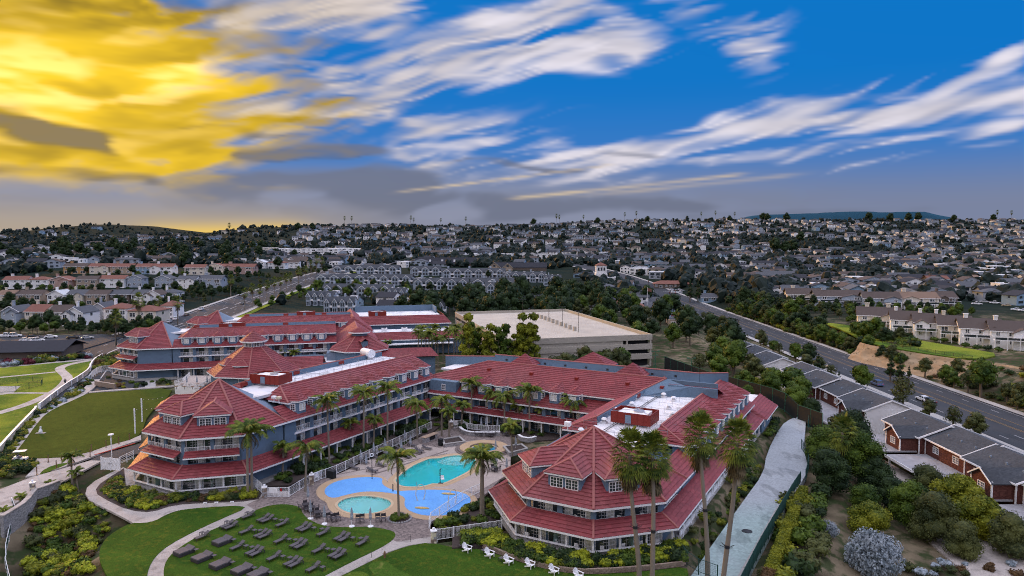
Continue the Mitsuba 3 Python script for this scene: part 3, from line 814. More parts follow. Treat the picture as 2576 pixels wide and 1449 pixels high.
def window_mesh(w, h, leaves=2, nx=2, ny=3, fr=.1):
    f = MB()
    x0, x1 = -w / 2, w / 2
    f.box(x0, x0 + fr, -.07, .05, 0, h).box(x1 - fr, x1, -.07, .05, 0, h).box(x0 + fr, x1 - fr, -.07, .05, 0, fr).box(x0 + fr, x1 - fr, -.07, .05, h - fr, h)
    lw = (w - 2 * fr) / leaves
    for i in range(1, leaves):
        f.box(x0 + fr + lw * i - .06, x0 + fr + lw * i + .06, -.065, .05, fr, h - fr)
    for i in range(leaves):
        a = x0 + fr + lw * i
        for j in range(1, nx):
            f.box(a + lw * j / nx - .02, a + lw * j / nx + .02, -.05, -.015, fr, h - fr)
        for j in range(1, ny):
            z = fr + (h - 2 * fr) * j / ny
            f.box(a + .02, a + lw - .02, -.048, -.013, z - .02, z + .02)
    p = MB().box(x0 + fr, x1 - fr, -.01, .03, fr, h - fr)
    return f, p


def kit_window(gid, *a, **k):
    f, p = window_mesh(*a, **k)
    kit(gid, frame=(f, 'trim'), pane=(p, 'glass'))


kit_window('kit_window_double', 1.75, 1.35, 2, 2, 3)
kit_window('kit_window_wide', 2.4, 1.35, 2, 2, 3)
kit_window('kit_window_small', .95, 1.3, 1, 2, 3)
kit_window('kit_glass_door', 1.9, 2.1, 2, 2, 4)
# gallery bay: glazed door with one curtained leaf, dark pane and a chair-high wall behind
for nm, h in (('high', 1.0), ('low', .55)):
    f, p = window_mesh(1.0, 2.1, 1, 2, 4, .11)
    f.M = np.eye(4)
    fr, rl = MB(frame(.95, 1.05, 0, 0)), MB()
    fr.raw(np.vstack(f.v), np.vstack(f.f))
    fr.box(-2.05, -2.0, -.06, .04, 0, 2.1).box(-2.0, -.52, -.06, .04, 2.04, 2.1)
    pn = MB(frame(.95, 1.05, 0, 0)).box(-2.0, -.55, -.01, .03, 0, 2.05)
    cu = MB(frame(.95, 1.05, 0, 0)).box(-.39, .39, -.008, .03, .11, 1.99)
    rail(rl, (-1.68, 0), (1.68, 0), h, .02)
    kit('kit_gallery_' + nm, railing=(rl, 'trim'), door_frame=(fr, 'trim'), pane=(pn, 'glass'), curtain=(cu, 'curtain'))
# ground floor bay
f, p = window_mesh(1.1, 2.1, 1, 2, 4, .11)
fr = MB(frame(.7, 0, 0, 0)).raw(np.vstack(f.v), np.vstack(f.f))
fr.box(-2.35, -2.3, -.06, .04, 0, 2.1).box(-2.3, -.57, -.06, .04, 2.04, 2.1)
for i in range(4):
    fr.box(-1.6, -.0, -.048, -.013, .5 + .42 * i, .535 + .42 * i)
for i in range(3):
    fr.box(-1.25 + .42 * i, -1.215 + .42 * i, -.05, -.015, .05, 2.04)
kit('kit_terrace_door', frame=(fr, 'trim'), pane=(MB(frame(.7, 0, 0, 0)).box(-2.3, -.6, -.01, .03, 0, 2.04), 'glass'), curtain=(MB(frame(.7, 0, 0, 0)).box(-.44, .44, -.008, .03, .11, 1.99), 'curtain'))


def bay_dormer():
    o = [(-1.75, .8), (-.92, -.95), (.92, -.95), (1.75, .8)]
    w = MB().slab([*o, (1.75, 2.5), (-1.75, 2.5)], -2.3, .02)
    big = [(-2.05, .85), (-1.08, -1.25), (1.08, -1.25), (2.05, .85)]
    fa = MB().slab([*big, (2.05, 2.2), (-2.05, 2.2)], -.06, .16)
    E, A, B = [np.array([*q, .165]) for q in big], np.array([0, .45, 1.15]), np.array([0, 3.3, 1.35])
    L_, R_ = np.array([-2.05, 3.0, .5]), np.array([2.05, 3.0, .5])
    r = MB()
    for pl in ([E[1], E[2], A], [E[0], E[1], A], [E[2], E[3], A], [L_, E[0], A, B], [E[3], R_, B, A]):
        tiles(pl, mb=r, course=.5, lift=.09)
    r.beam(A, B, .18, .1)
    parts = dict(wall=(w, 'stucco'), fascia=(fa, 'trim'), roof=(r, 'roof_tile'))
    for i, (q0, q1, ww) in enumerate(((o[1], o[2], 1.35), (o[0], o[1], .95), (o[2], o[3], .95))):
        q0, q1 = np.array(q0), np.array(q1)
        c = (q0 + q1) / 2
        d = (q1 - q0) / np.linalg.norm(q1 - q0)
        c = c + np.array([d[1], -d[0]]) * .03
        M = frame(c[0], c[1], -1.62, math.degrees(math.atan2(d[1], d[0])))
        f, p = window_mesh(ww, 1.32, 2 if i == 0 else 1, 2, 3, .11)
        s = '' if i == 0 else f'_{i:03d}'
        parts['window' + s] = (MB(M).raw(np.vstack(f.v), np.vstack(f.f)), 'trim')
        parts['pane' + s] = (MB(M).raw(np.vstack(p.v), np.vstack(p.f)), 'glass' if i else 'curtain')
    kit('kit_bay_dormer', **parts)


bay_dormer()


def box_dormer():
    w = MB().box(-2.35, 2.35, 0, 5.0, .6, 3.02)
    fa = MB().box(-2.8, 2.8, -.5, 5.2, 2.9, 3.14)
    r = MB()
    a, b, c, d = [-2.85, -.55, 3.145], [2.85, -.55, 3.145], [2.85, 5.4, 3.145], [-2.85, 5.4, 3.145]
    A, B = [0, 1.9, 4.75], [0, 7.2, 4.75]
    for pl in ([a, b, A], [b, c, [2.85, 5.0, 3.145], B, A][:1] + [c, B, A], [d, a, A, B]):
        tiles(pl, mb=r)
    cap = MB().beam(A, B, .26, .16).beam(a, A, .26, .16).beam(b, A, .26, .16)
    parts = dict(wall=(w, 'stucco'), fascia=(fa, 'trim'), roof=(r, 'roof_tile'), ridge_cap=(cap, 'ridge_tile'))
    for i, x in enumerate((-1.1, 1.1)):
        f, p = window_mesh(1.85, 1.4, 2, 2, 3)
        s = '' if i == 0 else '_001'
        M = frame(x, -.03, 1.2, 0)
        parts['window' + s] = (MB(M).raw(np.vstack(f.v), np.vstack(f.f)), 'trim')
        parts['pane' + s] = (MB(M).raw(np.vstack(p.v), np.vstack(p.f)), 'glass')
    kit('kit_box_dormer', **parts)


box_dormer()
T22 = math.tan(math.radians(22.5))


def facet(R, th):
    c, s = math.cos(math.radians(th)), math.sin(math.radians(th))
    m, r = np.array([R * c, R * s]), np.array([-s, c])
    return m - r * R * T22, m + r * R * T22


def octa(R):
    return [tuple(facet(R, th)[0]) for th in range(0, 360, 45)]


def on_facet(M, R, th, u, z, out=0.):
    """The world frame on facet th at the distance u along it: x along the wall, -y outwards."""
    p, q = facet(R, th)
    d = (q - p) / np.linalg.norm(q - p)
    c = p + d * u + np.array([d[1], -d[0]]) * out
    return M @ frame(c[0], c[1], z, math.degrees(math.atan2(d[1], d[0])))


def pierced(mb, p, q, th, z0, z1, holes):
    """A wall of thickness th (inwards) from p to q with openings (u0, u1, za, zb)."""
    p, q = np.array(p, float), np.array(q, float)
    L = np.linalg.norm(q - p)
    d = (q - p) / L
    F = mb.M @ frame(p[0], p[1], 0, math.degrees(math.atan2(d[1], d[0])))
    old, mb.M = mb.M, F
    x = 0
    for u0, u1, za, zb in sorted(holes):
        if u0 > x:
            mb.box(x, u0, 0, th, z0, z1)
        if za > z0:
            mb.box(u0, u1, 0, th, z0, za)
        if zb < z1:
            mb.box(u0, u1, 0, th, zb, z1)
        x = u1
    if x < L:
        mb.box(x, L, 0, th, z0, z1)
    mb.M = old


def wing(k, M, R1, R2, floors, apex, L, bays, x_d, n_d, step, near=True, dormer_thetas=(180, 225, 135), low_to=None, skirt=0., n_bay=None, right_side='pool'):
    z2 = 8.6 if floors == 3 else 5.8
    Ri, zi = R2 - .65, 2.95 + (R1 - R2 + .65) * .5
    slope = (apex - z2) / R2
    F = [180, 225, 135, 270, 90]
    wall, trim, stone, posts = MB(M), MB(M), MB(M), []
    wall.slab(octa(R1 - 2.3), -.2, 3.4)
    wall.slab(octa(R2 - 1.75), 2.9, z2 + .9)
    wall.box(0, L, -R1 + 2.9, R1 - 3, -.2, 3.3)
    wall.box(0, L, -R2 + 1.8, R2 - 1.2, 3.0, z2 + .9)
    low, rows_low, rows = MB(M), [], []
    cap = MB(M)
    inset = Ri - .0
    for th in F:
        p, q = facet(R1, th)
        pi, qi = facet(inset, th)
        if th == 270:
            q, qi = np.array([L if low_to is None else low_to, -R1]), np.array([L if low_to is None else low_to, -inset])
        if th == 90:
            p, pi = np.array([L, R1]), np.array([L, inset])
        pl = [[*p, 2.95], [*q, 2.95], [*qi, zi], [*pi, zi]]
        tiles(pl, M=M, mb=low, rows=rows_low if near and th in (180, 225, 135) else None)
        trim.beam([*p, 2.84], [*q, 2.84], .1, .26)
        if th in (180, 225, 135):
            cap.beam([*p, 2.99], [*pi, zi + .05], .26, .16)
            cap.beam([*q, 2.99], [*qi, zi + .05], .26, .16)
        # porch round the octagon
        if th in (180, 225, 135):
            a, b = facet(R1 - .9, th)
            pierced(stone, a, b, .3, -.6, .85, [])
            a, b = facet(R1 - .84, th)
            trim.beam([*a, .9], [*b, .9], .42, .1)
            trim.beam([*a, 2.62], [*b, 2.62], .2, .3)
            n = 3 if th != 180 else 3
            for i in range(n + 1):
                c = a + (b - a) * (i / n)
                po = MB(M).beam([*c, .9], [*c, 2.7], .2, .2)
                part(k, 'post', po, 'trim')
            for i in range(n):
                c, d = a + (b - a) * (i / n), a + (b - a) * ((i + 1) / n)
                e = (d - c) / np.linalg.norm(d - c) * .1
                g = MB(M)
                g.raw([[*(c + e), .95], [*(d - e), .95], [*(d - e), 2.48], [*(c + e), 2.48]], [[0, 1, 2], [0, 2, 3]])
                part(k, 'glass_screen', g, 'porch_glass')
            W = 2 * (R1 - 2.3) * T22
            for i in range(3):
                put(new(k + '__terrace_door'), 'kit_terrace_door', on_facet(M, R1 - 2.3, th, W * (i + .58) / 3, .3, .03))
            p2, q2 = facet(R1 - 1.0, th)
            p3, q3 = facet(R1 - 2.35, th)
            dv = MB(M)
            c, d = (p2 + q2) / 2, (p3 + q3) / 2
            dv.beam([*c, 1.45], [*d, 1.45], .05, 1.3)
            part(k, 'divider', dv, 'glass_green')
        elif th == 270:
            x0, x1 = q[0] * 0 + R1 * T22, L if low_to is None else low_to
            trim.beam([x0, -R1 + .7, 2.66], [x1, -R1 + .7, 2.66], .18, .25)
    floor = MB(M).slab(octa(R1 - .7), -.2, .3)
    floor.box(0, L, -R1 + .6, -R1 + 3, -.2, .16)
    part(k, 'floor', floor, 'sidewalk')
    if near:
        for m in rows_low:
            part(k, 'tile_row', m, 'roof_tile')
    part(k, 'porch_roof', low, 'roof_tile')
    # upper floors of the octagon
    Ro = R2 - .75
    Wf = 2 * Ro * T22
    for th in (180, 225, 135, 270):
        a, b = facet(Ro, th)
        w1 = Wf * .5
        if floors == 3:
            holes = [(.7, w1 - .35, 4.35, 5.45), (w1 + .35, Wf - .7, 4.35, 5.45)] if th != 270 else []
            pierced(wall, a, b, .3, 3.0, 6.05, holes)
            if th != 270:
                p, q = facet(R2 + .7, th)
                e = (q - p) / np.linalg.norm(q - p) * .8
                pi, qi = facet(R2 - .8, th)
                m = tiles([[*(p + e), 5.72], [*(q - e), 5.72], [*(qi - e * .4), 6.45], [*(pi + e * .4), 6.45]], M=M)
                part(k, 'skirt_roof', m, 'roof_tile')
                trim.beam([*(p + e), 5.62], [*(q - e), 5.62], .08, .2)
                pierced(wall, a, b, .3, 6.05, 6.3, [])
                pierced(wall, a, b, .3, 6.3, 8.5, [(.35, w1 - .3, 6.3, 8.3), (w1 + .3, Wf - .35, 6.3, 8.3)])
                rl = MB(M)
                e = (b - a) / Wf
                o = np.array([e[1], -e[0]]) * .06
                rail(rl, a + e * .35 + o, a + e * (w1 - .3) + o, .75, 6.32)
                rail(rl, a + e * (w1 + .3) + o, b - e * .35 + o, .75, 6.32)
                part(k, 'railing', rl, 'trim')
            else:
                pierced(wall, a, b, .3, 6.05, 8.6, [])
            zs = (3.2, 6.2)
        else:
            holes = [(.4, w1 - .35, 4.15, 5.5), (w1 + .35, Wf - .4, 4.15, 5.5)] if th != 270 else [(1.5, Wf - 2, 4.15, 5.5)]
            pierced(wall, a, b, .3, 3.0, 5.9, holes)
            e = (b - a) / Wf
            o = np.array([e[1], -e[0]]) * .08
            for u0, u1, za, zb in holes:
                trim.beam([*(a + e * u0 + o), za], [*(a + e * u1 + o), za], .34, .12)
            zs = (3.3,)
        for z in zs:
            if th == 270 and floors == 3:
                continue
            Wi = 2 * (R2 - 1.75) * T22
            for i in range(3):
                put(new(k + '__terrace_door'), 'kit_terrace_door', on_facet(M, R2 - 1.75, th, Wi * (i + .56) / 3, z, .03))
    # main roof
    roof = MB(M)
    ap = [0, 0, apex]
    for th in F:
        p, q = facet(R2, th)
        tiles([[*p, z2], [*q, z2], ap], M=M, mb=roof, rows=rows if near and th in (180, 225, 135) else None)
        cap.beam([*p, z2 + .12], [0, 0, apex + .12], .32, .22)
        trim.beam([*p, z2 - .12], [*q, z2 - .12], .1, .28)
    p, q = facet(R2, 270)
    cap.beam([*q, z2 + .12], [0, 0, apex + .12], .32, .22)
    back = MB(M)
    for th in (0, 45, 315):
        p, q = facet(R2, th)
        back.poly([[*p, z2], [*q, z2], ap])
    part(k, 'back_roof', back, 'membrane_grey')
    for m in rows:
        part(k, 'tile_row', m, 'roof_tile')
    for th in dormer_thetas:
        put(new(k + '__box_dormer'), 'kit_box_dormer', on_facet(M, R2 - 2.2, th, (R2 - 2.2) * T22, z2))
    # along the wing, both sides
    xh = R2 * T22
    zu, ye, yr = z2 + 2.65, -R2 + 1.75, -R2 + 6.7
    zr = zu + (1.95 if floors == 3 else 2.0)
    zf = zr - 1.0
    x0 = x_d - 2.3
    for sgn in (-1, 1):
        y = lambda v: v if sgn < 0 else -v
        tiles([[xh, y(-R2), z2], [L, y(-R2), z2], [L, y(-R2 + 3.4), z2 + 3.4 * slope], [xh, y(-R2 + 3.4), z2 + 3.4 * slope]], M=M, mb=roof)
        trim.beam([xh, y(-R2), z2 - .12], [L, y(-R2), z2 - .12], .1, .28)
        tiles([[x0, y(ye), zu], [L, y(ye), zu], [L, y(yr), zr], [x0 + 2.8, y(yr), zr]], M=M, mb=roof)
        tiles([[x0, y(yr + 1.5), zu], [x0, y(ye), zu], [x0 + 2.8, y(yr), zr]], M=M, mb=roof)
        cap.beam([x0 + 2.8, y(yr), zr + .04], [L, y(yr), zr + .04], .32, .2)
        cap.beam([x0, y(ye), zu + .04], [x0 + 2.8, y(yr), zr + .04], .28, .18)
        y0, y1 = sorted((y(ye + 1.0), y(ye + 1.4)))
        wall.box(x0 + .6, L, y0, y1, z2 + .5, zu)
        y0, y1 = sorted((y(ye + .03), y(ye + 1.4)))
        trim.box(x0, L, y0, y1, zu - .28, zu - .02)
        trim.box(x0, x0 + .3, *sorted((y(ye), y(yr))), zu - .28, zu - .02)
        y0, y1 = sorted((y(yr - .02), y(yr + .3)))
        wall.box(x0 + 2.8, L, y0, y1, zf - .6, zr - .02)
    part(k, 'roof', roof, 'roof_tile')
    part(k, 'ridge_cap', cap, 'ridge_tile')
    fl = MB(M).box(3.0, L - .3, yr + .3, -yr - .3, zf - .5, zf)
    part(k, 'flat_roof', fl, 'roof_white')
    for i in range(3):
        v = MB(M).box(8 + i * 13, 9.6 + i * 13, -yr - .42, -yr - .3, zf + .25, zf + .95)
        part(k, 'roof_vent', v, 'red_panel')
    for i in range(n_d):
        put(new(k + '__dormer'), 'kit_bay_dormer', M @ frame(x_d + i * step, ye, zu, 0))
    # galleries along the facade
    zs = (3.25, 6.1) if floors == 3 else (3.25,)
    xs = [x_d - step / 2 + i * step for i in range((n_bay or n_d) + 1)]
    wall.box(xh, xs[0], -R2 + .6, -R2 + 2.2, 3.0, z2 + .3)
    for x in xs:
        wall.box(x - .42, x + .42, -R2 + .62, -R2 + 2.2, 3.0, z2 + .3)
        part(k, 'post', MB(M).box(x - .11, x + .11, -R1 + .6, -R1 + .82, .1, 2.6), 'trim')
        pr = MB(M).box(x - .06, x + .06, -R1 + .85, -R1 + 3, .1, 2.6)
        part(k, 'partition', pr, 'stucco')
    for z in zs:
        wall.box(xs[0], xs[-1], -R2 + .7, -R2 + 2.2, z - .35, z - .02)
        trim.box(xs[0], xs[-1], -R2 + .56, -R2 + .69, z - .3, z + .0)
    for i in range(n_bay or n_d):
        xc = (xs[i] + xs[i + 1]) / 2
        for z in zs:
            hi = (z > 4 and i < (n_bay or n_d) * .35) or (z > 4 and i % 3 == 1)
            put(new(k + '__balcony'), 'kit_gallery_high' if hi else 'kit_gallery_low', M @ frame(xc, -R2 + .72, z, 0))
        put(new(k + '__terrace_door'), 'kit_terrace_door', M @ frame(xc, -R1 + 2.87, .2, 0))
    part(k, 'wall', wall, 'stucco')
    part(k, 'trim', trim, 'trim')
    part(k, 'stone_base', stone, 'ledge_stone')
    return zf


HOT = frame(0, 100, 0, -29)


def hot(a, b, z=0, deg=0):
    return HOT @ frame(a, b, z, deg)


left = tag(new('hotel_wing'), 'blue grey hotel wing left of the pools with ten bay dormers and a pavilion end', 'hotel')
ZL = wing(left, hot(-54, -6.5, 0, 90), 13.3, 11.2, 3, 15.6, 48.6, 10, 8.9, 10, 4.15)
right = tag(new('hotel_wing'), 'front right hotel wing, its red tiled pavilion end behind four tall palms', 'hotel')
ZR = wing(right, hot(10.2, 5.8, 0, 90), 14.1, 12.2, 2, 12.8, 56.5, 9, 14.0, 10, 4.35)
far_ = tag(new('hotel_wing'), 'farther blue grey hotel wing with red roof and round end above the olive lawn', 'hotel')
wing(far_, frame(-104, 209.7, 0, 15), 13.3, 11.2, 3, 15.1, 50, 10, 8.3, 10, 4.15, near=False, dormer_thetas=(225, 180))
back_ = tag(new('hotel_wing'), 'rearmost hotel wing, only its red roof showing behind the other', 'hotel')
wing(back_, frame(-100, 240, 0, 13), 13.3, 11.2, 3, 15.1, 44, 9, 8.3, 9, 4.15, near=False, dormer_thetas=(225, 180))

# the middle wing closing the court
mid = tag(new('hotel_wing'), 'middle hotel wing with a broad red roof and seven dormers facing the round spa', 'hotel')
w, t, r, c = MB(HOT), MB(HOT), MB(HOT), MB(HOT)
X0, X1 = -43.0, 9.0
w.box(X0, X1, 41.6, 61, -.2, 3.2)
w.box(X0, X1, 41.03, 61, 3.0, 6.6)
w.box(X0, X1, 42.2, 48.4, 6, 8.7)
tiles([[X0 + 2, 38.3, 2.95], [X1 - 9, 38.3, 2.95], [X1 - 9, 40.3, 3.95], [X0 + 2, 40.3, 3.95]], mb=r)
t.beam([X0 + 2, 38.3, 2.84], [X1 - 9, 38.3, 2.84], .1, .26)
tiles([[X0, 39.1, 5.8], [X1 - 8, 39.1, 5.8], [X1 - 8, 42.4, 7.9], [X0, 42.4, 7.9]], mb=r)
t.beam([X0, 39.1, 5.68], [X1 - 8, 39.1, 5.68], .1, .28)
tiles([[X0 - 2, 41.2, 8.7], [X1 - 7.5, 41.2, 8.7], [X1 - 1, 48.5, 12.2], [X0 + 10, 48.5, 12.2]], mb=r)
t.box(X0, X1 - 7.5, 41.22, 42.4, 8.42, 8.68)
c.beam([X0 + 10, 48.5, 12.24], [X1 - 1, 48.5, 12.24], .32, .2)
c.beam([X1 - 7.5, 41.2, 8.74], [X1 - 1, 48.5, 12.24], .34, .2)
c.beam([X0 - 2, 41.2, 8.74], [X0 + 10, 48.5, 12.24], .3, .18)
w.poly([[X1 - 7.4, 41.3, 8.6], [X1 + .2, 41.3, 8.6], [X1 + .2, 48.6, 12.1], [X1 - 1, 48.5, 12.1]])
w.raw([[X1 - 7.4, 41.2, 8.7], [X1 + 4, 46.2, 8.7], [X1 + 4, 46.2, 11.4], [X1 - 1, 48.5, 12.2]], [[0, 1, 2], [0, 2, 3]])
w.box(X1 - 1, 18, 48.2, 48.6, 8.0, 12.1)
w.box(9, 18.4, 46.2, 46.6, 8.0, 11.5)
tiles([[9, 46.7, 11.5], [18.4, 46.7, 11.5], [18.4, 52, 9.6], [9, 52, 9.6]], mb=r)
for i in range(7):
    put(new(mid + '__dormer'), 'kit_bay_dormer', HOT @ frame(-33.9 + i * 4.25, 41.1, 8.7, 0))
x = [-36.0 + 4.25 * i for i in range(9)]
for q in x:
    w.box(q - .4, q + .4, 39.8, 41.5, 3.0, 5.9)
    part(mid, 'post', MB(HOT).box(q - .1, q + .1, 38.8, 39.0, .1, 2.7), 'trim')
w.box(X0, x[0], 39.8, 41.5, 3.0, 8.6)
w.box(x[0], x[-1], 39.9, 41.5, 2.9, 3.22)
t.box(x[0], x[-1], 39.75, 39.88, 2.95, 3.24)
for i in range(8):
    put(new(mid + '__balcony'), 'kit_gallery_low', HOT @ frame(x[i] + 2.12, 39.95, 3.25, 0))
    put(new(mid + '__terrace_door'), 'kit_terrace_door', HOT @ frame(x[i] + 2.1, 41.57, .2, 0))
put(new(mid + '__window'), 'kit_window_double', HOT @ frame(-38.6, 39.77, 3.9, 0))
put(new(mid + '__window'), 'kit_window_small', HOT @ frame(-39.2, 39.77, 6.6, 0))
# flat part behind, parapet and vents
fr_ = MB(HOT).box(X0 - 3, 17, 48.6, 60.2, 9.0, 9.4)
part(mid, 'flat_roof', fr_, 'roof_white')
for p, q, z in (((-48, 53.5), (-37, 58.5), 11.4), ((-37, 58.5), (12, 58.5), 11.9), ((12, 58.5), (17, 62), 11.9)):
    w.beam([*p, z - 1.6], [*q, z - 1.6], .35, 3.2)
    c.beam([*p, z + .06], [*q, z + .06], .5, .14)
for i in range(9):
    v = MB(HOT).box(-34 + i * 5.1, -33.5 + i * 5.1, 58.2, 58.31, 10.7, 11.1)
    part(mid, 'roof_vent', v, 'dark_metal')
for xx in (-31, -20.5, -10, 1, 8):
    v = MB(HOT).box(xx - .35, xx + .35, 45.2, 46.0, 10.2, 11.2)
    part(mid, 'roof_vent', v, 'red_panel')
for xx, yy, s in ((-28, 56.8, 3.2), (-14, 64, 5), (-2, 57.2, 3.4)):
    a = [[xx - s, yy - s * .6, 10.8], [xx + s, yy - s * .6, 10.8], [xx + s, yy + s * .6, 10.8], [xx - s, yy + s * .6, 10.8]]
    tp = [xx, yy, 12.3 + s * .25]
    for i in range(4):
        tiles([a[i], a[(i + 1) % 4], tp], mb=r)
    w.slab([(q[0], q[1]) for q in a], 0, 10.75)
part(mid, 'wall', w, 'stucco')
part(mid, 'trim', t, 'trim')
part(mid, 'roof', r, 'roof_tile')
part(mid, 'ridge_cap', c, 'ridge_tile')
# low annex at the far right end of the near wing
ann = tag(new('hotel_annex'), 'one storey annex with red lean-to roof at the top of the right hand drive', 'building')
w, t, r = MB(HOT), MB(HOT), MB(HOT)
w.box(17.5, 23.8, 63, 75.5, -1.8, 2.9)
tiles([[24.9, 62.5, 2.9], [24.9, 76.3, 2.9], [21, 76.3, 5.2], [21, 62.5, 5.2]], mb=r)
tiles([[21, 62.5, 5.2], [21, 60, 2.9], [24.9, 62.5, 2.9]], mb=r)
t.beam([24.9, 62.5, 2.78], [24.9, 76.3, 2.78], .1, .26)
part(ann, 'wall', w, 'stucco'), part(ann, 'trim', t, 'trim'), part(ann, 'roof', r, 'roof_tile')
part(ann, 'flat_roof', MB(HOT).box(14, 21, 62.8, 76, 4.6, 4.9), 'roof_white')
for b in (66, 72):
    put(new(ann + '__window'), 'kit_window_small', hot(23.85, b, .6, 90))
# white lattice skirt under the near wing's porch on the drive side
sk = MB(HOT).box(23.3, 23.5, 4, 50, -1.6, .9)
part(right, 'skirt_wall', sk, 'trim')
for i in range(12):
    part(right, 'post', MB(HOT).box(23.52, 23.62, 5 + i * 4, 5.25 + i * 4, -1.6, 2.7), 'trim')


# ------------------------------------------------------------------ round towers and rear blocks
def tower(label, x, y, deg, R, ze, zt, Rc=0, zc=0, cup=0, base=0., dormers=(), cat='building'):
    k = tag(new('hotel_pavilion'), label, cat)
    M = frame(x, y, 0, deg)
    w, t, r, c = MB(M), MB(M), MB(M), MB(M)
    w.slab(octa(R - .9), base, ze)
    top = zc if Rc else zt
    for th in range(0, 360, 45):
        p, q = facet(R, th)
        pi, qi = facet(max(Rc, .02), th)
        tiles([[*p, ze], [*q, ze], [*qi, top], [*pi, top]] if Rc else [[*p, ze], [*q, ze], [0, 0, zt]], mb=r, M=M)
        t.beam([*p, ze - .12], [*q, ze - .12], .1, .28)
        c.beam([*p, ze + .05], [*pi, top + .05], .28, .18)
        if Rc:
            p, q = facet(Rc + .7, th)
            tiles([[*p, zc + cup], [*q, zc + cup], [0, 0, zt]], mb=r, M=M)
            t.beam([*p, zc + cup - .14], [*q, zc + cup - .14], .14, .34)
            if Rc > 2.2 and cup > 1.1:
                put(new(k + '__window'), 'kit_window_double', on_facet(M, Rc - .05, th, Rc * T22, zc + cup - 1.45, .03) @ np.diag([1., 1., .8, 1]))
    if Rc:
        w.slab(octa(Rc - .08), zc - .3, zc + cup)
        t.slab(octa(Rc + .62), zc + cup - .05, zc + cup - .01)
    for th in dormers:
        F = on_facet(M, R - 2.6, th, (R - 2.6) * T22, ze) @ np.diag([.72, .72, .8, 1])
        put(new(k + '__box_dormer'), 'kit_box_dormer', F)
    part(k, 'wall', w, 'stucco'), part(k, 'trim', t, 'trim'), part(k, 'roof', r, 'roof_tile'), part(k, 'ridge_cap', c, 'ridge_tile')
    return k


T1 = tower('red roofed round pavilion with a windowed cupola behind the left wing', -67.5, 184, -10, 10.8, 5.4, 15.7, 2.5, 11.7, 1.5, -.3, (232, 277))
for i in range(7):
    a = math.radians(180 + 22 * i)
    part(T1, 'post', MB().tube([-67.5 + 9.9 * math.cos(a), 184 + 9.9 * math.sin(a), 2], [-67.5 + 9.9 * math.cos(a), 184 + 9.9 * math.sin(a), 5.3], .12), 'trim')
tower('small octagonal pavilion with a pointed red roof among flat roofs', -61.4, 216, 0, 5.4, 6.6, 9.8)
T3 = tower('larger octagonal red roofed pavilion with a closed cupola in the middle of the hotel', -45, 208, 8, 8.3, 7.5, 13.7, 2.3, 11.2, 1.1, 0)
F = frame(-45, 208, 0, 8) @ frame(1.6, -5.2, 0, 20)
g = MB(F).box(-.8, .8, -1.2, 3, 6.5, 10.2)
part(T3, 'chimney', g, 'stucco')
g = MB(F)
tiles([[-1.2, -1.5, 10.1], [0, -1.5, 11.0], [0, 3, 11.0], [-1.2, 3, 10.1]], mb=g)
tiles([[1.2, -1.5, 10.1], [0, -1.5, 11.0], [0, 3, 11.0], [1.2, 3, 10.1]], mb=g)
part(T3, 'chimney_roof', g, 'roof_tile')
# long gabled spine behind the round pavilion
sp = tag(new('hotel_hall'), 'long gabled hall with a salmon lit red roof in the middle of the hotel', 'building')
M = frame(-45.5, 209, 0, 105)
w, r, c = MB(M), MB(M), MB(M)
for x0, x1, h in ((0, 25, 12.4), (31, 62, 12.9)):
    w.box(x0, x1, -5.6, 5.6, 0, 8.2)
    for s in (-1, 1):
        tiles([[x0 - .5, s * 6.4, 8.0], [x1, s * 6.4, 8.0], [x1, 0, h], [x0 + 3, 0, h]], mb=r)
    tiles([[x0 - .5, -6.4, 8.0], [x0 - .5, 6.4, 8.0], [x0 + 3, 0, h]], mb=r)
    w.poly([[x1 - .1, -6, 8.1], [x1 - .1, 6, 8.1], [x1 - .1, 0, h - .1]])
    c.beam([x0 + 3, 0, h], [x1, 0, h], .3, .2)
w.box(25, 31, -5, 5, 0, 7.5)
part(sp, 'wall', w, 'stucco'), part(sp, 'roof', r, 'roof_tile'), part(sp, 'ridge_cap', c, 'ridge_tile')
# big flat roofed blocks behind
bb = tag(new('hotel_block'), 'large hotel block with a flat white roof inside a red mansard at the back', 'building')
M = frame(-56.5, 254.3, 0, 14)
w, t, r = MB(M), MB(M), MB(M)
w.box(.6, 34, .8, 26, 0, 8.3)
tiles([[0, 0, 8.3], [35, 0, 8.3], [32.5, 2.6, 11.2], [0, 2.6, 11.2]], mb=r)
tiles([[35, 0, 8.3], [35, 24, 8.3], [32.5, 22, 11.2], [32.5, 2.6, 11.2]], mb=r)
t.beam([0, 0, 8.18], [35, 0, 8.18], .1, .28)
part(bb, 'flat_roof', MB(M).box(.5, 32, 2.6, 24, 10.2, 10.5), 'roof_white')
w.box(.5, 31, 24, 24.4, 9, 12.9)
w.box(31, 31.4, 14, 24.4, 9, 12.9)
part(bb, 'wall', w, 'stucco'), part(bb, 'trim', t, 'trim'), part(bb, 'roof', r, 'roof_tile')
b2 = tag(new('hotel_block'), 'low hotel block with a red strip roof and white canopy behind the round pavilions', 'building')
M = frame(-46, 238.8, 0, 12)
w, t, r = MB(M), MB(M), MB(M)
w.box(-6, 30, .7, 15, 0, 5.2)
tiles([[-7, 0, 5.1], [31, 0, 5.1], [31, 3.2, 7.4], [-7, 3.2, 7.4]], mb=r)
t.beam([-7, 0, 4.98], [31, 0, 4.98], .1, .28)
part(b2, 'canopy', MB(M).box(3, 26, -2.2, .6, 3.6, 3.9), 'trim')
part(b2, 'flat_roof', MB(M).box(-6, 30, 3.2, 15, 6.6, 6.9), 'roof_white')
part(b2, 'wall', w, 'stucco'), part(b2, 'trim', t, 'trim'), part(b2, 'roof', r, 'roof_tile')
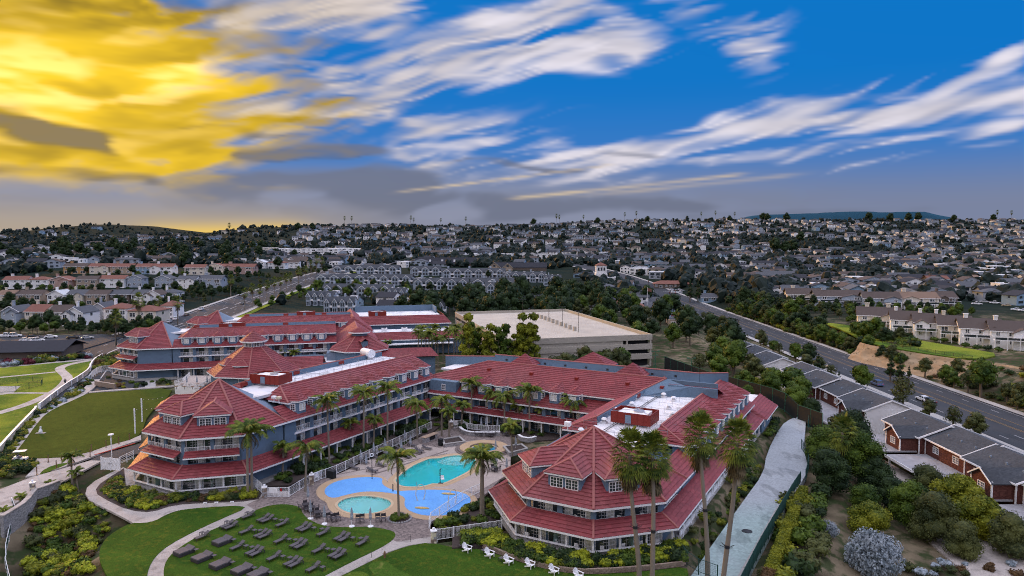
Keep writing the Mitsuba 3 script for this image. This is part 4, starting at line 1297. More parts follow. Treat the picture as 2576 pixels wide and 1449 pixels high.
for i, xx in enumerate((2, 9, 15, 24)):
    u = tag(new('roof_unit'), 'pale air conditioning unit on the flat roof before the rear block', 'air conditioner', 'air conditioners on the rear flat roof')
    part(u, 'case', MB(M).box(xx, xx + 2, 8.5, 10, 6.92, 8.1), 'white_plastic')
    part(u, 'fan_cowl', MB(M).tube([xx + 1, 9.25, 8.1], [xx + 1, 9.25, 8.25], .6, n=14), 'dark_metal')
lo = tag(new('hotel_block'), 'low flat roofed service block with grey walls between the round pavilions', 'building')
M = frame(-58, 194, 0, 10)
w = MB(M).box(-4, 24, 0, 14, -.2, 4.4)
for x0, x1, y0, y1 in ((-4, 24, 0, .3), (-4, 24, 13.7, 14), (-4, -3.7, .3, 13.7), (23.7, 24, .3, 13.7)):
    w.box(x0, x1, y0, y1, 4.4, 5.4)
w.box(6, 12, 8, 12, 4.4, 6.8)
part(lo, 'wall', w, 'membrane_grey')
part(lo, 'flat_roof', MB(M).box(-3.7, 23.7, .3, 13.7, 4.41, 4.5), 'roof_white')
for y in (-7, 5):
    part(lo, 'roof_slope', tiles([[-9, y, 4.6], [6, y, 4.6], [6, -1, 7.4], [-9, -1, 7.4]], M=M), 'roof_tile')
part(lo, 'gable_wall', MB(M).box(-8, 5.7, -6.2, 4, -.2, 4.6), 'stucco')
r = MB(M)
tiles([[20, 4, 5.6], [38, 4, 5.6], [36, 9, 7.4], [22, 9, 7.4]], mb=r)
part(lo, 'roof', r, 'roof_tile')
part(lo, 'gable_wall', MB(M).box(21, 37, 5, 12, -.2, 5.6), 'stucco')
# terrace of the round pavilion
te = tag(new('terrace'), 'raised dining terrace with white railing on the edge of the olive lawn', 'terrace')
o = [(-87.1, 181.1), (-78.6, 176.0), (-79.7, 189.2), (-82.8, 193.1), (-88.6, 193.1), (-86.6, 184.6)]
part(te, 'base', MB().slab(o, -.3, 2), 'trim')
part(te, 'floor', MB().slab(o, 2.0, 2.06), 'deck')
rl = MB()
for p, q in ((0, 1), (1, 2), (5, 0), (4, 5)):
    rail(rl, o[p], o[q], 1.0, 2.06)
part(te, 'railing', rl, 'trim')


# ------------------------------------------------------------------ parking garage
ga = tag(new('parking_garage'), 'three level concrete parking garage with light poles on its open roof', 'parking garage')
M = frame(43.5, 219, 0, 195)          # x runs left along the front, y towards the camera's side is negative
GW, GD = 47.0, 81.0
M = np.array([[-.966, -.26, 0, 43.5], [-.26, .966, 0, 219], [0, 0, 1, 0], [0, 0, 0, 1.]])


def gbox(*a):
    """A box of the garage's own frame (x to the left, y to the back)."""
    m = MB().box(*a)
    v, f = m.mesh()
    return MB(M).raw(v, f[:, ::-1])


for z in (0, 3.1, 6.1, 9.0):
    part(ga, 'deck', gbox(.25, GW - .25, .25, GD - .25, z - .35, z), 'garage_concrete')
for z in (3.1, 6.1, 9.0):
    for a in ((-.1, GW, -.1, .2), (-.1, GW, GD - .2, GD + .1), (-.1, .2, .2, GD - .2), (GW - .2, GW + .1, .2, GD - .2)):
        part(ga, 'spandrel', gbox(*a, z - .75, z + 1.0), 'parapet_tan' if z > 8 and a[3] - a[2] > 1 else 'garage_concrete')
part(ga, 'core', gbox(6, GW - 6, 8, GD - 8, 0, 8.6), 'dark_void')  # solid dark block painted as the shade inside the decks
for i in range(8):
    y = .1 + i * (GD - .8) / 7
    for x in (.1, GW - .6):
        part(ga, 'column', gbox(x, x + .5, y, y + .55, 0, 8.2), 'garage_concrete')
for i in range(1, 6):
    part(ga, 'column', gbox(i * 8, i * 8 + .5, .1, .6, 0, 8.2), 'garage_concrete')
part(ga, 'shear_wall', gbox(9.6, GW - .3, .2, .5, 0, 8.3), 'garage_concrete')
part(ga, 'floor_gap', gbox(.8, 9.4, 1.2, 1.5, .2, 8.2), 'dark_void')  # dark sheet painted as the shade between the floors
for i in range(11):
    part(ga, 'ramp_post', gbox(17.5, 18.4, 20 + i * 4.6, 20.9 + i * 4.6, 9, 10.5), 'garage_concrete')
for k_ in range(2):
    m = MB()
    for i in range(27):
        m.box(3.5 + k_ * 22, 8.5 + k_ * 22, 3 + i * 2.8, 3.12 + i * 2.8, 9.01, 9.02)
    v, f = m.mesh()
    kk = part(ga, 'stall_lines', MB(M).raw(v, f[:, ::-1]), 'line_white')
    labels[kk] = {'kind': 'stuff'}


def pole_light(x, y, z, h, two=True, m='dark_metal', label='', group=None, deg=0):
    k = tag(new('street_lamp'), label, 'street lamp', group)
    part(k, 'pole', MB(frame(x, y, z, deg)).tube([0, 0, 0], [0, 0, h], .1, .07), m)
    part(k, 'arm', MB(frame(x, y, z, deg)).beam([-.9 if two else 0, 0, h], [.9, 0, h], .06, .06), m)
    for s in ((-1, 1) if two else (1,)):
        part(k, 'lamp_head', MB(frame(x, y, z, deg)).box(s * .9 - .35, s * .9 + .35, -.16, .16, h - .02, h + .12), m)
    return k


for nm, px, py in (('left rear', 24, 62), ('second', 18, 48), ('third', 18, 33), ('nearest', 18, 17)):
    p = M @ np.array([px, py, 9, 1])
    pole_light(p[0], p[1], 9, 7, label=f'tall twin light pole, {nm} on the garage roof')


# ------------------------------------------------------------------ houses
def gable(mb, x0, x1, y0, y1, z, h, over=.5, axis='x', th=.16):
    """Two roof slopes with the ridge along the axis, as thin slabs."""
    if axis == 'x':
        ym = (y0 + y1) / 2
        a = [[x0 - over, y0 - over, z - over * h / (ym - y0)], [x1 + over, y0 - over, z - over * h / (ym - y0)], [x1 + over, ym, z + h], [x0 - over, ym, z + h]]
        b = [[x1 + over, y1 + over, z - over * h / (ym - y0)], [x0 - over, y1 + over, z - over * h / (ym - y0)], [x0 - over, ym, z + h], [x1 + over, ym, z + h]]
    else:
        xm = (x0 + x1) / 2
        a = [[x0 - over, y1 + over, z - over * h / (xm - x0)], [x0 - over, y0 - over, z - over * h / (xm - x0)], [xm, y0 - over, z + h], [xm, y1 + over, z + h]]
        b = [[x1 + over, y0 - over, z - over * h / (xm - x0)], [x1 + over, y1 + over, z - over * h / (xm - x0)], [xm, y1 + over, z + h], [xm, y0 - over, z + h]]
    for q in (a, b):
        q = np.array(q, float)
        lo = q - [0, 0, th]
        mb.raw(np.vstack([q, lo]), [[0, 1, 2], [0, 2, 3], [4, 6, 5], [4, 7, 6], [0, 4, 5], [0, 5, 1], [1, 5, 6], [1, 6, 2], [3, 2, 6], [3, 6, 7], [0, 3, 7], [0, 7, 4]])
    return mb


def gable_end(mb, x0, x1, y, z, h):
    mb.raw([[x0, y, z], [x1, y, z], [(x0 + x1) / 2, y, z + h]], [[0, 1, 2]])


def hip(mb, x0, x1, y0, y1, z, h, over=.5):
    x0, x1, y0, y1 = x0 - over, x1 + over, y0 - over, y1 + over
    k = min(x1 - x0, y1 - y0) / 2
    if x1 - x0 >= y1 - y0:
        A, B = [x0 + k, (y0 + y1) / 2, z + h], [x1 - k, (y0 + y1) / 2, z + h]
    else:
        A, B = [(x0 + x1) / 2, y0 + k, z + h], [(x0 + x1) / 2, y1 - k, z + h]
    v = [[x0, y0, z], [x1, y0, z], [x1, y1, z], [x0, y1, z], A, B]
    f = [[0, 1, 5], [0, 5, 4], [2, 3, 4], [2, 4, 5], [1, 2, 5], [3, 0, 4]] if x1 - x0 >= y1 - y0 else [[0, 1, 4], [1, 2, 5], [1, 5, 4], [2, 3, 5], [3, 0, 4], [3, 4, 5]]
    mb.raw(v, f)
    mb.box(x0, x1, y0, y1, z - .18, z - .02)


def house_kit(gid, w, d, fl, roof, wallm, roofm, seed, deck=False, chim=1, big=False, detail=True, trimw='trim'):
    """A house centred on its origin, its front to -y."""
    q = random.Random(seed)
    H_ = 2.9 * fl
    x0, x1, y0, y1 = -w / 2, w / 2, -d / 2, d / 2
    W, R = MB().box(x0, x1, y0, y1, -3.5, H_), MB()
    if roof == 'gable':
        h = d * .24
        gable(R, x0, x1, y0, y1, H_, h)
        for x in (x0, x1):
            W.raw([[x, y0, H_], [x, y1, H_], [x, 0, H_ + h - .12]], [[0, 1, 2]])
    elif roof == 'front':
        h = w * .22
        gable(R, x0, x1, y0, y1, H_, h, axis='y')
        gable_end(W, x0, x1, y0, H_, h - .1)
        gable_end(W, x0, x1, y1, H_, h - .1)
    elif roof == 'hip':
        hip(R, x0, x1, y0, y1, H_ + .18, min(w, d) * .2)
    else:
        W.box(x0 - .1, x1 + .1, y0 - .1, y1 + .1, H_, H_ + .5)
        R.box(x0 + .1, x1 - .1, y0 + .1, y1 - .1, H_ + .42, H_ + .53)
    P = dict(wall=(W, wallm), roof=(R, roofm))
    if big:                                   # a lower gabled bay in front
        bw = w * .48
        bx = x0 + bw / 2 + (0 if q.random() < .5 else w - bw)
        B = MB().box(bx - bw / 2, bx + bw / 2, y0 - 2.2, y0 + .1, -3.5, H_ - .35)
        gable_end(B, bx - bw / 2, bx + bw / 2, y0 - 2.2, H_ - .35, bw * .26)
        P['bay'] = (B, wallm)
        P['bay_roof'] = (gable(MB(), bx - bw / 2, bx + bw / 2, y0 - 2.2, y0 + 3, H_ - .35, bw * .28, .45, 'y'), roofm)
    n = max(2, int(w / 3.4))
    i = 0
    for f in range(fl):
        for c in range(n):
            xc = x0 + w * (c + .5) / n + q.uniform(-.2, .2)
            ww, hh = q.choice(((1.6, 1.4), (2.0, 1.5), (1.2, 1.5), (2.3, 2.05)))
            zz = f * 2.9 + (.1 if hh > 2 else .9)
            yy = y0
            if big and abs(xc - bx) < bw / 2:
                yy = y0 - 2.2
            s = '' if i == 0 else f'_{i:03d}'
            if detail:
                fr_, pn_ = window_mesh(ww, hh, 2, 1, 2, .12)
                P['window' + s] = (MB(frame(xc, yy - .03, zz, 0)).raw(*fr_.mesh()), trimw)
                P['pane' + s] = (MB(frame(xc, yy - .03, zz, 0)).raw(*pn_.mesh()), 'glass')
            else:
                P['window' + s] = (MB().box(xc - ww / 2, xc + ww / 2, yy - .04, yy, zz, zz + hh), 'glass')
            i += 1
    for s_, xx in ((-1, x0), (1, x1)):
        s = f'_{i:03d}'
        P['window' + s] = (MB().box(*sorted((xx, xx + s_ * .04)), -.8, .8, H_ - 2.0, H_ - .7), 'glass')
        i += 1
    if deck:
        D = MB().box(x0 + .2, x1 - .2, y0 - 4.4, y0 - (2.25 if big else 0), 2.7, 2.9)
        for k_ in range(4):
            xx = x0 + .4 + (w - .8) * k_ / 3
            D.box(xx - .11, xx + .11, y0 - 4.35, y0 - 4.13, -3.5, 3.9)
        P['deck'] = (D, trimw)
        rr = MB()
        rr.beam([x0 + .2, y0 - 4.3, 3.85], [x1 - .2, y0 - 4.3, 3.85], .08, .08).beam([x0 + .25, y0 - 4.3, 3.85], [x0 + .25, y0, 3.85], .08, .08).beam([x1 - .25, y0 - 4.3, 3.85], [x1 - .25, y0, 3.85], .08, .08)
        P['railing'] = (rr, trimw)
        P['glass_panel'] = (MB().box(x0 + .3, x1 - .3, y0 - 4.32, y0 - 4.28, 2.95, 3.78), 'glass')
    if detail and roof in ('gable', 'front'):
        F_ = MB().box(x0 - .5, x1 + .5, y0 - .55, y0 - .45, H_ - .42, H_ - .18) if roof == 'gable' else MB().beam([x0 - .5, y0 - .5, H_ - .3], [0, y0 - .5, H_ + w * .22 - .05], .1, .26).beam([x1 + .5, y0 - .5, H_ - .3], [0, y0 - .5, H_ + w * .22 - .05], .1, .26)
        P['fascia'] = (F_, trimw)
    for c in range(chim):
        xx = x0 + w * (.22 + .5 * c) + q.uniform(-.4, .4)
        C = MB().box(xx - .55, xx + .55, -.2, .9, H_ - .5, H_ + d * .24 + 1.3)
        C.box(xx - .7, xx + .7, -.35, 1.05, H_ + d * .24 + 1.3, H_ + d * .24 + 1.55)
        s = '' if c == 0 else f'_{c:03d}'
        P['chimney' + s] = (C, wallm)
    kit(gid, **P)


COL = {'white': 'white', 'cream': 'cream', 'tan': 'tan', 'ochre': 'ochre', 'grey': 'grey', 'blue': 'blue grey', 'pink': 'pale pink', 'slate': 'slate grey', 'brown': 'dark brown'}
ROF = {'red': 'red tile', 'brown': 'brown', 'grey': 'grey', 'dark': 'dark', 'pale': 'flat white', 'tan': 'tan'}
KITS = {}


def house(x, y, w, wallc, roofc, shape, deg, where, d=10.5, fl=2, deck=False, chim=1, big=False, detail=True, group=None, z=None, base=11.0, name='house', lab=None):
    """One house of the width w at (x, y); kits of equal make are shared and stretched to the width."""
    key_ = (wallc, roofc, shape, fl, deck, chim, big, detail, round(d))
    if key_ not in KITS:
        gid = f'kit_house_{len(KITS):02d}'
        house_kit(gid, base, d, fl, shape, 'wall_' + wallc, 'roofing_' + roofc, len(KITS), deck, chim, big, detail)
        KITS[key_] = gid
    k = new(name)
    sx = w / base
    put(k, KITS[key_], frame(x, y, hz(x, y) if z is None else z, deg) @ np.diag([sx, 1, 1, 1]))
    tag(k, lab or f'{COL[wallc]} house with {ROF[roofc]} roof{" and white deck" if deck else ""}, {where}', 'house', group)
    return k


ORD = ('first', 'second', 'third', 'fourth', 'fifth', 'sixth', 'seventh', 'eighth', 'ninth', 'tenth', 'eleventh', 'twelfth', 'thirteenth')


def row(pts, where, fl=2, d=10, **kw):
    for i, p in enumerate(pts):
        x, y, w, wc, rc, sh = p[:6]
        big = len(p) > 6
        house(x, y + d / 2, w * 1.0, wc, rc, sh, rng.uniform(-4, 4), f'{ORD[i]} from left in {where}', fl=fl, d=d, big=big, **kw)


row([(-232.3, 327.0, 8.7, 'slate', 'grey', 'front', 1), (-221.0, 327.0, 9.3, 'cream', 'red', 'gable'), (-208.9, 324.0, 8.6, 'white', 'brown', 'gable'), (-199.4, 322.0, 8.5, 'white', 'grey', 'front', 1), (-201.7, 344.4, 7.2, 'grey', 'grey', 'front'), (-190.3, 338.6, 10.9, 'white', 'red', 'hip'), (-172.9, 330.4, 13.7, 'cream', 'red', 'hip'), (-173.8, 355.6, 6.4, 'white', 'red', 'hip')], 'the nearest left terrace', d=12)
row([(-295.2, 412.0, 10.1, 'cream', 'tan', 'gable'), (-282.3, 413.1, 14.8, 'tan', 'brown', 'gable'), (-266.3, 413.1, 10.1, 'white', 'pale', 'front'), (-255.7, 415.1, 11.0, 'cream', 'grey', 'gable', 1), (-242.9, 413.4, 12.5, 'tan', 'brown', 'gable'), (-231.4, 416.0, 11.8, 'brown', 'grey', 'gable'), (-219.7, 416.3, 8.7, 'white', 'grey', 'gable'), (-210.7, 414.9, 9.4, 'white', 'brown', 'front', 1), (-206.2, 424.3, 10.4, 'white', 'grey', 'hip')], 'the second left terrace')
row([(-354.4, 504.7, 16.2, 'white', 'red', 'gable'), (-337.4, 504.3, 15.2, 'white', 'red', 'hip'), (-321.7, 504.3, 16.2, 'pink', 'red', 'front', 1), (-304.1, 505.4, 14.3, 'tan', 'brown', 'gable'), (-287.2, 508.6, 18.3, 'white', 'red', 'gable'), (-272.3, 510.4, 10.6, 'slate', 'grey', 'front'), (-251.2, 509.7, 11.6, 'slate', 'grey', 'front'), (-233.3, 507.5, 13.4, 'white', 'grey', 'gable', 1), (-218.6, 511.5, 18.4, 'slate', 'grey', 'gable')], 'the third left terrace')
row([(-356.6, 578.9, 19.1, 'ochre', 'brown', 'gable'), (-336.2, 577.7, 16.4, 'cream', 'red', 'gable', 1), (-316.8, 575.3, 18.5, 'tan', 'red', 'gable'), (-299.2, 574.9, 11.9, 'blue', 'red', 'gable'), (-284.2, 575.3, 17.4, 'white', 'red', 'gable', 1), (-257.7, 575.7, 16.3, 'cream', 'red', 'gable'), (-250.1, 596.6, 14.7, 'cream', 'red', 'front'), (-232.7, 602.5, 27.3, 'pink', 'red', 'gable', 1), (-248.4, 696.4, 11.8, 'white', 'pale', 'front'), (-232.6, 700.4, 17.2, 'white', 'red', 'hip'), (-227.5, 730.9, 15.2, 'white', 'brown', 'gable')], 'the top left terrace')
# white three storey row under the hill and other larger blocks in the middle distance
for i, p in enumerate([(-337.3, 962.4, 34.6), (-313.6, 967.8, 16.5), (-295.1, 955.0, 23.5), (-268.3, 949.7, 26.9), (-245.0, 949.7, 25.1)] + [(-238.8, 962.4, 20.7), (-214.9, 961.0, 32.0)]):
    house(p[0], p[1] + 6, p[2], 'cream' if i == 0 else 'white', 'pale', 'flat', 0, f'{ORD[i]} in the pale row under the left hill', d=11, fl=3, chim=0, base=14)
for i, p in enumerate([(-21.8, 913.2, 16.1), (-7.6, 923.4, 16.3), (5.1, 926.0, 10.9), (15.9, 924.1, 12.7), (26.6, 917.0, 10.8), (40.9, 915.7, 21.5)]):
    house(p[0], p[1] + 6, p[2], 'white', 'grey' if i > 1 else 'pale', 'front' if i > 1 else 'flat', 0, f'{ORD[i]} in the row behind the steep gables', d=11, fl=2, chim=0)


def steep(x, y, w, d, hw, h, label, deg=0, wallc='wall_tan'):
    k = tag(new('gabled_hall'), label, 'building')
    M = frame(x, y, hz(x, y), deg)
    W = MB(M).box(-w / 2, w / 2, 0, d, -4, hw)
    gable_end(W, -w / 2, w / 2, 0, hw, h - .2)
    part(k, 'wall', W, wallc)
    part(k, 'roof', gable(MB(M), -w / 2, w / 2, 0, d, hw, h, .7, 'y', .25), 'roofing_dark')
    part(k, 'window', MB(M).box(-1.1, 1.1, -.06, 0, hw + .6, hw + 2.6), 'glass')
    part(k, 'fascia', MB(M).beam([-w / 2 - .7, -.75, hw - .7], [0, -.75, h + hw], .12, .35).beam([w / 2 + .7, -.75, hw - .7], [0, -.75, h + hw], .12, .35), 'parapet_tan')


for i, p in enumerate([(-108.0, 779.0, 11.4), (-91.8, 772.5, 11.4), (-59.1, 810.7, 9.5), (-40.1, 796.1, 10.9), (-17.2, 691.6, 12.2), (-4.3, 694.5, 10.2)]):
    steep(p[0], p[1], p[2], 26 if i < 2 else 14, 2.5, p[2] * .42, f'hall with steep dark roof and tan gable front, {ORD[i]} from the left', wallc='wall_tan' if i not in (2, 3) else 'wall_cream')
k = tag(new('gabled_hall'), 'long dark roofed hall with small dormers between the steep gables', 'building')
p = [(-68.5, 755.9)]
M = frame(*p[0], hz(*p[0]), 0)
part(k, 'wall', MB(M).box(-32, 30, 0, 14, -4, 3), 'wall_brown')
part(k, 'roof', gable(MB(M), -32, 30, 0, 14, 3, 6), 'roofing_dark')
for i in range(4):
    part(k, 'dormer', MB(M).box(-20 + i * 13, -18 + i * 13, 1.5, 6, 4, 6.6), 'trim')
k = tag(new('gabled_hall'), 'long low dark roof right of the steep gables', 'building')
p = [(12.1, 699.9)]
M = frame(*p[0], hz(*p[0]), 0)
part(k, 'wall', MB(M).box(-30, 22, 0, 14, -4, 3), 'wall_brown')
part(k, 'roof', gable(MB(M), -30, 22, 0, 14, 3, 4.5), 'roofing_dark')


# grey blue condominiums with white balconies
def condo_kit(gid, L, seed, flat=False):
    q = random.Random(seed)
    P, W, R = {}, MB(), MB()
    W.box(-L / 2, L / 2, 0, 11, -4, 5.6)
    gable(R, -L / 2, L / 2, 0, 11, 5.6, 2.4, .4)
    P['wall'], P['roof'] = (W, 'wall_slate'), (R, 'shingle_grey')
    n = max(2, int(L / 8))
    wi = 0
    for i in range(n):
        xc = -L / 2 + L * (i + .5) / n
        g = MB().box(xc - 2.6, xc + 2.6, -2.4, .1, -4, 5.4)
        gable_end(g, xc - 2.6, xc + 2.6, -2.4, 5.4, 1.9)
        s = '' if i == 0 else f'_{i:03d}'
        P['bay' + s] = (g, 'wall_slate')
        P['bay_roof' + s] = (gable(MB(), xc - 2.6, xc + 2.6, -2.4, 4, 5.4, 2.0, .45, 'y'), 'shingle_grey')
        P['bay_trim' + s] = (MB().beam([xc - 3.0, -2.9, 5.0], [xc, -2.9, 7.35], .1, .3).beam([xc + 3.0, -2.9, 5.0], [xc, -2.9, 7.35], .1, .3), 'trim')
        b = MB()
        b.box(xc + 2.7, xc + L / n - 2.7, -2.0, 0, 2.55, 2.75).box(xc + 2.7, xc + L / n - 2.7, -2.0, -1.9, 3.55, 3.7)
        b.box(xc + 2.8, xc + L / n - 2.8, -1.98, -1.92, 2.8, 3.5)
        for xx in (xc + 2.75, xc + L / n - 2.75):
            b.box(xx - .1, xx + .1, -2, -1.8, -4, 5.2)
        P['balcony' + s] = (b, 'trim')
        for zz in (.3, 3.1):
            for xx, yy in ((xc - 1.1, -2.4), (xc + 1.1, -2.4), (xc + L / n / 2, 0)):
                s2 = '' if wi == 0 else f'_{wi:03d}'
                P['window' + s2] = (MB().box(xx - .75, xx + .75, yy - .05, yy, zz, zz + 1.9), 'glass')
                wi += 1
    for i in range(max(1, n // 2)):
        xx = -L / 2 + L * (i + .3) / max(1, n // 2)
        s = '' if i == 0 else f'_{i:03d}'
        P['chimney' + s] = (MB().box(xx - .8, xx + .8, 5, 6.6, 5, 9.6), 'wall_slate')
    if flat:
        for i in range(n):
            s = '' if i == 0 else f'_{i:03d}'
            xx = -L / 2 + L * (i + .5) / n
            P['flat_roof' + s] = (MB().box(xx - L / n / 2 + .2, xx + L / n / 2 - .2, 4 + q.uniform(0, 1), 15, 5.8, 6.8 + q.uniform(0, .9)), 'roof_white')
            P['skylight' + s] = (MB().box(xx - 1, xx + 1, 7, 9, 7.2, 8.0), 'trim')
    kit(gid, **P)


for i, (L, fl) in enumerate(((26, False), (40, True), (52, False), (24, True), (34, True))):
    condo_kit(f'kit_condo_{i}', L, i, fl)
CL = (26, 40, 52, 24, 34)
for i, p in enumerate([(-126.8, 546.2, 49.2, 1), (-89.6, 545.1, 25.6, 0), (-51.9, 515.8, 40.4, 1), (-14.4, 517.9, 31.5, 0), (-130.3, 631.4, 59.4, 2), (-76.1, 623.5, 26.9, 0), (-32.8, 603.8, 54.4, 2), (9.9, 574.9, 34.9, 1), (-115.5, 472.9, 22.2, 0), (-91.7, 469.9, 23.0, 3), (-7.8, 486.7, 21.0, 3), (-44.5, 402.6, 16.6, 3), (-113.8, 418.4, 16.4, 4), (-92.9, 379.8, 16.4, 4), (30.9, 546.6, 13.9, 3), (-73.1, 446.8, 11.4, 3), (-40.5, 359.6, 12.7, 0)]):
    rw = ("front", "front", "front", "front", "rear", "rear", "rear", "rear", "near", "near", "near", "near", "nearest", "nearest", "near", "near", "nearest")[i]
    kk = tag(new('condominium'), f'grey condominium block with white trimmed gables in the {rw} row, {ORD[(0, 1, 2, 3, 0, 1, 2, 3, 0, 1, 2, 3, 0, 1, 4, 5, 2)[i]]} from left', 'apartment building')
    put(kk, f'kit_condo_{p[3]}', frame(p[0], p[1], hz(p[0], p[1]), rng.uniform(-5, 5)) @ np.diag([p[2] / CL[p[3]], 1, 1, 1]))
# white tower with a red roof by the crossing
k = tag(new('tower_house'), 'white stucco tower with arched opening and small red tile roof by the crossing', 'building')
p = [(70.3, 556.7)]
M = frame(*p[0], hz(*p[0]), 0)
part(k, 'wall', MB(M).box(-4.5, 4.5, 0, 9, -4, 9).box(-4, 4, .5, 8.5, 9, 15).box(4.5, 12, 1, 9, -4, 6), 'wall_white')
r = MB(M)
hip(r, -4, 4, .5, 8.5, 15.2, 2.4)
part(k, 'roof', r, 'roofing_red')
for xx in (-2.2, 0, 2.2):
    part(k, 'window', MB(M).box(xx - .7, xx + .7, .42, .5, 11, 13.6), 'glass')
part(k, 'arch', MB(M).box(-1.5, 1.5, -.06, 0, 0, 4).tube([0, -.06, 4], [0, 0, 4], 1.5, n=16), 'dark_void')

# red shingled townhouses along the drive on the right
def townhouse(x, y0, y1, label, zg=-4.4, white_end=True, gables=()):
    """A long two storey row, its eaves to -x, running from y1 (far) to y0 (near)."""
    k = tag(new('townhouse_row'), label, 'townhouse')
    E, Rr, D = 5.7, 7.8, 11.5
    n = max(1, int(round((y1 - y0) / 13)))
    seg = (y1 - y0) / n
    w, tr = MB(frame(0, 0, zg, 0)), MB(frame(0, 0, zg, 0))
    for i in range(n):
        a, b = y0 + i * seg, y0 + (i + 1) * seg
        s = .9 * (i % 2) - .25 * i
        xx = x + s
        w.box(xx, xx + D, a, b, 0, E)
        r = MB(frame(0, 0, zg, 0))
        gable(r, xx, xx + D, a, b, E, Rr - E, .5, 'y', .2)
        part(k, 'roof', r, 'shingle_grey')
        for yy in (a, b):
            w.raw([[xx, yy, E], [xx + D, yy, E], [xx + D / 2, yy, Rr - .15]], [[0, 1, 2]])
        tr.beam([xx - .52, a - .5, E - .3], [xx - .52, b + .5, E - .3], .1, .28)
        for yy in (a - .5, b + .5):
            tr.beam([xx - .5, yy, E - .25], [xx + D / 2, yy, Rr], .12, .28)
            tr.beam([xx + D + .5, yy, E - .25], [xx + D / 2, yy, Rr], .12, .28)
        for yy in (a + .1, b - .1):
            tr.box(xx - .1, xx + .08, yy - .12, yy + .12, 0, E - .3)
        for q, yy in enumerate((a + seg * .27, a + seg * .73)):
            put(new(k + '__window'), 'kit_window_double', frame(xx - .03, yy, zg + 3.3, -90))
        # a projecting gabled bay on every other segment
        if i % 2 == 0:
            bx, ba, bb = xx - 3.4, a + seg * .06, a + seg * .45
            w.box(bx, xx + .2, ba, bb, 2.6, E - .2)
            w.raw([[bx, ba, E - .2], [bx, bb, E - .2], [bx, (ba + bb) / 2, E + 1.35]], [[0, 1, 2]])
            r = MB(frame(0, 0, zg, 0))
            gable(r, bx, xx + 5, ba, bb, E - .2, 1.5, .4, 'x', .18)
            part(k, 'bay_roof', r, 'shingle_grey')
            for yy in (ba, bb):
                tr.box(bx - .1, bx + .1, yy - .13, yy + .13, 2.6, E - .2)
                tr.beam([bx - .45, yy + (-.4 if yy == ba else .4), E - .5], [bx - .45, (ba + bb) / 2, E + 1.3], .1, .2)
            put(new(k + '__window'), 'kit_window_double', frame(bx - .03, (ba + bb) / 2, zg + 3.4, -90))
        for q in range(3):
            part(k, 'roof_vent', MB(frame(xx + 2.5, a + 2 + q * 4, zg + 6.7, 0)).box(-.14, .14, -.14, .14, -.5, .22), 'membrane_grey')
        # carport
        part(k, 'carport_roof', MB(frame(0, 0, zg, 0)).box(xx - 8.2, xx - .1, a + .5, b - .6, 2.35 - .25 * (i % 2), 2.6 - .25 * (i % 2)), 'gravel_roof')
        tr.box(xx - 8.3, xx - 8.2, a + .5, b - .6, 2.15 - .25 * (i % 2), 2.66 - .25 * (i % 2))
        for yy in (a + 1.2, b - 1.4):
            part(k, 'carport_post', MB(frame(0, 0, zg, 0)).box(xx - 7.8, xx - 7.5, yy - .15, yy + .15, 0, 2.2), 'trim')
    if white_end:
        e = MB(frame(0, 0, zg, 0)).box(x - .02, x + D + .02, y0 - .14, y0 - .02, 0, E)
        e.raw([[x, y0 - .1, E], [x + D, y0 - .1, E], [x + D / 2, y0 - .1, Rr - .15]], [[0, 1, 2]])
        part(k, 'end_wall', e, 'wall_white')
        labels[k + '__end_wall'] = {'label': 'blank white end wall'}
    part(k, 'wall', w, 'shingle_red'), part(k, 'trim', tr, 'trim')
    return k


townhouse(80.5, 84, 149, 'nearest red shingled townhouse row with grey roof and carports at right', white_end=False)
townhouse(79.5, 157.5, 207, 'second red shingled townhouse row with a blank white end wall')
townhouse(76.5, 214, 254, 'farthest red shingled townhouse row half hidden by trees')
# houses on the bluff
for i, p in enumerate([(157.5, 298.7, 14.0, 'cream'), (160.5, 282.8, 9.8, 'white'), (164.6, 273.9, 9.5, 'white'), (169.4, 265.5, 9.8, 'cream'), (172.8, 255.7, 11.5, 'white'), (178.6, 248.3, 10.6, 'white')]):
    house(p[0] + 1.5, p[1] + 8, p[2] * 1.15, p[3], 'brown', 'gable', -24, f'{ORD[i]} from left on the bluff lawn', d=13, deck=True, chim=2 if i in (0, 2) else 1, big=True, z=1.0)
for i, p in enumerate([(175.7, 421.3, 18.9, 'cream', 'brown', 1), (189.7, 406.5, 25.5, 'slate', 'brown', 1), (207.6, 392.8, 18.5, 'slate', 'brown', 1), (227.5, 392.8, 20.2, 'cream', 'tan', 1), (245.7, 397.2, 10.7, 'brown', 'brown', 1), (303.9, 436.9, 21.5, 'grey', 'dark', 1), (186.5, 520.8, 14.0, 'pink', 'brown', 0)]):
    house(p[0], p[1] + 7, p[2], p[3], p[4], 'gable', rng.uniform(-14, -4), f'{ORD[i]} from left behind the bluff hedge', d=13, deck=True, chim=1, big=bool(p[5]))
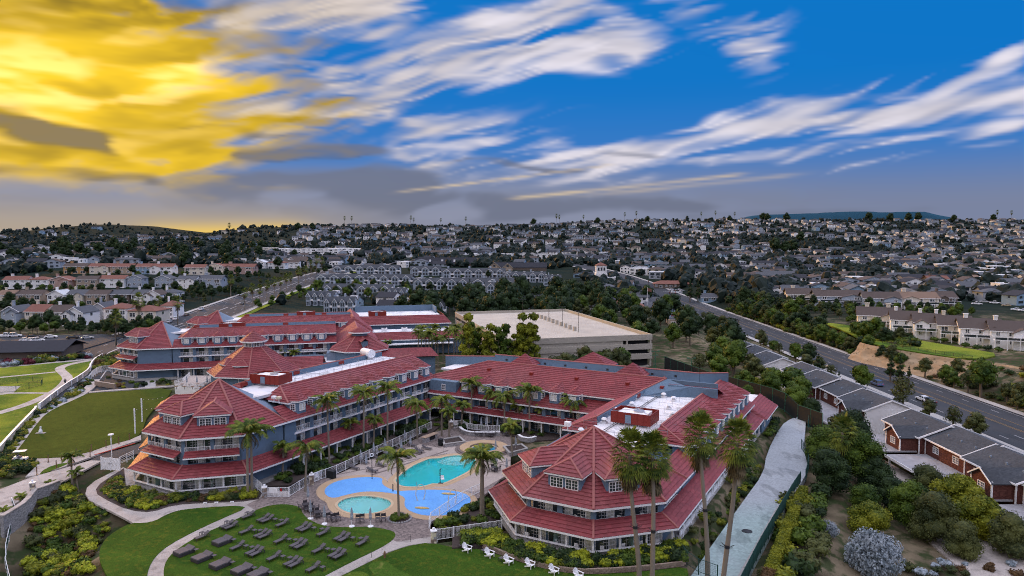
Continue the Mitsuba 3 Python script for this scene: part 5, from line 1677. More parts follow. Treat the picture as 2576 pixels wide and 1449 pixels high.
for i, p in enumerate([(193.7, 595.8, 22.0, 'cream', 'brown', 2), (171.9, 578.5, 13.0, 'grey', 'pale', 1), (231.4, 651.2, 13.1, 'blue', 'grey', 2), (251.2, 665.0, 13.4, 'tan', 'brown', 2), (262.0, 665.9, 13.4, 'blue', 'grey', 2), (137.7, 484.6, 16.3, 'blue', 'grey', 1), (299.9, 623.5, 20.9, 'cream', 'brown', 2), (245.4, 514.3, 23.0, 'white', 'pale', 1), (182.7, 494.5, 12.2, 'tan', 'brown', 1), (213.9, 482.2, 30.2, 'tan', 'brown', 1), (336.4, 558.2, 16.3, 'brown', 'red', 2), (316.0, 494.5, 14.4, 'grey', 'grey', 2), (365.5, 566.5, 19.0, 'cream', 'tan', 2), (414.9, 599.5, 20.1, 'white', 'pale', 1), (381.8, 661.3, 19.3, 'tan', 'brown', 1), (330.0, 601.6, 16.2, 'white', 'grey', 2)]):
    house(p[0], p[1] + 5, p[2], p[3], p[4], 'flat' if p[4] == 'pale' else 'gable', rng.uniform(-15, 8), f'{ORD[i % 13]} {"of the upper row" if i > 12 else "counted"} above the right hand street', d=10, fl=p[5], chim=1)
# smaller roofs by the street
for p, rc, wc, lb in (([(62.0, 382.0, 19.2)], 'red', 'tan', 'low building with a salmon red roof below the flag'), ([(130.6, 571.7, 30.5)], 'red', 'brown', 'long restaurant with a dark red roof behind parked cars'), ([(79.3, 324.6, 13.1)], 'grey', 'tan', 'flat grey roof between the trees beside the street')):
    p = p[0]
    k = new('low_building')
    gid = f'kit_low_{k}'
    house_kit(gid, p[2], 12, 1, 'hip' if rc != 'grey' else 'flat', 'wall_' + wc, 'roofing_' + rc, 3, chim=0)
    put(k, gid, frame(p[0], p[1] + 5, hz(p[0], p[1]), -6))
    tag(k, lb, 'building')
k = tag(new('shed_building'), 'broad dark low-pitched roof beside the parking lot at far left', 'building')
p = [(-164.1, 232.7)]
M = frame(p[0][0], p[0][1], 0, 8)
part(k, 'wall', MB(M).box(-30, 14, 0, 16, 0, 2.6), 'wall_brown')
part(k, 'roof', gable(MB(M), -30, 14, 0, 16, 2.6, 2.2, 1.2), 'roofing_dark')

# ------------------------------------------------------------------ the town on the hills
taken = [Point(x, y).buffer(r) for x, y, r in ()]
block = unary_union([LineString(list(zip(HW_X, HW_Y))).buffer(24), LineString(list(zip(RD_X, RD_Y))).buffer(22), sbox(-70, 60, 75, 330), sbox(-400, 300, -175, 660), sbox(-190, 430, 60, 690), sbox(125, 180, 290, 430), sbox(-240, 640, 60, 735)])
shapely.prepare(block)
PAL = [('white', 'grey', 'gable'), ('slate', 'dark', 'gable'), ('grey', 'grey', 'hip'), ('white', 'dark', 'front'), ('slate', 'brown', 'front'), ('white', 'pale', 'flat'), ('blue', 'grey', 'gable'), ('white', 'dark', 'hip'), ('grey', 'brown', 'front'), ('grey', 'pale', 'flat'), ('blue', 'dark', 'front'), ('slate', 'grey', 'front'), ('white', 'brown', 'gable'), ('cream', 'brown', 'hip'), ('grey', 'dark', 'gable')]
def wood(x, y):
    """Where the town is wooded instead of built up."""
    return float(meshkit.fbm(np.array([[x / 75, y / 110, 3.0]]), 3, 9)[0])


cand = []
q = random.Random(11)
y = 395.
while y < 2080:
    st = 16 + y * .0085
    x = -.74 * y
    while x < .76 * y:
        px, py = x + q.uniform(-4, 4), y + q.uniform(-4, 4)
        x += st * q.uniform(.85, 1.25)
        if q.random() < .10 or wood(px, py) > .56:
            continue
        if px < -.30 * py and py > 1000 and q.random() < .86:
            continue
        if block.contains(Point(px, py)):
            continue
        cand.append((px, py, q.random(), q.random(), q.random()))
    y += st * 1.15
NEARH = 215
zs_ = land(np.array([c[0] for c in cand]), np.array([c[1] for c in cand]))
street = [18, -12, 4]
FAR = {}
TOWN = []
for i, (px, py, a, b, c) in enumerate(cand):
    wc, rc, sh = PAL[int(a * len(PAL))]
    fl = 2 if b < .72 else 1
    deg = (street[int(px > -200) + int(px > 250)] + q.choice((0, 0, 0, 90)) + q.uniform(-8, 8))
    w = 10 + 8 * c + (9 if a * 7 % 1 > .88 else 0)
    TOWN.append((px, py))
    if i < NEARH:
        side_ = 'left of the climbing road' if px < -180 else 'middle of the town' if px < 90 else 'right hand slope'
        lb = f'{COL[wc]} {("low", "two storey")[fl - 1]} town house with {ROF[rc]} {dict(gable="gabled", hip="hipped", flat="level", front="front gabled")[sh]} roof, {side_}'
        house(px, py, w, wc, rc, sh, deg, '', fl=fl, chim=0, detail=False, group=lb, lab=lb, z=float(zs_[i]))
    else:
        M = frame(px, py, float(zs_[i]), deg)
        H_, D_ = 2.9 * fl, 10
        W = FAR.setdefault('wall_' + wc, MB())
        W.M = M
        W.box(-w / 2, w / 2, -5, 5, -4, H_)
        R = FAR.setdefault('roofing_' + rc, MB())
        R.M = M
        if sh == 'flat':
            R.box(-w / 2 - .2, w / 2 + .2, -5.2, 5.2, H_, H_ + .4)
        elif sh == 'hip':
            hip(R, -w / 2, w / 2, -5, 5, H_ + .18, 2.2)
        else:
            R.raw([[-w / 2 - .4, -5.5, H_ - .2], [w / 2 + .4, -5.5, H_ - .2], [w / 2 + .4, 0, H_ + 2.3], [-w / 2 - .4, 0, H_ + 2.3], [-w / 2 - .4, 5.5, H_ - .2], [w / 2 + .4, 5.5, H_ - .2]], [[0, 1, 2], [0, 2, 3], [4, 3, 2], [4, 2, 5]])
            W.raw([[-w / 2, -5, H_], [-w / 2, 5, H_], [-w / 2, 0, H_ + 2.1], [w / 2, -5, H_], [w / 2, 5, H_], [w / 2, 0, H_ + 2.1]], [[0, 1, 2], [3, 4, 5]])
        G_ = FAR.setdefault('glass', MB())
        G_.M = M
        for f in range(fl):
            for xx in (-.3, .05, .33):
                G_.box(xx * w - .8, xx * w + .8, -5.06, -5, f * 2.9 + .7, f * 2.9 + 2.3)
tag('far_houses', 'hundreds of small pale houses covering the distant hillside', 'houses', kind='stuff')
for i, (m_, mb) in enumerate(FAR.items()):
    add(f'far_houses__{m_.split("_")[0]}' + (f'_{i:03d}' if i else ''), mb, m_)
    labels[f'far_houses__{m_.split("_")[0]}' + (f'_{i:03d}' if i else '')] = {'kind': 'stuff'}


# ------------------------------------------------------------------ plants
def leaves(mb, c, r, n, size, q, squash=1.0, hollow=.55, droop=0.):
    """n leaf faces in an ellipsoid shell round c; they lean outwards, with gaps between."""
    d = q.normal(size=(n, 3))
    d /= np.linalg.norm(d, axis=1, keepdims=True)
    rad = hollow + (1 - hollow) * q.random((n, 1)) ** .6
    r3 = np.array([r, r, r * squash]) if np.isscalar(r) else np.array(r)
    p = np.array(c) + d * rad * r3
    nn = d + q.normal(size=(n, 3)) * .65 + [0, 0, .35]
    nn /= np.linalg.norm(nn, axis=1, keepdims=True)
    a = np.cross(nn, q.normal(size=(n, 3)))
    a /= np.linalg.norm(a, axis=1, keepdims=True)
    b = np.cross(nn, a)
    s = size * (.6 + .8 * q.random((n, 1)))
    v = np.stack([p - a * s * .5, p - b * s * .34 - [0, 0, droop * size * .2], p + a * s * .55 - [0, 0, droop * size], p + b * s * .34 - [0, 0, droop * size * .2]], 1).reshape(-1, 3)
    i = np.arange(n) * 4
    mb.raw(v, np.vstack([np.stack([i, i + 1, i + 2], 1), np.stack([i, i + 2, i + 3], 1)]))


def blob(mb, c, r, squash, q, sub=1):
    m = trimesh.creation.icosphere(subdivisions=sub, radius=1.0)
    v = np.array(m.vertices)
    k = .8 + .4 * meshkit.fbm(v * 1.7 + q.random(3) * 20, 3, 1)[:, None]
    mb.raw(v * k * [r, r, r * squash] + np.array(c), m.faces)


def tree_kit(gid, h, w, m, n, size, seed, lumps=8, trunk=.35, base=.35, cone=0., inner=True, droop=0.):
    """A tree of the height h and crown width w: tapered trunk with limbs, a crown of leaf clumps."""
    q = np.random.default_rng(seed)
    tr, cr = MB(), MB()
    hb = h * base
    tr.path([(0, 0, -1.5), (.1, .05, hb * .5), (.05, .1, hb), (0, 0, h * .75)], [trunk * 1.2, trunk, trunk * .8, trunk * .25], 7)
    for i in range(lumps):
        t = i / max(1, lumps - 1)
        a = i * 2.4 + q.uniform(-.4, .4)
        zz = hb + (h - hb) * (.18 + .72 * t) * q.uniform(.9, 1.06)
        prof = (1 - t) ** .8 if cone else math.sqrt(max(.05, 1 - (1.5 * (t - .38)) ** 2))
        rr = w / 2 * prof * q.uniform(.35, .62) * (0 if i == lumps - 1 else 1)
        c = np.array([rr * math.cos(a), rr * math.sin(a), zz])
        r = w * (.20 + .09 * q.random()) * (prof * .8 + .25 if cone else 1)
        if inner:
            blob(cr, c, r * .72, .8, q)
        leaves(cr, c, r, n // lumps, size, q, .78, .6, droop)
        tr.tube([0, 0, hb + (zz - hb) * .2], c, trunk * .4, trunk * .1, 5)
    kit(gid, trunk=(tr, 'bark'), crown=(cr, m))


for i in range(3):
    tree_kit(f'kit_tree_dark_{i}', 11 + i, 9 + i, 'leaf_dark', 1000, .85, 20 + i, 10)
    tree_kit(f'kit_tree_mid_{i}', 9 + i, 9, 'leaf_mid', 1000, .75, 30 + i, 9)
    tree_kit(f'kit_tree_olive_{i}', 8 + i, 7.5, 'leaf_olive', 850, .6, 40 + i, 8, inner=i != 1)
for i in range(2):
    tree_kit(f'kit_tree_yellow_{i}', 8 + i, 8, 'leaf_yellow', 1000, .65, 50 + i, 9)
    tree_kit(f'kit_tree_cone_{i}', 10 + i * 2, 4.4, 'leaf_dark', 900, .5, 55 + i, 14, cone=1., base=.08)
    tree_kit(f'kit_tree_bamboo_{i}', 10.5 + i, 3.0, ('leaf_mid', 'leaf_yellow')[i], 1100, .5, 58 + i, 12, trunk=.12, base=.1, droop=.5)
for i in range(3):
    tree_kit(f'kit_tree_near_{i}', 7.5 + i * .8, 8.5, ('leaf_mid', 'leaf_dark', 'leaf_mid')[i], 7000, .36, 70 + i, 14, base=.12)
tree_kit('kit_tree_near_olive', 6.5, 8, 'leaf_olive', 6000, .32, 75, 13, base=.12)
tree_kit('kit_tree_near_yellow', 6, 8, 'leaf_yellow', 6500, .36, 76, 13, base=.1)
tree_kit('kit_tree_silver', 5.4, 8.2, 'leaf_silver', 7000, .34, 77, 19, base=.08, inner=False, droop=.6)


def shrub_kit(gid, w, h, m, n, size, seed, lumps=4, droop=0.):
    q = np.random.default_rng(seed)
    cr = MB()
    for i in range(lumps):
        a = i * 2.4
        c = np.array([w * .24 * math.cos(a), w * .24 * math.sin(a), h * q.uniform(.35, .6)])
        blob(cr, c, w * .24, .8 * h / w * 1.3, q)
        leaves(cr, c, (w * .34, w * .34, h * .42), n // lumps, size, q, 1, .55, droop)
    kit(gid, crown=(cr, m))


for i, (m, n, s) in enumerate((('leaf_dark', 260, .28), ('leaf_mid', 260, .26), ('leaf_yellow', 240, .26), ('leaf_olive', 240, .24), ('leaf_rust', 200, .24), ('leaf_silver', 200, .22), ('leaf_red', 220, .28), ('leaf_lime', 230, .24))):
    shrub_kit(f'kit_shrub_{i}', 1.7, 1.15, m, n, s, 90 + i)
for i, m in enumerate(('leaf_mid', 'leaf_yellow')):      # strappy tufts
    q = np.random.default_rng(99 + i)
    t = MB()
    for k in range(46):
        a, e, L = q.uniform(0, 6.28), q.uniform(.5, 1.25), q.uniform(.6, 1.1)
        d = np.array([math.cos(a), math.sin(a)])
        p1, p2 = np.r_[d * L * .55 * math.cos(e), L * .75 * math.sin(e)], np.r_[d * L, L * .55 * math.sin(e)]
        s = np.array([-d[1], d[0], 0]) * .05
        t.raw([s, -s, p1 + s, p1 - s, p2], [[0, 1, 2], [1, 3, 2], [2, 3, 4]])
    kit(f'kit_tuft_{i}', blades=(t, m))


def frond(mb, L, a, e0, q, leaf=.95, pairs=20, width=.075, curl=1.0):
    """One feather palm frond leaving the trunk top at the azimuth a and elevation e0, arching over."""
    d = np.array([math.cos(a), math.sin(a), 0])
    s = np.array([-math.sin(a), math.cos(a), 0])
    pts, p, e = [], np.zeros(3), e0
    for i in range(pairs + 1):
        pts.append(p.copy())
        e -= curl * (1.9 / pairs) * (.4 + 1.2 * i / pairs)
        p = p + (d * math.cos(e) + np.array([0, 0, math.sin(e)])) * L / pairs
    mb.path(pts[::4], np.linspace(.045, .012, len(pts[::4])), 4)
    V, F = [], []
    for i in range(2, pairs):
        t = i / pairs
        ln = leaf * math.sin(math.pi * min(1, .18 + .8 * t)) * q.uniform(.8, 1.15)
        fw = (pts[i + 1] - pts[i]) / np.linalg.norm(pts[i + 1] - pts[i])
        for sg in (-1, 1):
            tip = pts[i] + s * sg * ln * .62 + fw * ln * .45 - np.array([0, 0, ln * q.uniform(.25, .6)])
            k = len(V)
            V += [pts[i] - fw * width, pts[i] + fw * width, (pts[i] + tip) / 2 + fw * width * 1.2 + [0, 0, .05], tip]
            F += [[k, k + 1, k + 2], [k, k + 2, k + 3]]
    mb.raw(V, F)


def queen_palm(gid, h, seed, n=19, L=3.2, lean=.25):
    q = np.random.default_rng(seed)
    tr = MB()
    top = np.array([lean * q.uniform(-1, 1), lean * q.uniform(-1, 1), h])
    tr.path([(0, 0, -.6), (0, 0, .5), tuple(top * [.45, .45, .5]), tuple(top)], [.24, .17, .15, .13], 9)
    tr.path([tuple(top), tuple(top + [0, 0, .9])], [.17, .1], 8)
    g, dry = MB(frame(*(top + [0, 0, .55]), 0)), MB(frame(*(top + [0, 0, .3]), 0))
    for i in range(n):
        frond(g, L * q.uniform(.85, 1.1), i * 2.4 + q.uniform(-.2, .2), q.uniform(-.05, 1.25), q)
    for i in range(4):
        frond(dry, L * .7, i * 1.7 + q.uniform(0, 1), -.5, q, .5, 14)
    kit(gid, trunk=(tr, 'palm_bark'), fronds=(g, 'palm_leaf'), dry_fronds=(dry, 'palm_dry'))


for i, h in enumerate((6.0, 7.5, 9.5, 4.0)):
    queen_palm(f'kit_palm_{i}', h, 120 + i, 20 if h > 5 else 14, 3.3 if h > 5 else 2.2)


def fan_palm(gid, h, seed, bend=(.5, .2), r=1.9, n=46, skirt=26):
    q = np.random.default_rng(seed)
    tr, g, dry = MB(), MB(), MB()
    ax = lambda t: np.array([bend[0] * math.sin(t * 2.2) * t, bend[1] * t * t, h * t])
    ts = np.linspace(0, 1, 12)
    tr.path([tuple(ax(t) - ([0, 0, 1.5] if t == 0 else [0, 0, 0])) for t in ts], [.34 - .15 * t ** .5 + .012 * (i % 2) for i, t in enumerate(ts)], 10)
    top = ax(1.0)

    def fan(mb, a, e, rr, stalk, drop, seg=11, dz=0.):
        d = np.array([math.cos(a) * math.cos(e), math.sin(a) * math.cos(e), math.sin(e)])
        s = np.array([-math.sin(a), math.cos(a), 0])
        u = np.cross(s, d)
        b = top + [0, 0, .2 + dz] + d * .15
        hub = b + d * stalk
        mb.tube(b, hub, .035, .025, 4)
        V, F = [hub], []
        for k in range(seg):
            w0, w1 = -1.25 + 2.5 * k / seg, -1.25 + 2.5 * (k + 1) / seg
            wm = (w0 + w1) / 2
            ln = rr * (.82 + .18 * math.cos(wm)) * q.uniform(.85, 1.1)
            f = lambda w, L_: hub + (d * math.cos(w) + s * math.sin(w)) * L_
            i0 = len(V)
            mid0, mid1 = f(w0, ln * .55), f(w1, ln * .55)
            tip = f(wm, ln) - [0, 0, drop * q.uniform(.5, 1.2) * rr * .55]
            V += [mid0 + u * .03, mid1 - u * .03, tip, tip + (mid1 - mid0) * .06]
            F += [[0, i0, i0 + 1], [i0, i0 + 2, i0 + 3], [i0, i0 + 3, i0 + 1]]
        mb.raw(V, F)
    for i in range(n):
        e = 1.35 - 1.95 * (i / n) ** .85
        fan(g, i * 2.4 + q.uniform(-.25, .25), e, r * q.uniform(.55, .72), r * q.uniform(.38, .55), .35 + .5 * (i / n), 11, r * (.35 - .95 * i / n))
    for i in range(skirt):
        fan(dry, i * 2.4, -.85 - .6 * q.random(), r * .55, r * .34, .7, 8, -r * (.45 + .75 * q.random()))
    kit(gid, trunk=(tr, 'palm_bark'), fronds=(g, 'palm_leaf'), dry_fronds=(dry, 'palm_dry'))


def spot(x, y, z=None):
    return x, y, hz(x, y) if z is None else z


# the four tall fan palms in front and one among the trees at the right
for i, (b, c, lb) in enumerate((((14.4, 77.5, 0), (13.3, 78.5, 15.6), 'tall fan palm, first from the left of four before the near wing'), ((15.6, 76.5, 0), (15.9, 79, 15.2), 'tall fan palm, second from the left of four before the near wing'),
                                ((23.6, 83, -.8), (23.0, 85.5, 15.8), 'tall fan palm with a grey collar, third of four before the near wing'), ((21.2, 70, -1.2), (22.4, 69.5, 19.6), 'tall leaning fan palm, rightmost of four beside the right hand drive'))):
    h = c[2] - b[2]
    fan_palm(f'kit_fan_{i}', h, 140 + i, ((c[0] - b[0]) / math.sin(2.2), c[1] - b[1]), 2.25 if i < 3 else 1.9, 62, 44)
    k = put(new('fan_palm'), f'kit_fan_{i}', frame(b[0], b[1], b[2], 0))
    tag(k, lb, 'palm tree')
    col = tag(new('trunk_collar'), f'dark metal rat guard with hooks round the trunk of the {ORD[i]} tall fan palm', 'trunk guard')
    t = .47
    cc = np.array([b[0] + (c[0] - b[0]) / math.sin(2.2) * math.sin(t * 2.2) * t, b[1] + (c[1] - b[1]) * t * t, b[2] + h * t])
    part(col, 'ring', MB().tube(cc, cc + [0, 0, .35], .27, .27, 12), 'dark_metal')
    for s in range(6):
        a = s * 1.05
        part(col, 'hook', MB().beam(cc + [.25 * math.cos(a), .25 * math.sin(a), .1], cc + [.75 * math.cos(a), .75 * math.sin(a), .32], .05, .05), 'dark_metal')
fan_palm('kit_fan_mid', 8.2, 150, (.2, .1), 2.5, 50, 16)
p = [(57.6, 121.9)]
tag(put(new('fan_palm'), 'kit_fan_mid', frame(p[0][0], p[0][1], hz(*p[0]), 0)), 'single bushy fan palm standing before the dark trees at right', 'palm tree')
fan_palm('kit_fan_far', 11, 151, (.3, .1), 2.4, 30, 8)
fan_palm('kit_fan_sky', 21, 152, (.5, .1), 3.2, 26, 8)
# queen palms round the pools
for i, p in enumerate([(-16.1, 98.4, 1), (-4.4, 98.0, 1), (-4.1, 98.7, 1), (-32.6, 109.5, 0), (-40.8, 107.1, 1), (-40.4, 107.8, 1), (-32.6, 124.2, 2), (-27.8, 130.4, 2), (-24.0, 134.2, 2), (-14.2, 141.0, 0), (-8.6, 149.6, 1), (-4.1, 148.3, 0), (-1.5, 144.6, 0), (3.6, 142.2, 1), (12.3, 139.9, 0), (0.0, 127.9, 3), (-12.5, 139.0, 3), (-38.4, 116.2, 3), (-30.7, 131.9, 3), (6.3, 142.8, 3), (-18.8, 138.5, 0), (-41.1, 120.3, 3), (-26.6, 133.9, 3), (-10.6, 145.8, 3), (1.0, 144.9, 3)]):
    lb = ('queen palm in a stone ringed bed beside the splash pad', 'queen palm with twin trunks beside the near wing, left trunk', 'queen palm with twin trunks beside the near wing, right trunk', 'queen palm by the white pool gate', 'bushy queen palm at the corner of the left wing, left of two', 'bushy queen palm at the corner of the left wing, right of two', 'slim tall palm against the left wing, nearest of three', 'slim tall palm against the left wing, middle of three', 'slim tall palm against the left wing, farthest of three', 'palm in the corner where the left and middle wings meet', 'palm before the middle wing, leftmost on the curved bed', 'palm before the middle wing, second on the curved bed', 'low palm in the middle of the curved bed', 'tall palm before the middle of the middle wing', 'palm half behind the red eaves of the near wing', 'palm in the stone planter right of the round spa', 'small palm in the stone planter left of the round spa', 'small palm at the glass screens of the left wing')
    k = put(new('palm_tree'), f'kit_palm_{p[2]}', frame(p[0], p[1], .55 if i in (15, 16) else 0, rng.uniform(0, 360), 1.25 if i in (4, 5) else 1.1))
    if i < len(lb):
        tag(k, lb[i], 'palm tree')
    else:
        tag(k, 'low dark palm in the planted strip along the hotel wall', 'palm tree', 'low palms along the hotel walls')
for p in [(-29.5, 220.8, 2), (-27.7, 226.6, 1), (-25.3, 223.7, 2), (-20.6, 228.0, 2), (-18.5, 223.7, 2), (-23.1, 219.4, 1), (-13.7, 225.1, 2), (-15.5, 222.2, 1), (-42.3, 239.7, 3), (-67.9, 209.6, 3), (-64.2, 207.7, 3), (-61.5, 222.9, 2), (-61.0, 226.6, 2), (-29.8, 231.0, 2), (-25.7, 218.1, 2), (-22.0, 225.1, 1), (-10.6, 226.6, 2), (-18.3, 234.1, 2), (-25.5, 234.1, 2)]:
    k = put(new('palm_tree'), f'kit_palm_{p[2]}', frame(p[0], p[1], 0 if p[1] < 175 or p[1] > 215 else 1.5, rng.uniform(0, 360)))
    tag(k, 'feathery palm among the roofs behind the middle wing', 'palm tree', 'palms behind the middle wing')
for p in [(-153.5, 418.9), (-146.8, 412.3), (-151.5, 437.2), (-152.6, 454.4), (-155.1, 473.9), (-157.5, 494.2), (-158.2, 507.2), (-158.3, 525.2), (-158.9, 546.2), (-167.2, 590.4), (-167.5, 608.0), (-146.7, 260.8), (-170.4, 341.2), (-154.1, 325.4), (-164.3, 311.1), (-147.5, 390.1), (-183.3, 461.1), (-164.5, 614.0)]:
    k = put(new('palm_tree'), 'kit_fan_far', frame(p[0], p[1], hz(*p), rng.uniform(0, 360), rng.uniform(.85, 1.2)))
    tag(k, 'tall dark palm in the line beside the climbing road', 'palm tree', 'palms along the climbing road')
for i, (az, y, s) in enumerate(((-.235, 1750, 1.1), (-.225, 1760, 1.1), (-.142, 1800, 1.15), (-.138, 1790, .95), (-.065, 1800, 1.1), (.062, 1850, 1.3), (.066, 1840, 1.2), (.10, 1900, 1.1), (.158, 1950, 1.2), (.174, 1960, 1.3), (.265, 1950, 1.1), (.285, 1960, 1.2), (.312, 1950, 1.1), (.68, 1950, 1.4), (.70, 1960, 1.3), (-.397, 1500, 1.2), (-.10, 1780, 1.0))):
    x = az * y
    k = put(new('palm_tree'), 'kit_fan_sky', frame(x, y, hz(x, y), 0, s))
    tag(k, 'tall thin palm standing out against the sky on the hilltop', 'palm tree', 'palms on the skyline')


def grove(poly, kits, n, label, group, smin=.7, smax=1.15, gap=4.5, name='tree', cat='tree', z=None, seed=1, stuff=False):
    """n plants of the kits set at random inside the outline."""
    q = random.Random(seed)
    g = Polygon(poly).buffer(0) if not hasattr(poly, 'geom_type') else poly
    b = g.bounds
    placed, tries = [], 0
    while len(placed) < n and tries < n * 60:
        tries += 1
        x, y = q.uniform(b[0], b[2]), q.uniform(b[1], b[3])
        if not g.contains(Point(x, y)) or any((x - a) ** 2 + (y - c) ** 2 < gap * gap for a, c in placed):
            continue
        placed.append((x, y))
        kk = q.choice(kits)
        s = q.uniform(smin, smax)
        if stuff and len(placed) == 1:
            root = tag(new(name), label, cat, None, 'stuff')
        k = put(f'{root}__{len(placed):03d}' if stuff else new(name), kk, frame(x, y, hz(x, y) - .1 if z is None else z, q.uniform(0, 360), s) @ np.diag([1, 1, q.uniform(.85, 1.15), 1]))
        if not stuff:
            tag(k, label, cat, group)
    return placed


DK, MD, OL, YL = [f'kit_tree_dark_{i}' for i in range(3)], [f'kit_tree_mid_{i}' for i in range(3)], [f'kit_tree_olive_{i}' for i in range(3)], [f'kit_tree_yellow_{i}' for i in range(2)]
grove(Polygon([(-42, 300), (-20, 294), (24, 303), (30, 330), (55, 400), (60, 450), (20, 440), (-40, 400), (-60, 350)]), DK + DK + MD[:1], 58, 'dense dark tree in the belt behind the parking garage', 'trees behind the garage', .8, 1.25, 5, seed=2)
grove(Polygon([(34, 300), (48, 228), (62, 214), (72, 190), (80, 262), (90, 300), (92, 420), (60, 460), (30, 400)]), DK + MD + OL[:1], 54, 'dark broad tree between the garage and the right hand street', 'trees right of the garage', .65, 1.05, 5, seed=3)
grove(Polygon([(56, 175), (72, 165), (74, 258), (62, 214), (50, 200)]), MD + OL + YL, 14, 'green tree behind the black fence near the townhouses', 'trees near the far townhouses', .6, .95, 4.5, seed=4)
grove(Polygon([(-15, 197), (6, 203), (6, 199), (-12, 192)]), ['kit_tree_bamboo_0', 'kit_tree_bamboo_1'], 14, 'tall yellow green bamboo clump before the parking garage', 'bamboo before the garage', 1.25, 1.75, 1.8, 'bamboo', 'bamboo', seed=5)
grove(Polygon([(8, 200), (33, 210), (33, 204), (10, 193)]), DK[:1] + OL + MD[:1], 18, 'dark leafy tree along the front wall of the garage', 'trees along the garage front', .6, .85, 2.2, seed=6)
grove(Polygon([(131, 262), (150, 268), (140, 300), (150, 420), (140, 470), (133, 440), (131, 330)]), MD + OL + DK, 46, 'rounded tree on the overgrown slope right of the street', 'trees on the slope beside the street', .5, .95, 4.2, seed=7)
grove(Polygon([(131.5, 165), (142, 160), (140, 215), (131.5, 232)]), MD + OL + OL, 20, 'small tree on the dry bank below the bluff', 'trees below the bluff', .4, .75, 4, seed=8)
for p, kk, s, lb in (([(118.1, 219.0)], 'kit_tree_cone_1', .85, 'dark pointed conifer before the bare bluff, left of two'), ([(119.6, 216.5)], 'kit_tree_cone_1', .8, 'dark pointed conifer before the bare bluff, right of two'), ([(126.0, 222.8)], 'kit_tree_cone_0', .45, 'small young conifer below the bare bluff'), ([(132.2, 197.6)], 'kit_tree_mid_2', 1.0, 'broad dark bush tree hanging over the right end of the bluff'), ([(104.0, 186.3)], 'kit_tree_olive_1', .9, 'thin white stemmed tree beside the street'), ([(122.8, 488.0)], 'kit_tree_cone_1', 1.35, 'tall dark cypress group by the crossing, left'), ([(128.3, 488.0)], 'kit_tree_cone_1', 1.3, 'tall dark cypress group by the crossing, right'), ([(85.2, 356.4)], 'kit_tree_yellow_0', .75, 'small yellow green tree standing in the street verge'), ([(94.7, 203.2)], 'kit_tree_cone_0', .6, 'small dark conifer behind the townhouses, left'), ([(97.4, 223.6)], 'kit_tree_cone_0', .8, 'dark conifer behind the far townhouses')):
    p = p[0]
    tag(put(new('tree'), kk, frame(p[0], p[1], hz(*p), 40, s)), lb, 'tree')
# near right
NR = [('kit_tree_near_0', 2075, 1175, 1.0, 'large dark green tree beside the right hand drive, nearest the fence'), ('kit_tree_near_1', 2130, 1150, 1.1, 'large dark green tree behind the single fan palm'), ('kit_tree_near_2', 2160, 1215, 1.0, 'dense green tree right of the single fan palm'), ('kit_tree_near_1', 2090, 1235, .85, 'dark tree at the foot of the single fan palm'), ('kit_tree_near_1', 2200, 1245, .8, 'dark rounded tree before the carports'),
      ('kit_tree_near_0', 2175, 1290, .62, 'rounded green bush tree on the bank below the drive'), ('kit_tree_near_yellow', 2185, 1345, .8, 'yellow green bush tree left of the silvery tree'), ('kit_tree_near_olive', 2330, 1260, .85, 'dark olive tree before the carport posts'), ('kit_tree_near_yellow', 2410, 1290, 1.0, 'yellow tinged spreading tree at right'), ('kit_tree_near_olive', 2350, 1360, 1.0, 'broad olive tree in the middle of the right hand trees'), ('kit_tree_near_yellow', 2460, 1350, 1.0, 'yellow tinged tree near the right edge'), ('kit_tree_near_2', 2290, 1330, .8, 'green tree behind the silvery tree'), ('kit_tree_silver', 2195, 1440, .95, 'silvery blue grey leaved tree at the bottom right'), ('kit_tree_silver', 2085, 1345, .35, 'small silvery shrub beside the hedge'), ('kit_tree_near_olive', 2540, 1400, .85, 'dark tree at the right edge of the picture'), ('kit_tree_near_1', 2250, 1290, .7, 'dark tree between the bank and the carports'), ('kit_tree_near_olive', 2420, 1400, .7, 'olive bush above the dry grass at lower right'),
      ('kit_tree_near_2', 1935, 1005, .75, 'bright green tree before the farthest townhouses'), ('kit_tree_near_0', 2000, 1030, .8, 'bright green rounded tree before the second townhouse row'), ('kit_tree_near_1', 2040, 1055, .6, 'small dark tree by the chain link fence'), ('kit_tree_near_yellow', 1900, 985, .6, 'small yellow green tree behind the hotel annex'), ('kit_tree_near_2', 1880, 1010, .45, 'shrubby tree against the hotel annex')]
NRXY = [(57.8, 128.4), (64.7, 134.5), (60.7, 121.5), (53.3, 116.0), (62.0, 118.7), (56.1, 110.1), (53.0, 102.6), (70.1, 117.3), (72.2, 112.1), (62.1, 101.6), (69.5, 102.9), (61.0, 105.9), (47.9, 91.3), (45.2, 98.6), (69.6, 96.3), (61.9, 112.1), (62.9, 96.3), (63.6, 173.2), (67.0, 165.7), (69.2, 161.7), (63.3, 182.2), (57.5, 171.1)]
for (kk, u, v, s, lb), p in zip(NR, NRXY):
    tag(put(new('tree'), kk, frame(p[0], p[1], hz(*p) - .2, rng.uniform(0, 360), s)), lb, 'tree')
SH = [f'kit_shrub_{i}' for i in range(8)]
LIME = SH[7:]
grove([(47.1, 117.0), (51.4, 113.3), (38.4, 86.1), (29.4, 83.0), (36.4, 94.0)], SH[:2] + SH[:4] + SH[3:4], 30, 'green shrub on the bank right of the hedge', 'shrubs on the bank below the hedge', 1.0, 2.3, 1.7, 'shrub', 'shrub', seed=21)
grove([(50.4, 90.6), (66.6, 90.6), (69.8, 93.9), (60.3, 93.9), (53.1, 92.7)], SH[3:6], 14, 'low dry shrub in the bare ground at lower right', 'dry shrubs at lower right', .5, 1.2, 1.4, 'shrub', 'shrub', seed=22)
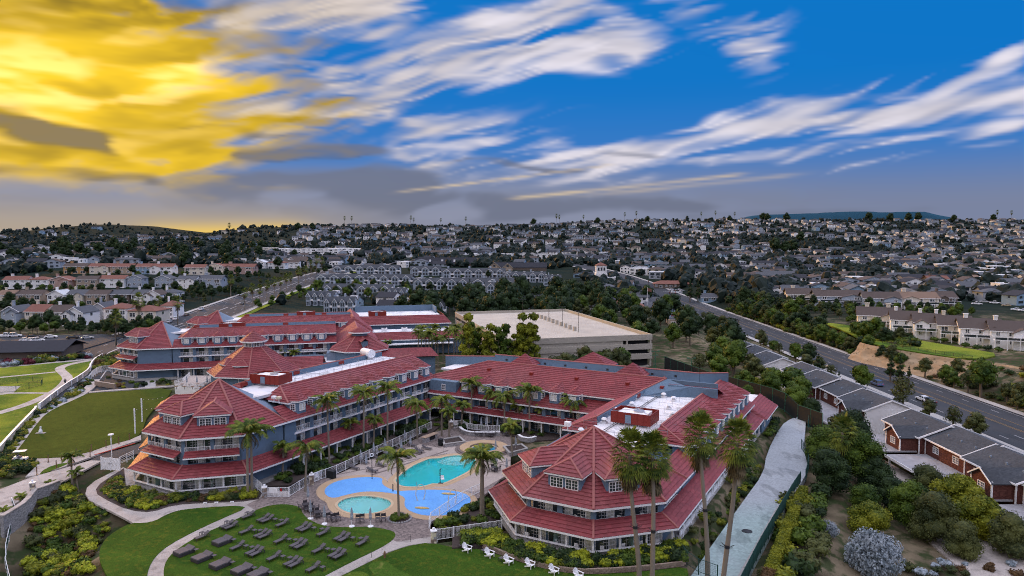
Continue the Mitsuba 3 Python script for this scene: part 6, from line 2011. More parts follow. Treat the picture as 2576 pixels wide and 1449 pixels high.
# the bed between the near wing and the drive
slope_bed = Polygon([ab(*c) for c in ((24.6, 3), (26.4, 3), (26.2, 25), (27.0, 40), (25.6, 52), (24.6, 50))])
grove(slope_bed, SH[:4], 46, 'dark green growth on the narrow bank beside the right hand drive', 'shrubs on the bank beside the drive', .6, 1.15, .75, seed=23, stuff=True, name='bank_plants', cat='shrubs')
grove(Polygon([ab(*c) for c in ((24.8, 62), (25.6, 62), (25.4, 75), (24.8, 75))]), SH[:2], 9, 'clipped dark shrub at the annex wall', 'shrubs at the annex', .8, 1.2, .9, 'shrub', 'shrub', seed=24)
# flower beds
bed1 = Polygon([(-65.9, 110.3), (-66.7, 112.6), (-66.8, 115.2), (-66.8, 119.5), (-62.3, 112.0), (-52.8, 106.8), (-41.3, 109.3), (-39.2, 108.2), (-39.2, 106.4), (-41.2, 105.5), (-46.8, 104.8), (-49.6, 104.3), (-51.2, 103.5), (-52.3, 102.0), (-53.5, 101.5), (-55.4, 101.8), (-58.2, 103.3), (-61.8, 106.1), (-64.6, 108.2)]).buffer(-.7)
grove(bed1, SH[:3] + SH[1:4] + SH[4:5] + LIME + ['kit_tuft_0'], 260, 'mixed low plants filling the flower bed before the left wing', 'shrubs in the left flower bed', .6, 1.15, .7, seed=25, stuff=True, name='flower_bed_plants', cat='plants')
bed2 = Polygon([(-6.5, 92.2), (-1.7, 93.5), (-0.4, 89.6), (9.7, 85.0), (20.6, 88.3), (21.9, 88.0), (21.1, 84.9), (17.5, 83.8), (12.3, 83.0), (7.9, 82.7), (4.6, 83.7), (1.4, 85.6), (-1.4, 87.6), (-3.8, 89.7), (-6.3, 89.4)])
grove(bed2, ['kit_tuft_0', 'kit_tuft_1', 'kit_tuft_0', 'kit_shrub_1', 'kit_shrub_7', 'kit_shrub_0'], 210, 'strappy green plants filling the bed before the near wing', 'plants in the near bed', .7, 1.25, .42, z=.2, seed=26, stuff=True, name='bed_plants', cat='plants')
bed3 = Polygon([(-39.2, 113.3), (-36.1, 124.0), (-32.0, 133.7), (-22.7, 148.0), (-18.3, 152.1), (-17.6, 148.0), (-23.0, 137.0), (-28.4, 126.3), (-33.0, 116.6), (-34.3, 117.6), (-36.3, 112.8)])
grove(bed3, SH[:2] + SH[:2] + ['kit_tuft_0'], 60, 'dark shrubs filling the strip between pool fence and left wing', 'shrubs behind the pool fence', .7, 1.5, 1.1, seed=27, stuff=True, name='strip_plants', cat='shrubs')
grove([(-16.2, 143.6), (-20.2, 140.9), (-17.5, 158.1), (-12.0, 160.4), (7.5, 149.5), (11.3, 140.0), (4.5, 138.2), (1.5, 140.9), (-3.3, 144.6), (-10.1, 144.6)], SH[:2] + ['kit_tuft_0'], 40, 'dark shrubs under the palms of the middle wing', 'shrubs before the middle wing', .7, 1.4, 1.1, seed=28, stuff=True, name='court_plants', cat='shrubs')
grove([(-10.2, 97.4), (-8.2, 99.6), (-5.1, 105.0), (-1.6, 104.2), (-1.5, 98.9), (-10.0, 94.1)], SH[:3] + ['kit_tuft_1'], 22, 'shrub in the corner bed by the white fence', 'shrubs in the corner bed', .6, 1.2, .9, 'shrub', 'shrub', seed=29)
# hillside at lower left
hill = Polygon([(-75.1, 109.4), (-74.9, 113.1), (-73.7, 115.8), (-69.5, 113.0), (-63.7, 106.8), (-57.8, 101.6), (-55.2, 99.7), (-56.5, 98.6), (-57.1, 96.0), (-54.4, 90.2), (-48.7, 82.3), (-52.2, 82.4), (-62.1, 89.1), (-65.5, 90.2), (-67.9, 95.0), (-71.2, 99.7), (-73.3, 104.9)]).buffer(-1.2)
grove(hill, LIME * 3 + SH[1:3] + SH[1:5], 100, 'low shrub on the scrubby hillside at lower left', 'shrubs on the lower left hillside', .5, 1.45, .95, 'shrub', 'shrub', seed=30)
grove([(-74.5, 112.4), (-74.2, 116.5), (-69.9, 113.1), (-71.5, 111.0)], ['kit_palm_3'] + SH[:2], 8, 'short bushy palm above the retaining wall at left', 'short palms at the retaining wall', .7, 1.0, 1.6, 'palm_shrub', 'palm', seed=31)
for i, p in enumerate([(-75.4, 106.5), (-74.6, 101.7), (-74.7, 112.3)]):
    tag(put(new('palm_tree'), 'kit_palm_3', frame(p[0], p[1], hz(*p) - 1.5, 30 * i, .55)), f'stubby potted looking palm at far lower left, {ORD[i]}', 'palm tree')
grove([(-96.1, 131.3), (-108.4, 159.2), (-107.9, 159.2), (-106.6, 157.3), (-93.4, 130.3), (-93.2, 128.4)], SH[:3], 34, 'shrubs filling the strip between white wall and footpath', 'shrubs along the white park wall', .7, 1.3, 1.2, seed=32, stuff=True, name='border_plants', cat='shrubs')
grove([(-107.6, 159.2), (-113.4, 178.9), (-121.1, 200.9), (-117.5, 196.4), (-111.9, 182.6), (-109.7, 172.9), (-106.9, 159.2)], SH[:6], 34, 'shrub in the border beside the footpath at left', 'shrubs beside the left footpath', .7, 1.4, 1.2, 'shrub', 'shrub', seed=33)
grove([(-114.9, 193.5), (-118.3, 207.3), (-104.7, 196.4), (-94.6, 196.4), (-91.0, 189.3), (-104.1, 184.6), (-111.6, 187.9)], SH[:5], 26, 'small shrub in the dark bed below the far wing', 'shrubs below the far wing', .5, 1.2, 1.8, 'shrub', 'shrub', seed=34)
grove([(-126.9, 212.3), (-135.2, 227.0), (-137.1, 235.1), (-133.7, 237.2), (-126.2, 223.1), (-124.7, 215.8)], SH[1:5], 22, 'shrub on the bank left of the far wing', 'shrubs left of the far wing', 1.1, 2.2, 1.9, 'shrub', 'shrub', seed=35)
grove([(-159.9, 219.4), (-156.4, 231.0), (-142.6, 238.3), (-139.8, 233.0), (-149.7, 224.1), (-157.3, 215.8)], SH[:7], 30, 'dark mixed hedge running behind the park', 'shrubs behind the park', 1.1, 2.0, 1.8, seed=36, stuff=True, name='park_hedge', cat='hedge')
grove([(-93.9, 127.7), (-91.6, 127.7), (-84.6, 123.5), (-83.5, 121.7), (-83.6, 119.4), (-84.9, 115.1)], SH[:4], 22, 'shrub round the planters at the far left', 'shrubs at the left planters', .8, 1.4, 1.3, 'shrub', 'shrub', seed=37)
# trees among the terraces on the left
for i, poly in enumerate(([(-222.4, 306.4), (-153.3, 302.1), (-151.2, 281.9), (-168.5, 293.6), (-212.3, 292.3)], [(-287.0, 396.1), (-192.9, 404.0), (-185.7, 388.7), (-276.6, 381.7)], [(-357.4, 494.2), (-192.2, 490.8), (-175.1, 469.6), (-201.0, 421.0), (-230.6, 481.6), (-347.4, 480.2)], [(-411.3, 569.7), (-366.4, 575.3), (-194.3, 598.3), (-192.2, 529.7), (-201.0, 501.2), (-263.5, 512.2), (-279.9, 536.4), (-400.9, 555.1)])):
    grove(Polygon(poly).buffer(3), DK + MD[:1] + OL[:1], (48, 44, 64, 60)[i], f'dark green belt of shrubby trees below the {("nearest", "second", "third", "top")[i]} left terrace', None, .3, .62, 3.0, seed=41 + i, stuff=True, name='green_belt', cat='trees')
grove([(-525.6, 728.9), (-457.0, 729.4), (-332.5, 759.6), (-285.3, 831.4), (-263.4, 919.6), (-369.0, 1076.4), (-677.3, 940.4)], DK, 60, 'dark grove above the left terraces', 'trees above the left terraces', .8, 1.35, 7, seed=46, stuff=True, name='hill_grove', cat='trees')
grove([(-181.1, 383.6), (-177.1, 487.7), (-167.0, 602.1), (-199.2, 723.3), (-196.8, 542.4), (-199.4, 421.0)], DK[:1] + OL, 26, 'dark tree left of the climbing road', 'trees left of the climbing road', .35, .6, 4, seed=47)
grove([(-148.7, 408.8), (-144.5, 520.1), (-134.8, 574.1), (-115.6, 491.8), (-132.1, 459.5), (-135.8, 383.3)], DK[:1] + MD, 24, 'dark tree right of the climbing road', 'trees right of the climbing road', .35, .6, 4, seed=48)
grove([(-148.7, 514.3), (-90.9, 530.8), (-26.0, 486.3), (-38.1, 469.9), (-70.3, 419.2), (-88.1, 402.6), (-139.7, 482.9)], DK[:1] + MD[:2], 34, 'green trees among the near condominiums', 'trees among the condominiums', .4, .75, 4, seed=49, stuff=True, name='condo_grove', cat='trees')
grove([(-190.3, 659.0), (42.1, 653.9), (33.3, 516.1), (2.9, 523.8), (-150.9, 521.9)], DK[:2], 24, 'dark trees between the rows of condominiums', 'trees between the condominium rows', .35, .6, 6, seed=50, stuff=True, name='condo_grove', cat='trees')
grove([(155.2, 459.2), (195.3, 388.4), (239.0, 380.1), (231.7, 349.5), (203.9, 336.0), (160.0, 317.7), (141.7, 332.1), (141.1, 393.1)], DK[:1] + MD[:2] + OL[:1], 130, 'dense dark scrub on the bank between bluff and upper houses', 'trees on the green bank', .3, .6, 4, seed=51, stuff=True, name='bank_grove', cat='trees')
for i, p in enumerate([(151.4, 298.7), (152.0, 294.9), (152.4, 292.4), (155.2, 289.9), (157.2, 287.5), (155.9, 281.7), (157.2, 279.4), (160.5, 267.6), (162.9, 265.5), (167.4, 265.5), (163.6, 253.8), (164.0, 248.3), (166.7, 246.6), (168.0, 243.1)]):
    tag(put(new('shrub'), 'kit_shrub_1' if i % 3 else 'kit_shrub_0', frame(p[0], p[1], .6, 50 * i, 1.7)), f'clipped round bush before the bluff houses, {ORD[i % 13]} from the left' if i < 13 else 'clipped round bush before the bluff houses at the right edge', 'shrub')
# the far town's trees, one mass, and the largest on the skyline
for i, (az, y, s) in enumerate(((.305, 1930, 1.6), (.352, 1940, 2.1), (.358, 1930, 1.9), (.385, 1950, 2.3), (.50, 1950, 2.3), (.53, 1940, 2.0), (.556, 1950, 2.4), (.57, 1950, 2.3), (.62, 1950, 1.7), (.675, 1950, 2.0), (.405, 1300, 1.9), (.37, 1060, 2.0), (.385, 1055, 1.9), (.395, 1062, 2.0), (.03, 1800, 1.6), (.12, 1880, 1.7), (.19, 1930, 1.6), (-.30, 1560, 1.5), (-.28, 1570, 1.6), (-.40, 640, 1.3), (-.46, 660, 1.2), (-.33, 700, 1.1))):
    x = az * y
    tag(put(new('tree'), DK[i % 3], frame(x, y, hz(x, y) - 1, 70 * i, s)), 'big dark tree standing above the roofs of the hillside town', 'tree', 'big trees on the skyline')
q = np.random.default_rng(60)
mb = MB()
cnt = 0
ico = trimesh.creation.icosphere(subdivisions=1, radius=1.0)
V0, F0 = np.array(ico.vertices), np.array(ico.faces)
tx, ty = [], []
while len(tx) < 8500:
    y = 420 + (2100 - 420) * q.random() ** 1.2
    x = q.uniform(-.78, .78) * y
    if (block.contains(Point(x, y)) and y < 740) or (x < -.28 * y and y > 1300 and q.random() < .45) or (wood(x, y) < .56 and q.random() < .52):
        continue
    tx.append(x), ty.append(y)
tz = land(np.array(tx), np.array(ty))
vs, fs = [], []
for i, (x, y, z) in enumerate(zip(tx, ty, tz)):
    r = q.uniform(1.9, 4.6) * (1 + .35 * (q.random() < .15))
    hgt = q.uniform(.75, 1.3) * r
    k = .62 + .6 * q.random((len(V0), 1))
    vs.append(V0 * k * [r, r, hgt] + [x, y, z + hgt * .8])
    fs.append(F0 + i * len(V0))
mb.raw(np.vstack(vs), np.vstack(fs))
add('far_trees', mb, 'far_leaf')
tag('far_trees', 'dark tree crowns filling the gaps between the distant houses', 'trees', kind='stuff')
# hedge on the outer side of the drive
for seg in range(6):
    b0, b1_ = -6 + seg * 7.4, -6 + seg * 7.4 + (7.2 if seg < 5 else 3)
    hd = MB()
    qh = np.random.default_rng(300 + seg)
    n = int((b1_ - b0) * 260)
    pts = np.c_[qh.uniform(34.6, 35.9, n), qh.uniform(b0, b1_, n), qh.uniform(-1.5, -.25, n)]
    side_ = qh.integers(0, 4, n)
    pts[side_ == 0, 0], pts[side_ == 1, 0], pts[side_ >= 2, 2] = 34.6, 35.9, -.25
    pts += qh.normal(size=pts.shape) * .06
    wp = np.c_[pts[:, 0] * .87462 + pts[:, 1] * .48481, 100 - pts[:, 0] * .48481 + pts[:, 1] * .87462, pts[:, 2]]
    for p in (0,):
        nn = qh.normal(size=(n, 3)) + [0, 0, .8]
        a = np.cross(nn, qh.normal(size=(n, 3)))
        a /= np.linalg.norm(a, axis=1, keepdims=True)
        b = np.cross(nn / np.linalg.norm(nn, axis=1, keepdims=True), a)
        s = .11
        v = np.stack([wp - a * s, wp - b * s * .7, wp + a * s, wp + b * s * .7], 1).reshape(-1, 3)
        i = np.arange(n) * 4
        hd.raw(v, np.vstack([np.stack([i, i + 1, i + 2], 1), np.stack([i, i + 2, i + 3], 1)]))
    c = [ab(34.7, b0), ab(35.8, b0), ab(35.8, b1_), ab(34.7, b1_)]
    hd.slab(c, -3.5, -.32)
    tag(add(new('hedge'), hd, 'leaf_rust' if seg in (0,) else 'leaf_yellow'), f'clipped ochre hedge section outside the drive fence, {ORD[seg]} from the bottom', 'hedge')

# street trees and scrub close to the right hand street
grove(Polygon([(131.6, 240), (134, 240), (135, 430), (131.6, 430)]), MD + OL + DK, 34, 'bushy tree at the right edge of the right hand street', 'trees at the street edge', .45, .8, 4.5, seed=71)
grove(Polygon([(100, 150), (102.6, 150), (102.6, 420), (97, 420)]), MD[:1] + OL + DK[:1], 26, 'small tree between the townhouses and the street', 'trees between townhouses and street', .5, .8, 5.5, seed=72)
grove(Polygon([(131.5, 150), (175, 140), (178, 185), (150, 212), (136, 236), (131.5, 236)]), SH[:4] + SH[3:5], 150, 'dry and green scrub on the bank below the bluff', None, 1.0, 2.2, 1.6, seed=73, stuff=True, name='bluff_scrub', cat='scrub')
grove(Polygon([(131.5, 236), (136, 238), (152, 262), (140, 300), (150, 420), (131.5, 430)]), SH[:4], 260, 'green scrub covering the slope beside the street', None, 1.4, 2.8, 1.8, seed=74, stuff=True, name='slope_scrub', cat='scrub')
grove(hill, LIME * 2 + SH[1:5] + ['kit_tuft_1', 'kit_tuft_0'], 230, 'low yellow green ground cover on the lower left hillside', None, .3, .7, .5, seed=75, stuff=True, name='hillside_cover', cat='ground cover')


# ------------------------------------------------------------------ furniture
def kit_lounger(gid):
    fr, sl, bk = MB(), MB(), MB()
    for s in (-.33, .33):
        fr.beam([-1.0, s, .34], [.95, s, .34], .05, .06)
    fr.beam([-1.0, -.33, .34], [-1.0, .33, .34], .05, .06).beam([.95, -.33, .34], [.95, .33, .34], .05, .06)
    sl.box(-.97, .30, -.30, .30, .345, .385)
    bk.raw([[.30, -.30, .39], [.30, .30, .39], [.98, .30, .78], [.98, -.30, .78], [.32, -.30, .35], [.32, .30, .35], [1.0, .30, .74], [1.0, -.30, .74]], [[0, 1, 2], [0, 2, 3], [4, 6, 5], [4, 7, 6], [0, 3, 7], [0, 7, 4], [1, 5, 6], [1, 6, 2], [3, 2, 6], [3, 6, 7]])
    arms = MB()
    for s in (-.34, .34):
        arms.beam([.1, s, .58], [.75, s, .58], .05, .04).beam([.12, s, .36], [.12, s, .58], .04, .04)
    kw = {}
    for i, (x, y) in enumerate(((-.95, -.33), (-.95, .33), (.9, -.33), (.9, .33))):
        kw['leg' + (f'_{i:03d}' if i else '')] = (MB().box(x - .03, x + .03, y - .03, y + .03, 0, .34), 'furniture')
    kit(gid, frame=(fr, 'furniture'), sling=(sl, 'sling'), backrest=(bk, 'sling'), armrest=(arms, 'furniture'), **kw)


kit_lounger('kit_lounger')
kit('kit_side_table', top=(MB().box(-.27, .27, -.27, .27, .42, .46), 'sling'), **{'leg' + (f'_{i:03d}' if i else ''): (MB().box(x - .025, x + .025, y - .025, y + .025, 0, .42), 'furniture') for i, (x, y) in enumerate(((-.24, -.24), (-.24, .24), (.24, -.24), (.24, .24)))})
kit('kit_daybed', base=(MB().box(-1.1, 1.0, -.75, .75, .05, .42), 'furniture'), mattress=(MB().box(-1.08, .35, -.73, .73, .42, .56), 'sling'), headrest=(MB().raw([[.36, -.73, .44], [.36, .73, .44], [1.05, .73, .72], [1.05, -.73, .72], [.36, -.73, .42], [.36, .73, .42], [1.05, .73, .42], [1.05, -.73, .42]], [[0, 1, 2], [0, 2, 3], [0, 3, 7], [0, 7, 4], [1, 5, 6], [1, 6, 2], [3, 2, 6], [3, 6, 7]]), 'sling'), side_shelf=(MB().box(.75, 1.25, -1.25, -.76, .4, .45), 'sling'))


def umbrella_kit(gid, base):
    p = MB().tube([0, 0, 0], [0, 0, 2.75], .03, n=8)
    c = MB()
    n = 10
    prev = None
    for z, r in ((1.0, .13), (1.25, .19), (1.9, .15), (2.5, .08), (2.72, .025)):
        ring = [[(r * (1 + .28 * (i % 2))) * math.cos(i * 2 * math.pi / n), (r * (1 + .28 * (i % 2))) * math.sin(i * 2 * math.pi / n), z] for i in range(n)]
        if prev is not None:
            c.raw(prev + ring, [f for i in range(n) for f in ([i, (i + 1) % n, n + (i + 1) % n], [i, n + (i + 1) % n, n + i])])
        prev = ring
    kw = dict(pole=(p, 'white_metal'), canopy=(c, 'umbrella_cloth'), strap=(MB().tube([0, 0, 1.5], [0, 0, 1.56], .2, n=10), 'white_plastic'))
    if base:
        kw['base'] = (MB().tube([0, 0, .0], [0, 0, .09], .42, .38, 18), 'white_plastic')
    kit(gid, **kw)


umbrella_kit('kit_umbrella', False)
umbrella_kit('kit_umbrella_base', True)
ch = {}
for i, (x, y) in enumerate(((-.24, -.24), (-.24, .24), (.24, -.24), (.24, .24))):
    ch['leg' + (f'_{i:03d}' if i else '')] = (MB().box(x - .025, x + .025, y - .025, y + .025, 0, .42), 'furniture')
kit('kit_chair', seat=(MB().box(-.27, .27, -.27, .27, .41, .46), 'sling'), backrest=(MB().beam([.25, -.27, .46], [.36, -.27, .95], .05, .05).beam([.25, .27, .46], [.36, .27, .95], .05, .05).box(.27, .31, -.25, .25, .55, .9), 'furniture'), armrest=(MB().box(-.2, .28, -.3, -.25, .62, .66).box(-.2, .28, .25, .3, .62, .66), 'furniture'), **ch)
kit('kit_table', top=(MB().box(-.5, .5, -.5, .5, .7, .74), 'furniture'), pedestal=(MB().tube([0, 0, 0], [0, 0, .7], .06, n=8).box(-.3, .3, -.3, .3, 0, .05), 'furniture'))
# adirondack chair: slatted seat and fan back, wide arms
bk, st, ar = MB(), MB(), MB()
for i in range(7):
    y = -.27 + .09 * i
    bk.beam([-.22, y, .30], [-.52, y * 1.12, .98 - .035 * abs(i - 3) ** 1.5], .075, .022, (1, 0, 0))
for i in range(6):
    x = -.2 + .115 * i
    st.beam([x, -.29, .26 + .02 * i], [x, .29, .26 + .02 * i], .095, .022)
for s in (-1, 1):
    ar.beam([-.42, s * .38, .56], [.42, s * .40, .56], .13, .026)
kw = {}
for i, (x, s) in enumerate(((.36, -1), (.36, 1))):
    kw['leg' + (f'_{i:03d}' if i else '')] = (MB().box(x - .04, x + .04, s * .33 - .025, s * .33 + .025, 0, .55), 'white_plastic')
for i, s in enumerate((-1, 1)):
    kw[f'leg_{i + 2:03d}'] = (MB().beam([.36, s * .29, .34], [-.55, s * .29, .04], .03, .12), 'white_plastic')
kit('kit_adirondack', backrest=(bk, 'white_plastic'), seat=(st, 'white_plastic'), armrest=(ar, 'white_plastic'), **kw)
pc = MB().box(-.25, .25, -.25, .25, .4, .44)
kit('kit_patio_chair', seat=(pc, 'white_plastic'), backrest=(MB().box(.22, .27, -.25, .25, .44, .95), 'white_plastic'), legs=(MB().box(-.25, -.2, -.25, -.2, 0, .6).box(-.25, -.2, .2, .25, 0, .6).box(.2, .25, -.25, -.2, 0, .6).box(.2, .25, .2, .25, 0, .6).box(-.25, .25, -.27, -.22, .6, .64).box(-.25, .25, .22, .27, .6, .64), 'white_plastic'))

HEAD = 57
rows_ = (('rear', [(-37.7, 98.8, 1), (-34.8, 97.6, 2), (-31.9, 96.0, 1), (-28.5, 94.6, 2), (-25.4, 93.0, 1), (-22.5, 91.4, 2), (-19.5, 90.0, 1)]), ('middle', [(-39.0, 95.3, 2), (-36.0, 93.6, 1), (-33.3, 92.3, 2), (-30.4, 90.7, 1), (-27.6, 89.3, 2), (-24.6, 87.8, 1), (-21.9, 86.4, 2)]), ('front', [(-41.2, 91.8, 1), (-35.3, 88.7, 1), (-32.5, 87.1, 2), (-29.6, 85.7, 1), (-26.7, 84.1, 2), (-23.9, 82.8, 1)]))
for rn, pts in rows_:
    for i, p in enumerate(pts):
        for j in range(p[2]):
            o = (.42 if j else -.42) if p[2] == 2 else 0
            a = math.radians(HEAD)
            x, y = p[0] - math.sin(a) * o, p[1] + math.cos(a) * o
            where = f'{ORD[i]} from left in the {rn} row on the lawn' + ('' if p[2] == 1 else (', right of a pair', ', left of a pair')[j])
            tag(put(new('sun_lounger'), 'kit_lounger', frame(x, y, .05, HEAD + rng.uniform(-3, 3))), f'dark lounger, {where}', 'sun lounger', 'loungers on the lawn')
        o = -.42 * p[2] - .55 if i % 2 else .42 * p[2] + .5
        a = math.radians(HEAD)
        tag(put(new('side_table'), 'kit_side_table', frame(p[0] - math.sin(a) * o + math.cos(a) * .6, p[1] + math.cos(a) * o + math.sin(a) * .6, .05, HEAD)), f'small dark table beside the {ORD[i]} lounger spot of the {rn} row', 'table', 'side tables on the lawn')
for i, p in enumerate([(-41.5, 87.3), (-38.5, 85.6), (-35.5, 83.8), (-32.3, 82.3), (-30.0, 81.2), (-37.9, 90.3)]):
    tag(put(new('daybed'), 'kit_daybed', frame(p[0], p[1], .05, HEAD)), f'square dark covered daybed, {("leftmost", "second", "third", "fourth", "rightmost")[i] + " of five in the front line" if i < 5 else "the one standing behind the other five"}', 'daybed')
for i, p in enumerate([(-27.3, 120.2), (-26.3, 123.2), (-23.9, 118.7), (-23.0, 121.8), (-24.4, 125.7), (-22.6, 128.7), (-21.1, 131.3), (-20.5, 124.6), (-19.2, 126.5), (-19.2, 133.6), (-17.7, 129.0), (-16.1, 131.6), (-17.4, 130.2), (-22.7, 127.5)]):
    tag(put(new('sun_lounger'), 'kit_lounger', frame(p[0], p[1], .03, 150 + rng.uniform(-8, 8))), f'dark lounger on the deck behind the big pool, {ORD[i % 13]} along the fence' + (' , far end' if i > 12 else ''), 'sun lounger', 'loungers on the pool deck')
for i, p in enumerate([(-30.7, 104.3), (-28.7, 98.6, 1), (-26.2, 96.6, 1), (-22.2, 95.8, 1), (-19.6, 95.8, 1)] + [(-26.6, 122.4), (-25.2, 120.2), (-25.2, 126.9), (-23.7, 129.9), (-22.6, 125.7), (-20.5, 129.0), (-20.8, 135.3), (-19.2, 131.8), (-2.7, 120.8), (-0.9, 118.1)] + [(-6.4, 145.3), (-5.4, 145.0), (-3.0, 145.0), (-3.0, 128.5), (0.7, 130.8)]):
    b = len(p) > 2
    tag(put(new('umbrella'), 'kit_umbrella_base' if b else 'kit_umbrella', frame(p[0], p[1], .03, 20 * i)), ('closed grey umbrella on a round white base at the wading pool, ' + ORD[i - 1] + ' of four') if b else ('closed grey umbrella between tables at the curve of the lawn' if i == 0 else f'closed grey umbrella, {ORD[i - 5]} along the pool fence' if i < 13 else f'closed grey umbrella, {ORD[i - 13]} of those right of pool or at middle wing'), 'umbrella')
TS = [(-30.5, 102.3), (-29.3, 101.2), (-27.9, 99.3)] + [(-6.5, 140.9), (-4.3, 140.4), (-1.0, 140.9)] + [(-3.0, 119.2)]
for i, p in enumerate(TS):
    wh = f'by the lawn edge, {ORD[i]} from the rear' if i < 3 else f'before the curved bed, {ORD[i - 3]} from the left' if i < 6 else 'right of the big pool'
    tag(put(new('dining_table'), 'kit_table', frame(p[0], p[1], .02, 20)), f'dark square table {wh}', 'table')
    for j in range(4):
        a = math.radians(20 + 90 * j)
        tag(put(new('chair'), 'kit_chair', frame(p[0] + .75 * math.cos(a), p[1] + .75 * math.sin(a), .02, 20 + 90 * j)), f'dark chair at the square table {wh}', 'chair', f'chairs at the table {wh}')
for i, p in enumerate([(-25.9, 97.8, -60), (-25.1, 97.5, -55), (-24.6, 97.8, -50), (-21.6, 97.1, -80), (-18.9, 97.5, -75), (-18.1, 97.5, -75), (-21.1, 97.3, -80)]):
    tag(put(new('chair'), 'kit_chair', frame(p[0], p[1], .02, p[2] + 180, 1.2)), f'dark reclining chair facing the wading pool, {ORD[i]} from the left', 'chair')
for i, p in enumerate([(-39.2, 87.0)] + [(-5.7, 87.9), (-2.8, 86.4), (-0.4, 84.5), (2.2, 83.5), (5.0, 81.9), (7.8, 80.8)]):
    if i == 0:
        continue
    tag(put(new('adirondack_chair'), 'kit_adirondack', frame(p[0], p[1], .05, -42 + rng.uniform(-6, 6), 1.12)), f'white slatted lawn chair, {ORD[i - 1]} from the left along the stone edging', 'chair', 'white chairs along the front bed')
for i, p in enumerate([(-6.5, 88.8), (-3.6, 87.4), (-1.3, 85.2)]):
    tag(put(new('side_table'), 'kit_side_table', frame(p[0], p[1], .05, -42)), f'small black table beside a white lawn chair, {ORD[i]} from the left', 'table')
# white chairs on the near wing's porch and gallery
RW = hot(10.2, 5.8, 0, 90)
for th, us, R, z in ((180, (.9, 3.0, 5.2, 8.0), 12.4, .3), (225, (1.2, 4.0, 6.5, 9.0), 12.4, .3), (180, (3.3, 6.8, 7.6), 10.9, 3.3), (225, (2.6, 3.6, 6.8), 10.9, 3.3)):
    for u in us:
        k = put(new('patio_chair'), 'kit_patio_chair', on_facet(RW, R, th, u, z) @ frame(0, 0, 0, 250 + rng.uniform(-30, 30)))
        tag(k, 'white plastic chair behind the ' + ('porch glass' if z < 1 else 'upper gallery sill') + f' of the near wing, {"left" if th == 180 else "right"} face', 'chair', f'white chairs {"on the porch" if z < 1 else "in the gallery"} of the near wing, {"left" if th == 180 else "right"} face')

# retaining wall of loose blocks before the near bed
k = tag(new('retaining_wall'), 'low curved wall of tan and brown blocks edging the bed before the near wing', 'wall', kind=None)
wl = smooth_line([(-3.8, 89.2), (-2.6, 88.3), (-1.4, 87.1), (1.4, 85.0), (4.6, 83.1), (7.8, 82.0), (12.2, 82.3), (17.4, 83.2), (21.3, 84.2)], 2)
ls = LineString(wl)
n = int(ls.length / .46)
blk = [MB().box(-.22, .22, -.14, .14, 0, .19).mesh()]
BL = [mikit.ply(blk[0], 'm_block_tan'), mikit.ply(blk[0], 'm_block_brown')]
for c in range(3):
    for i in range(n):
        s = (i + .5 + .5 * (c % 2)) * .46
        if s > ls.length:
            continue
        p, p2 = ls.interpolate(s), ls.interpolate(min(s + .1, ls.length))
        deg = math.degrees(math.atan2(p2.y - p.y, p2.x - p.x)) if p2.distance(p) > 1e-6 else 0
        r_ = rng.random()
        scene[new(k + '__block')] = {**BL[int(r_ < (.15 if c == 2 else .55))], 'to_world': T(frame(p.x, p.y, c * .2 - .02, deg) @ frame(0, rng.uniform(-.015, .015), 0, rng.uniform(-2, 2)))}


# ------------------------------------------------------------------ fences, gates, walls
def fence(name, label, pts, h, style, z=None, m='white_metal', panel=None, post=2.4, gap=.14, zo=0.):
    k = tag(new(name), label, 'fence')
    ls = LineString(pts)
    n = max(1, int(round(ls.length / post)))
    P = [ls.interpolate(ls.length * i / n) for i in range(n + 1)]
    Z = [(hz(p.x, p.y) if z is None else z) + zo for p in P]
    for i, p in enumerate(P):
        part(k, 'post', MB().box(p.x - .05, p.x + .05, p.y - .05, p.y + .05, Z[i] - .3, Z[i] + h + .05), m)
    rl = MB()
    for i in range(n):
        a, b = np.array([P[i].x, P[i].y, Z[i]]), np.array([P[i + 1].x, P[i + 1].y, Z[i + 1]])
        for dz in (.1, h - .03):
            rl.beam(a + [0, 0, dz], b + [0, 0, dz], .05, .06)
        if style == 'picket':
            q_ = max(1, int(np.linalg.norm(b - a) / gap))
            for j in range(1, q_):
                c = a + (b - a) * j / q_
                part(k, 'picket', MB().beam(c + [0, 0, .1], c + [0, 0, h], .04, .04), m) if panel == 'parts' else rl.beam(c + [0, 0, .1], c + [0, 0, h], .035, .035)
        elif style == 'mesh':
            L = np.linalg.norm(b - a)
            q_ = max(2, int(L / .22))
            for j in range(1, q_):
                c = a + (b - a) * j / q_
                rl.beam(c + [0, 0, .1], c + [0, 0, h], .014, .014)
            for j in range(1, int(h / .22)):
                rl.beam(a + [0, 0, .1 + j * .22], b + [0, 0, .1 + j * .22], .014, .014)
        elif style == 'screen':
            w = MB()
            w.beam((a + b) / 2 * 0 + a + [0, 0, h / 2 + .05], b + [0, 0, h / 2 + .05], .03, h - .15)
            part(k, 'panel', w, panel)
        elif style == 'rails':
            for j in range(1, 4):
                rl.beam(a + [0, 0, h * j / 4], b + [0, 0, h * j / 4], .04, .05)
    part(k, 'rails', rl, m)
    return k


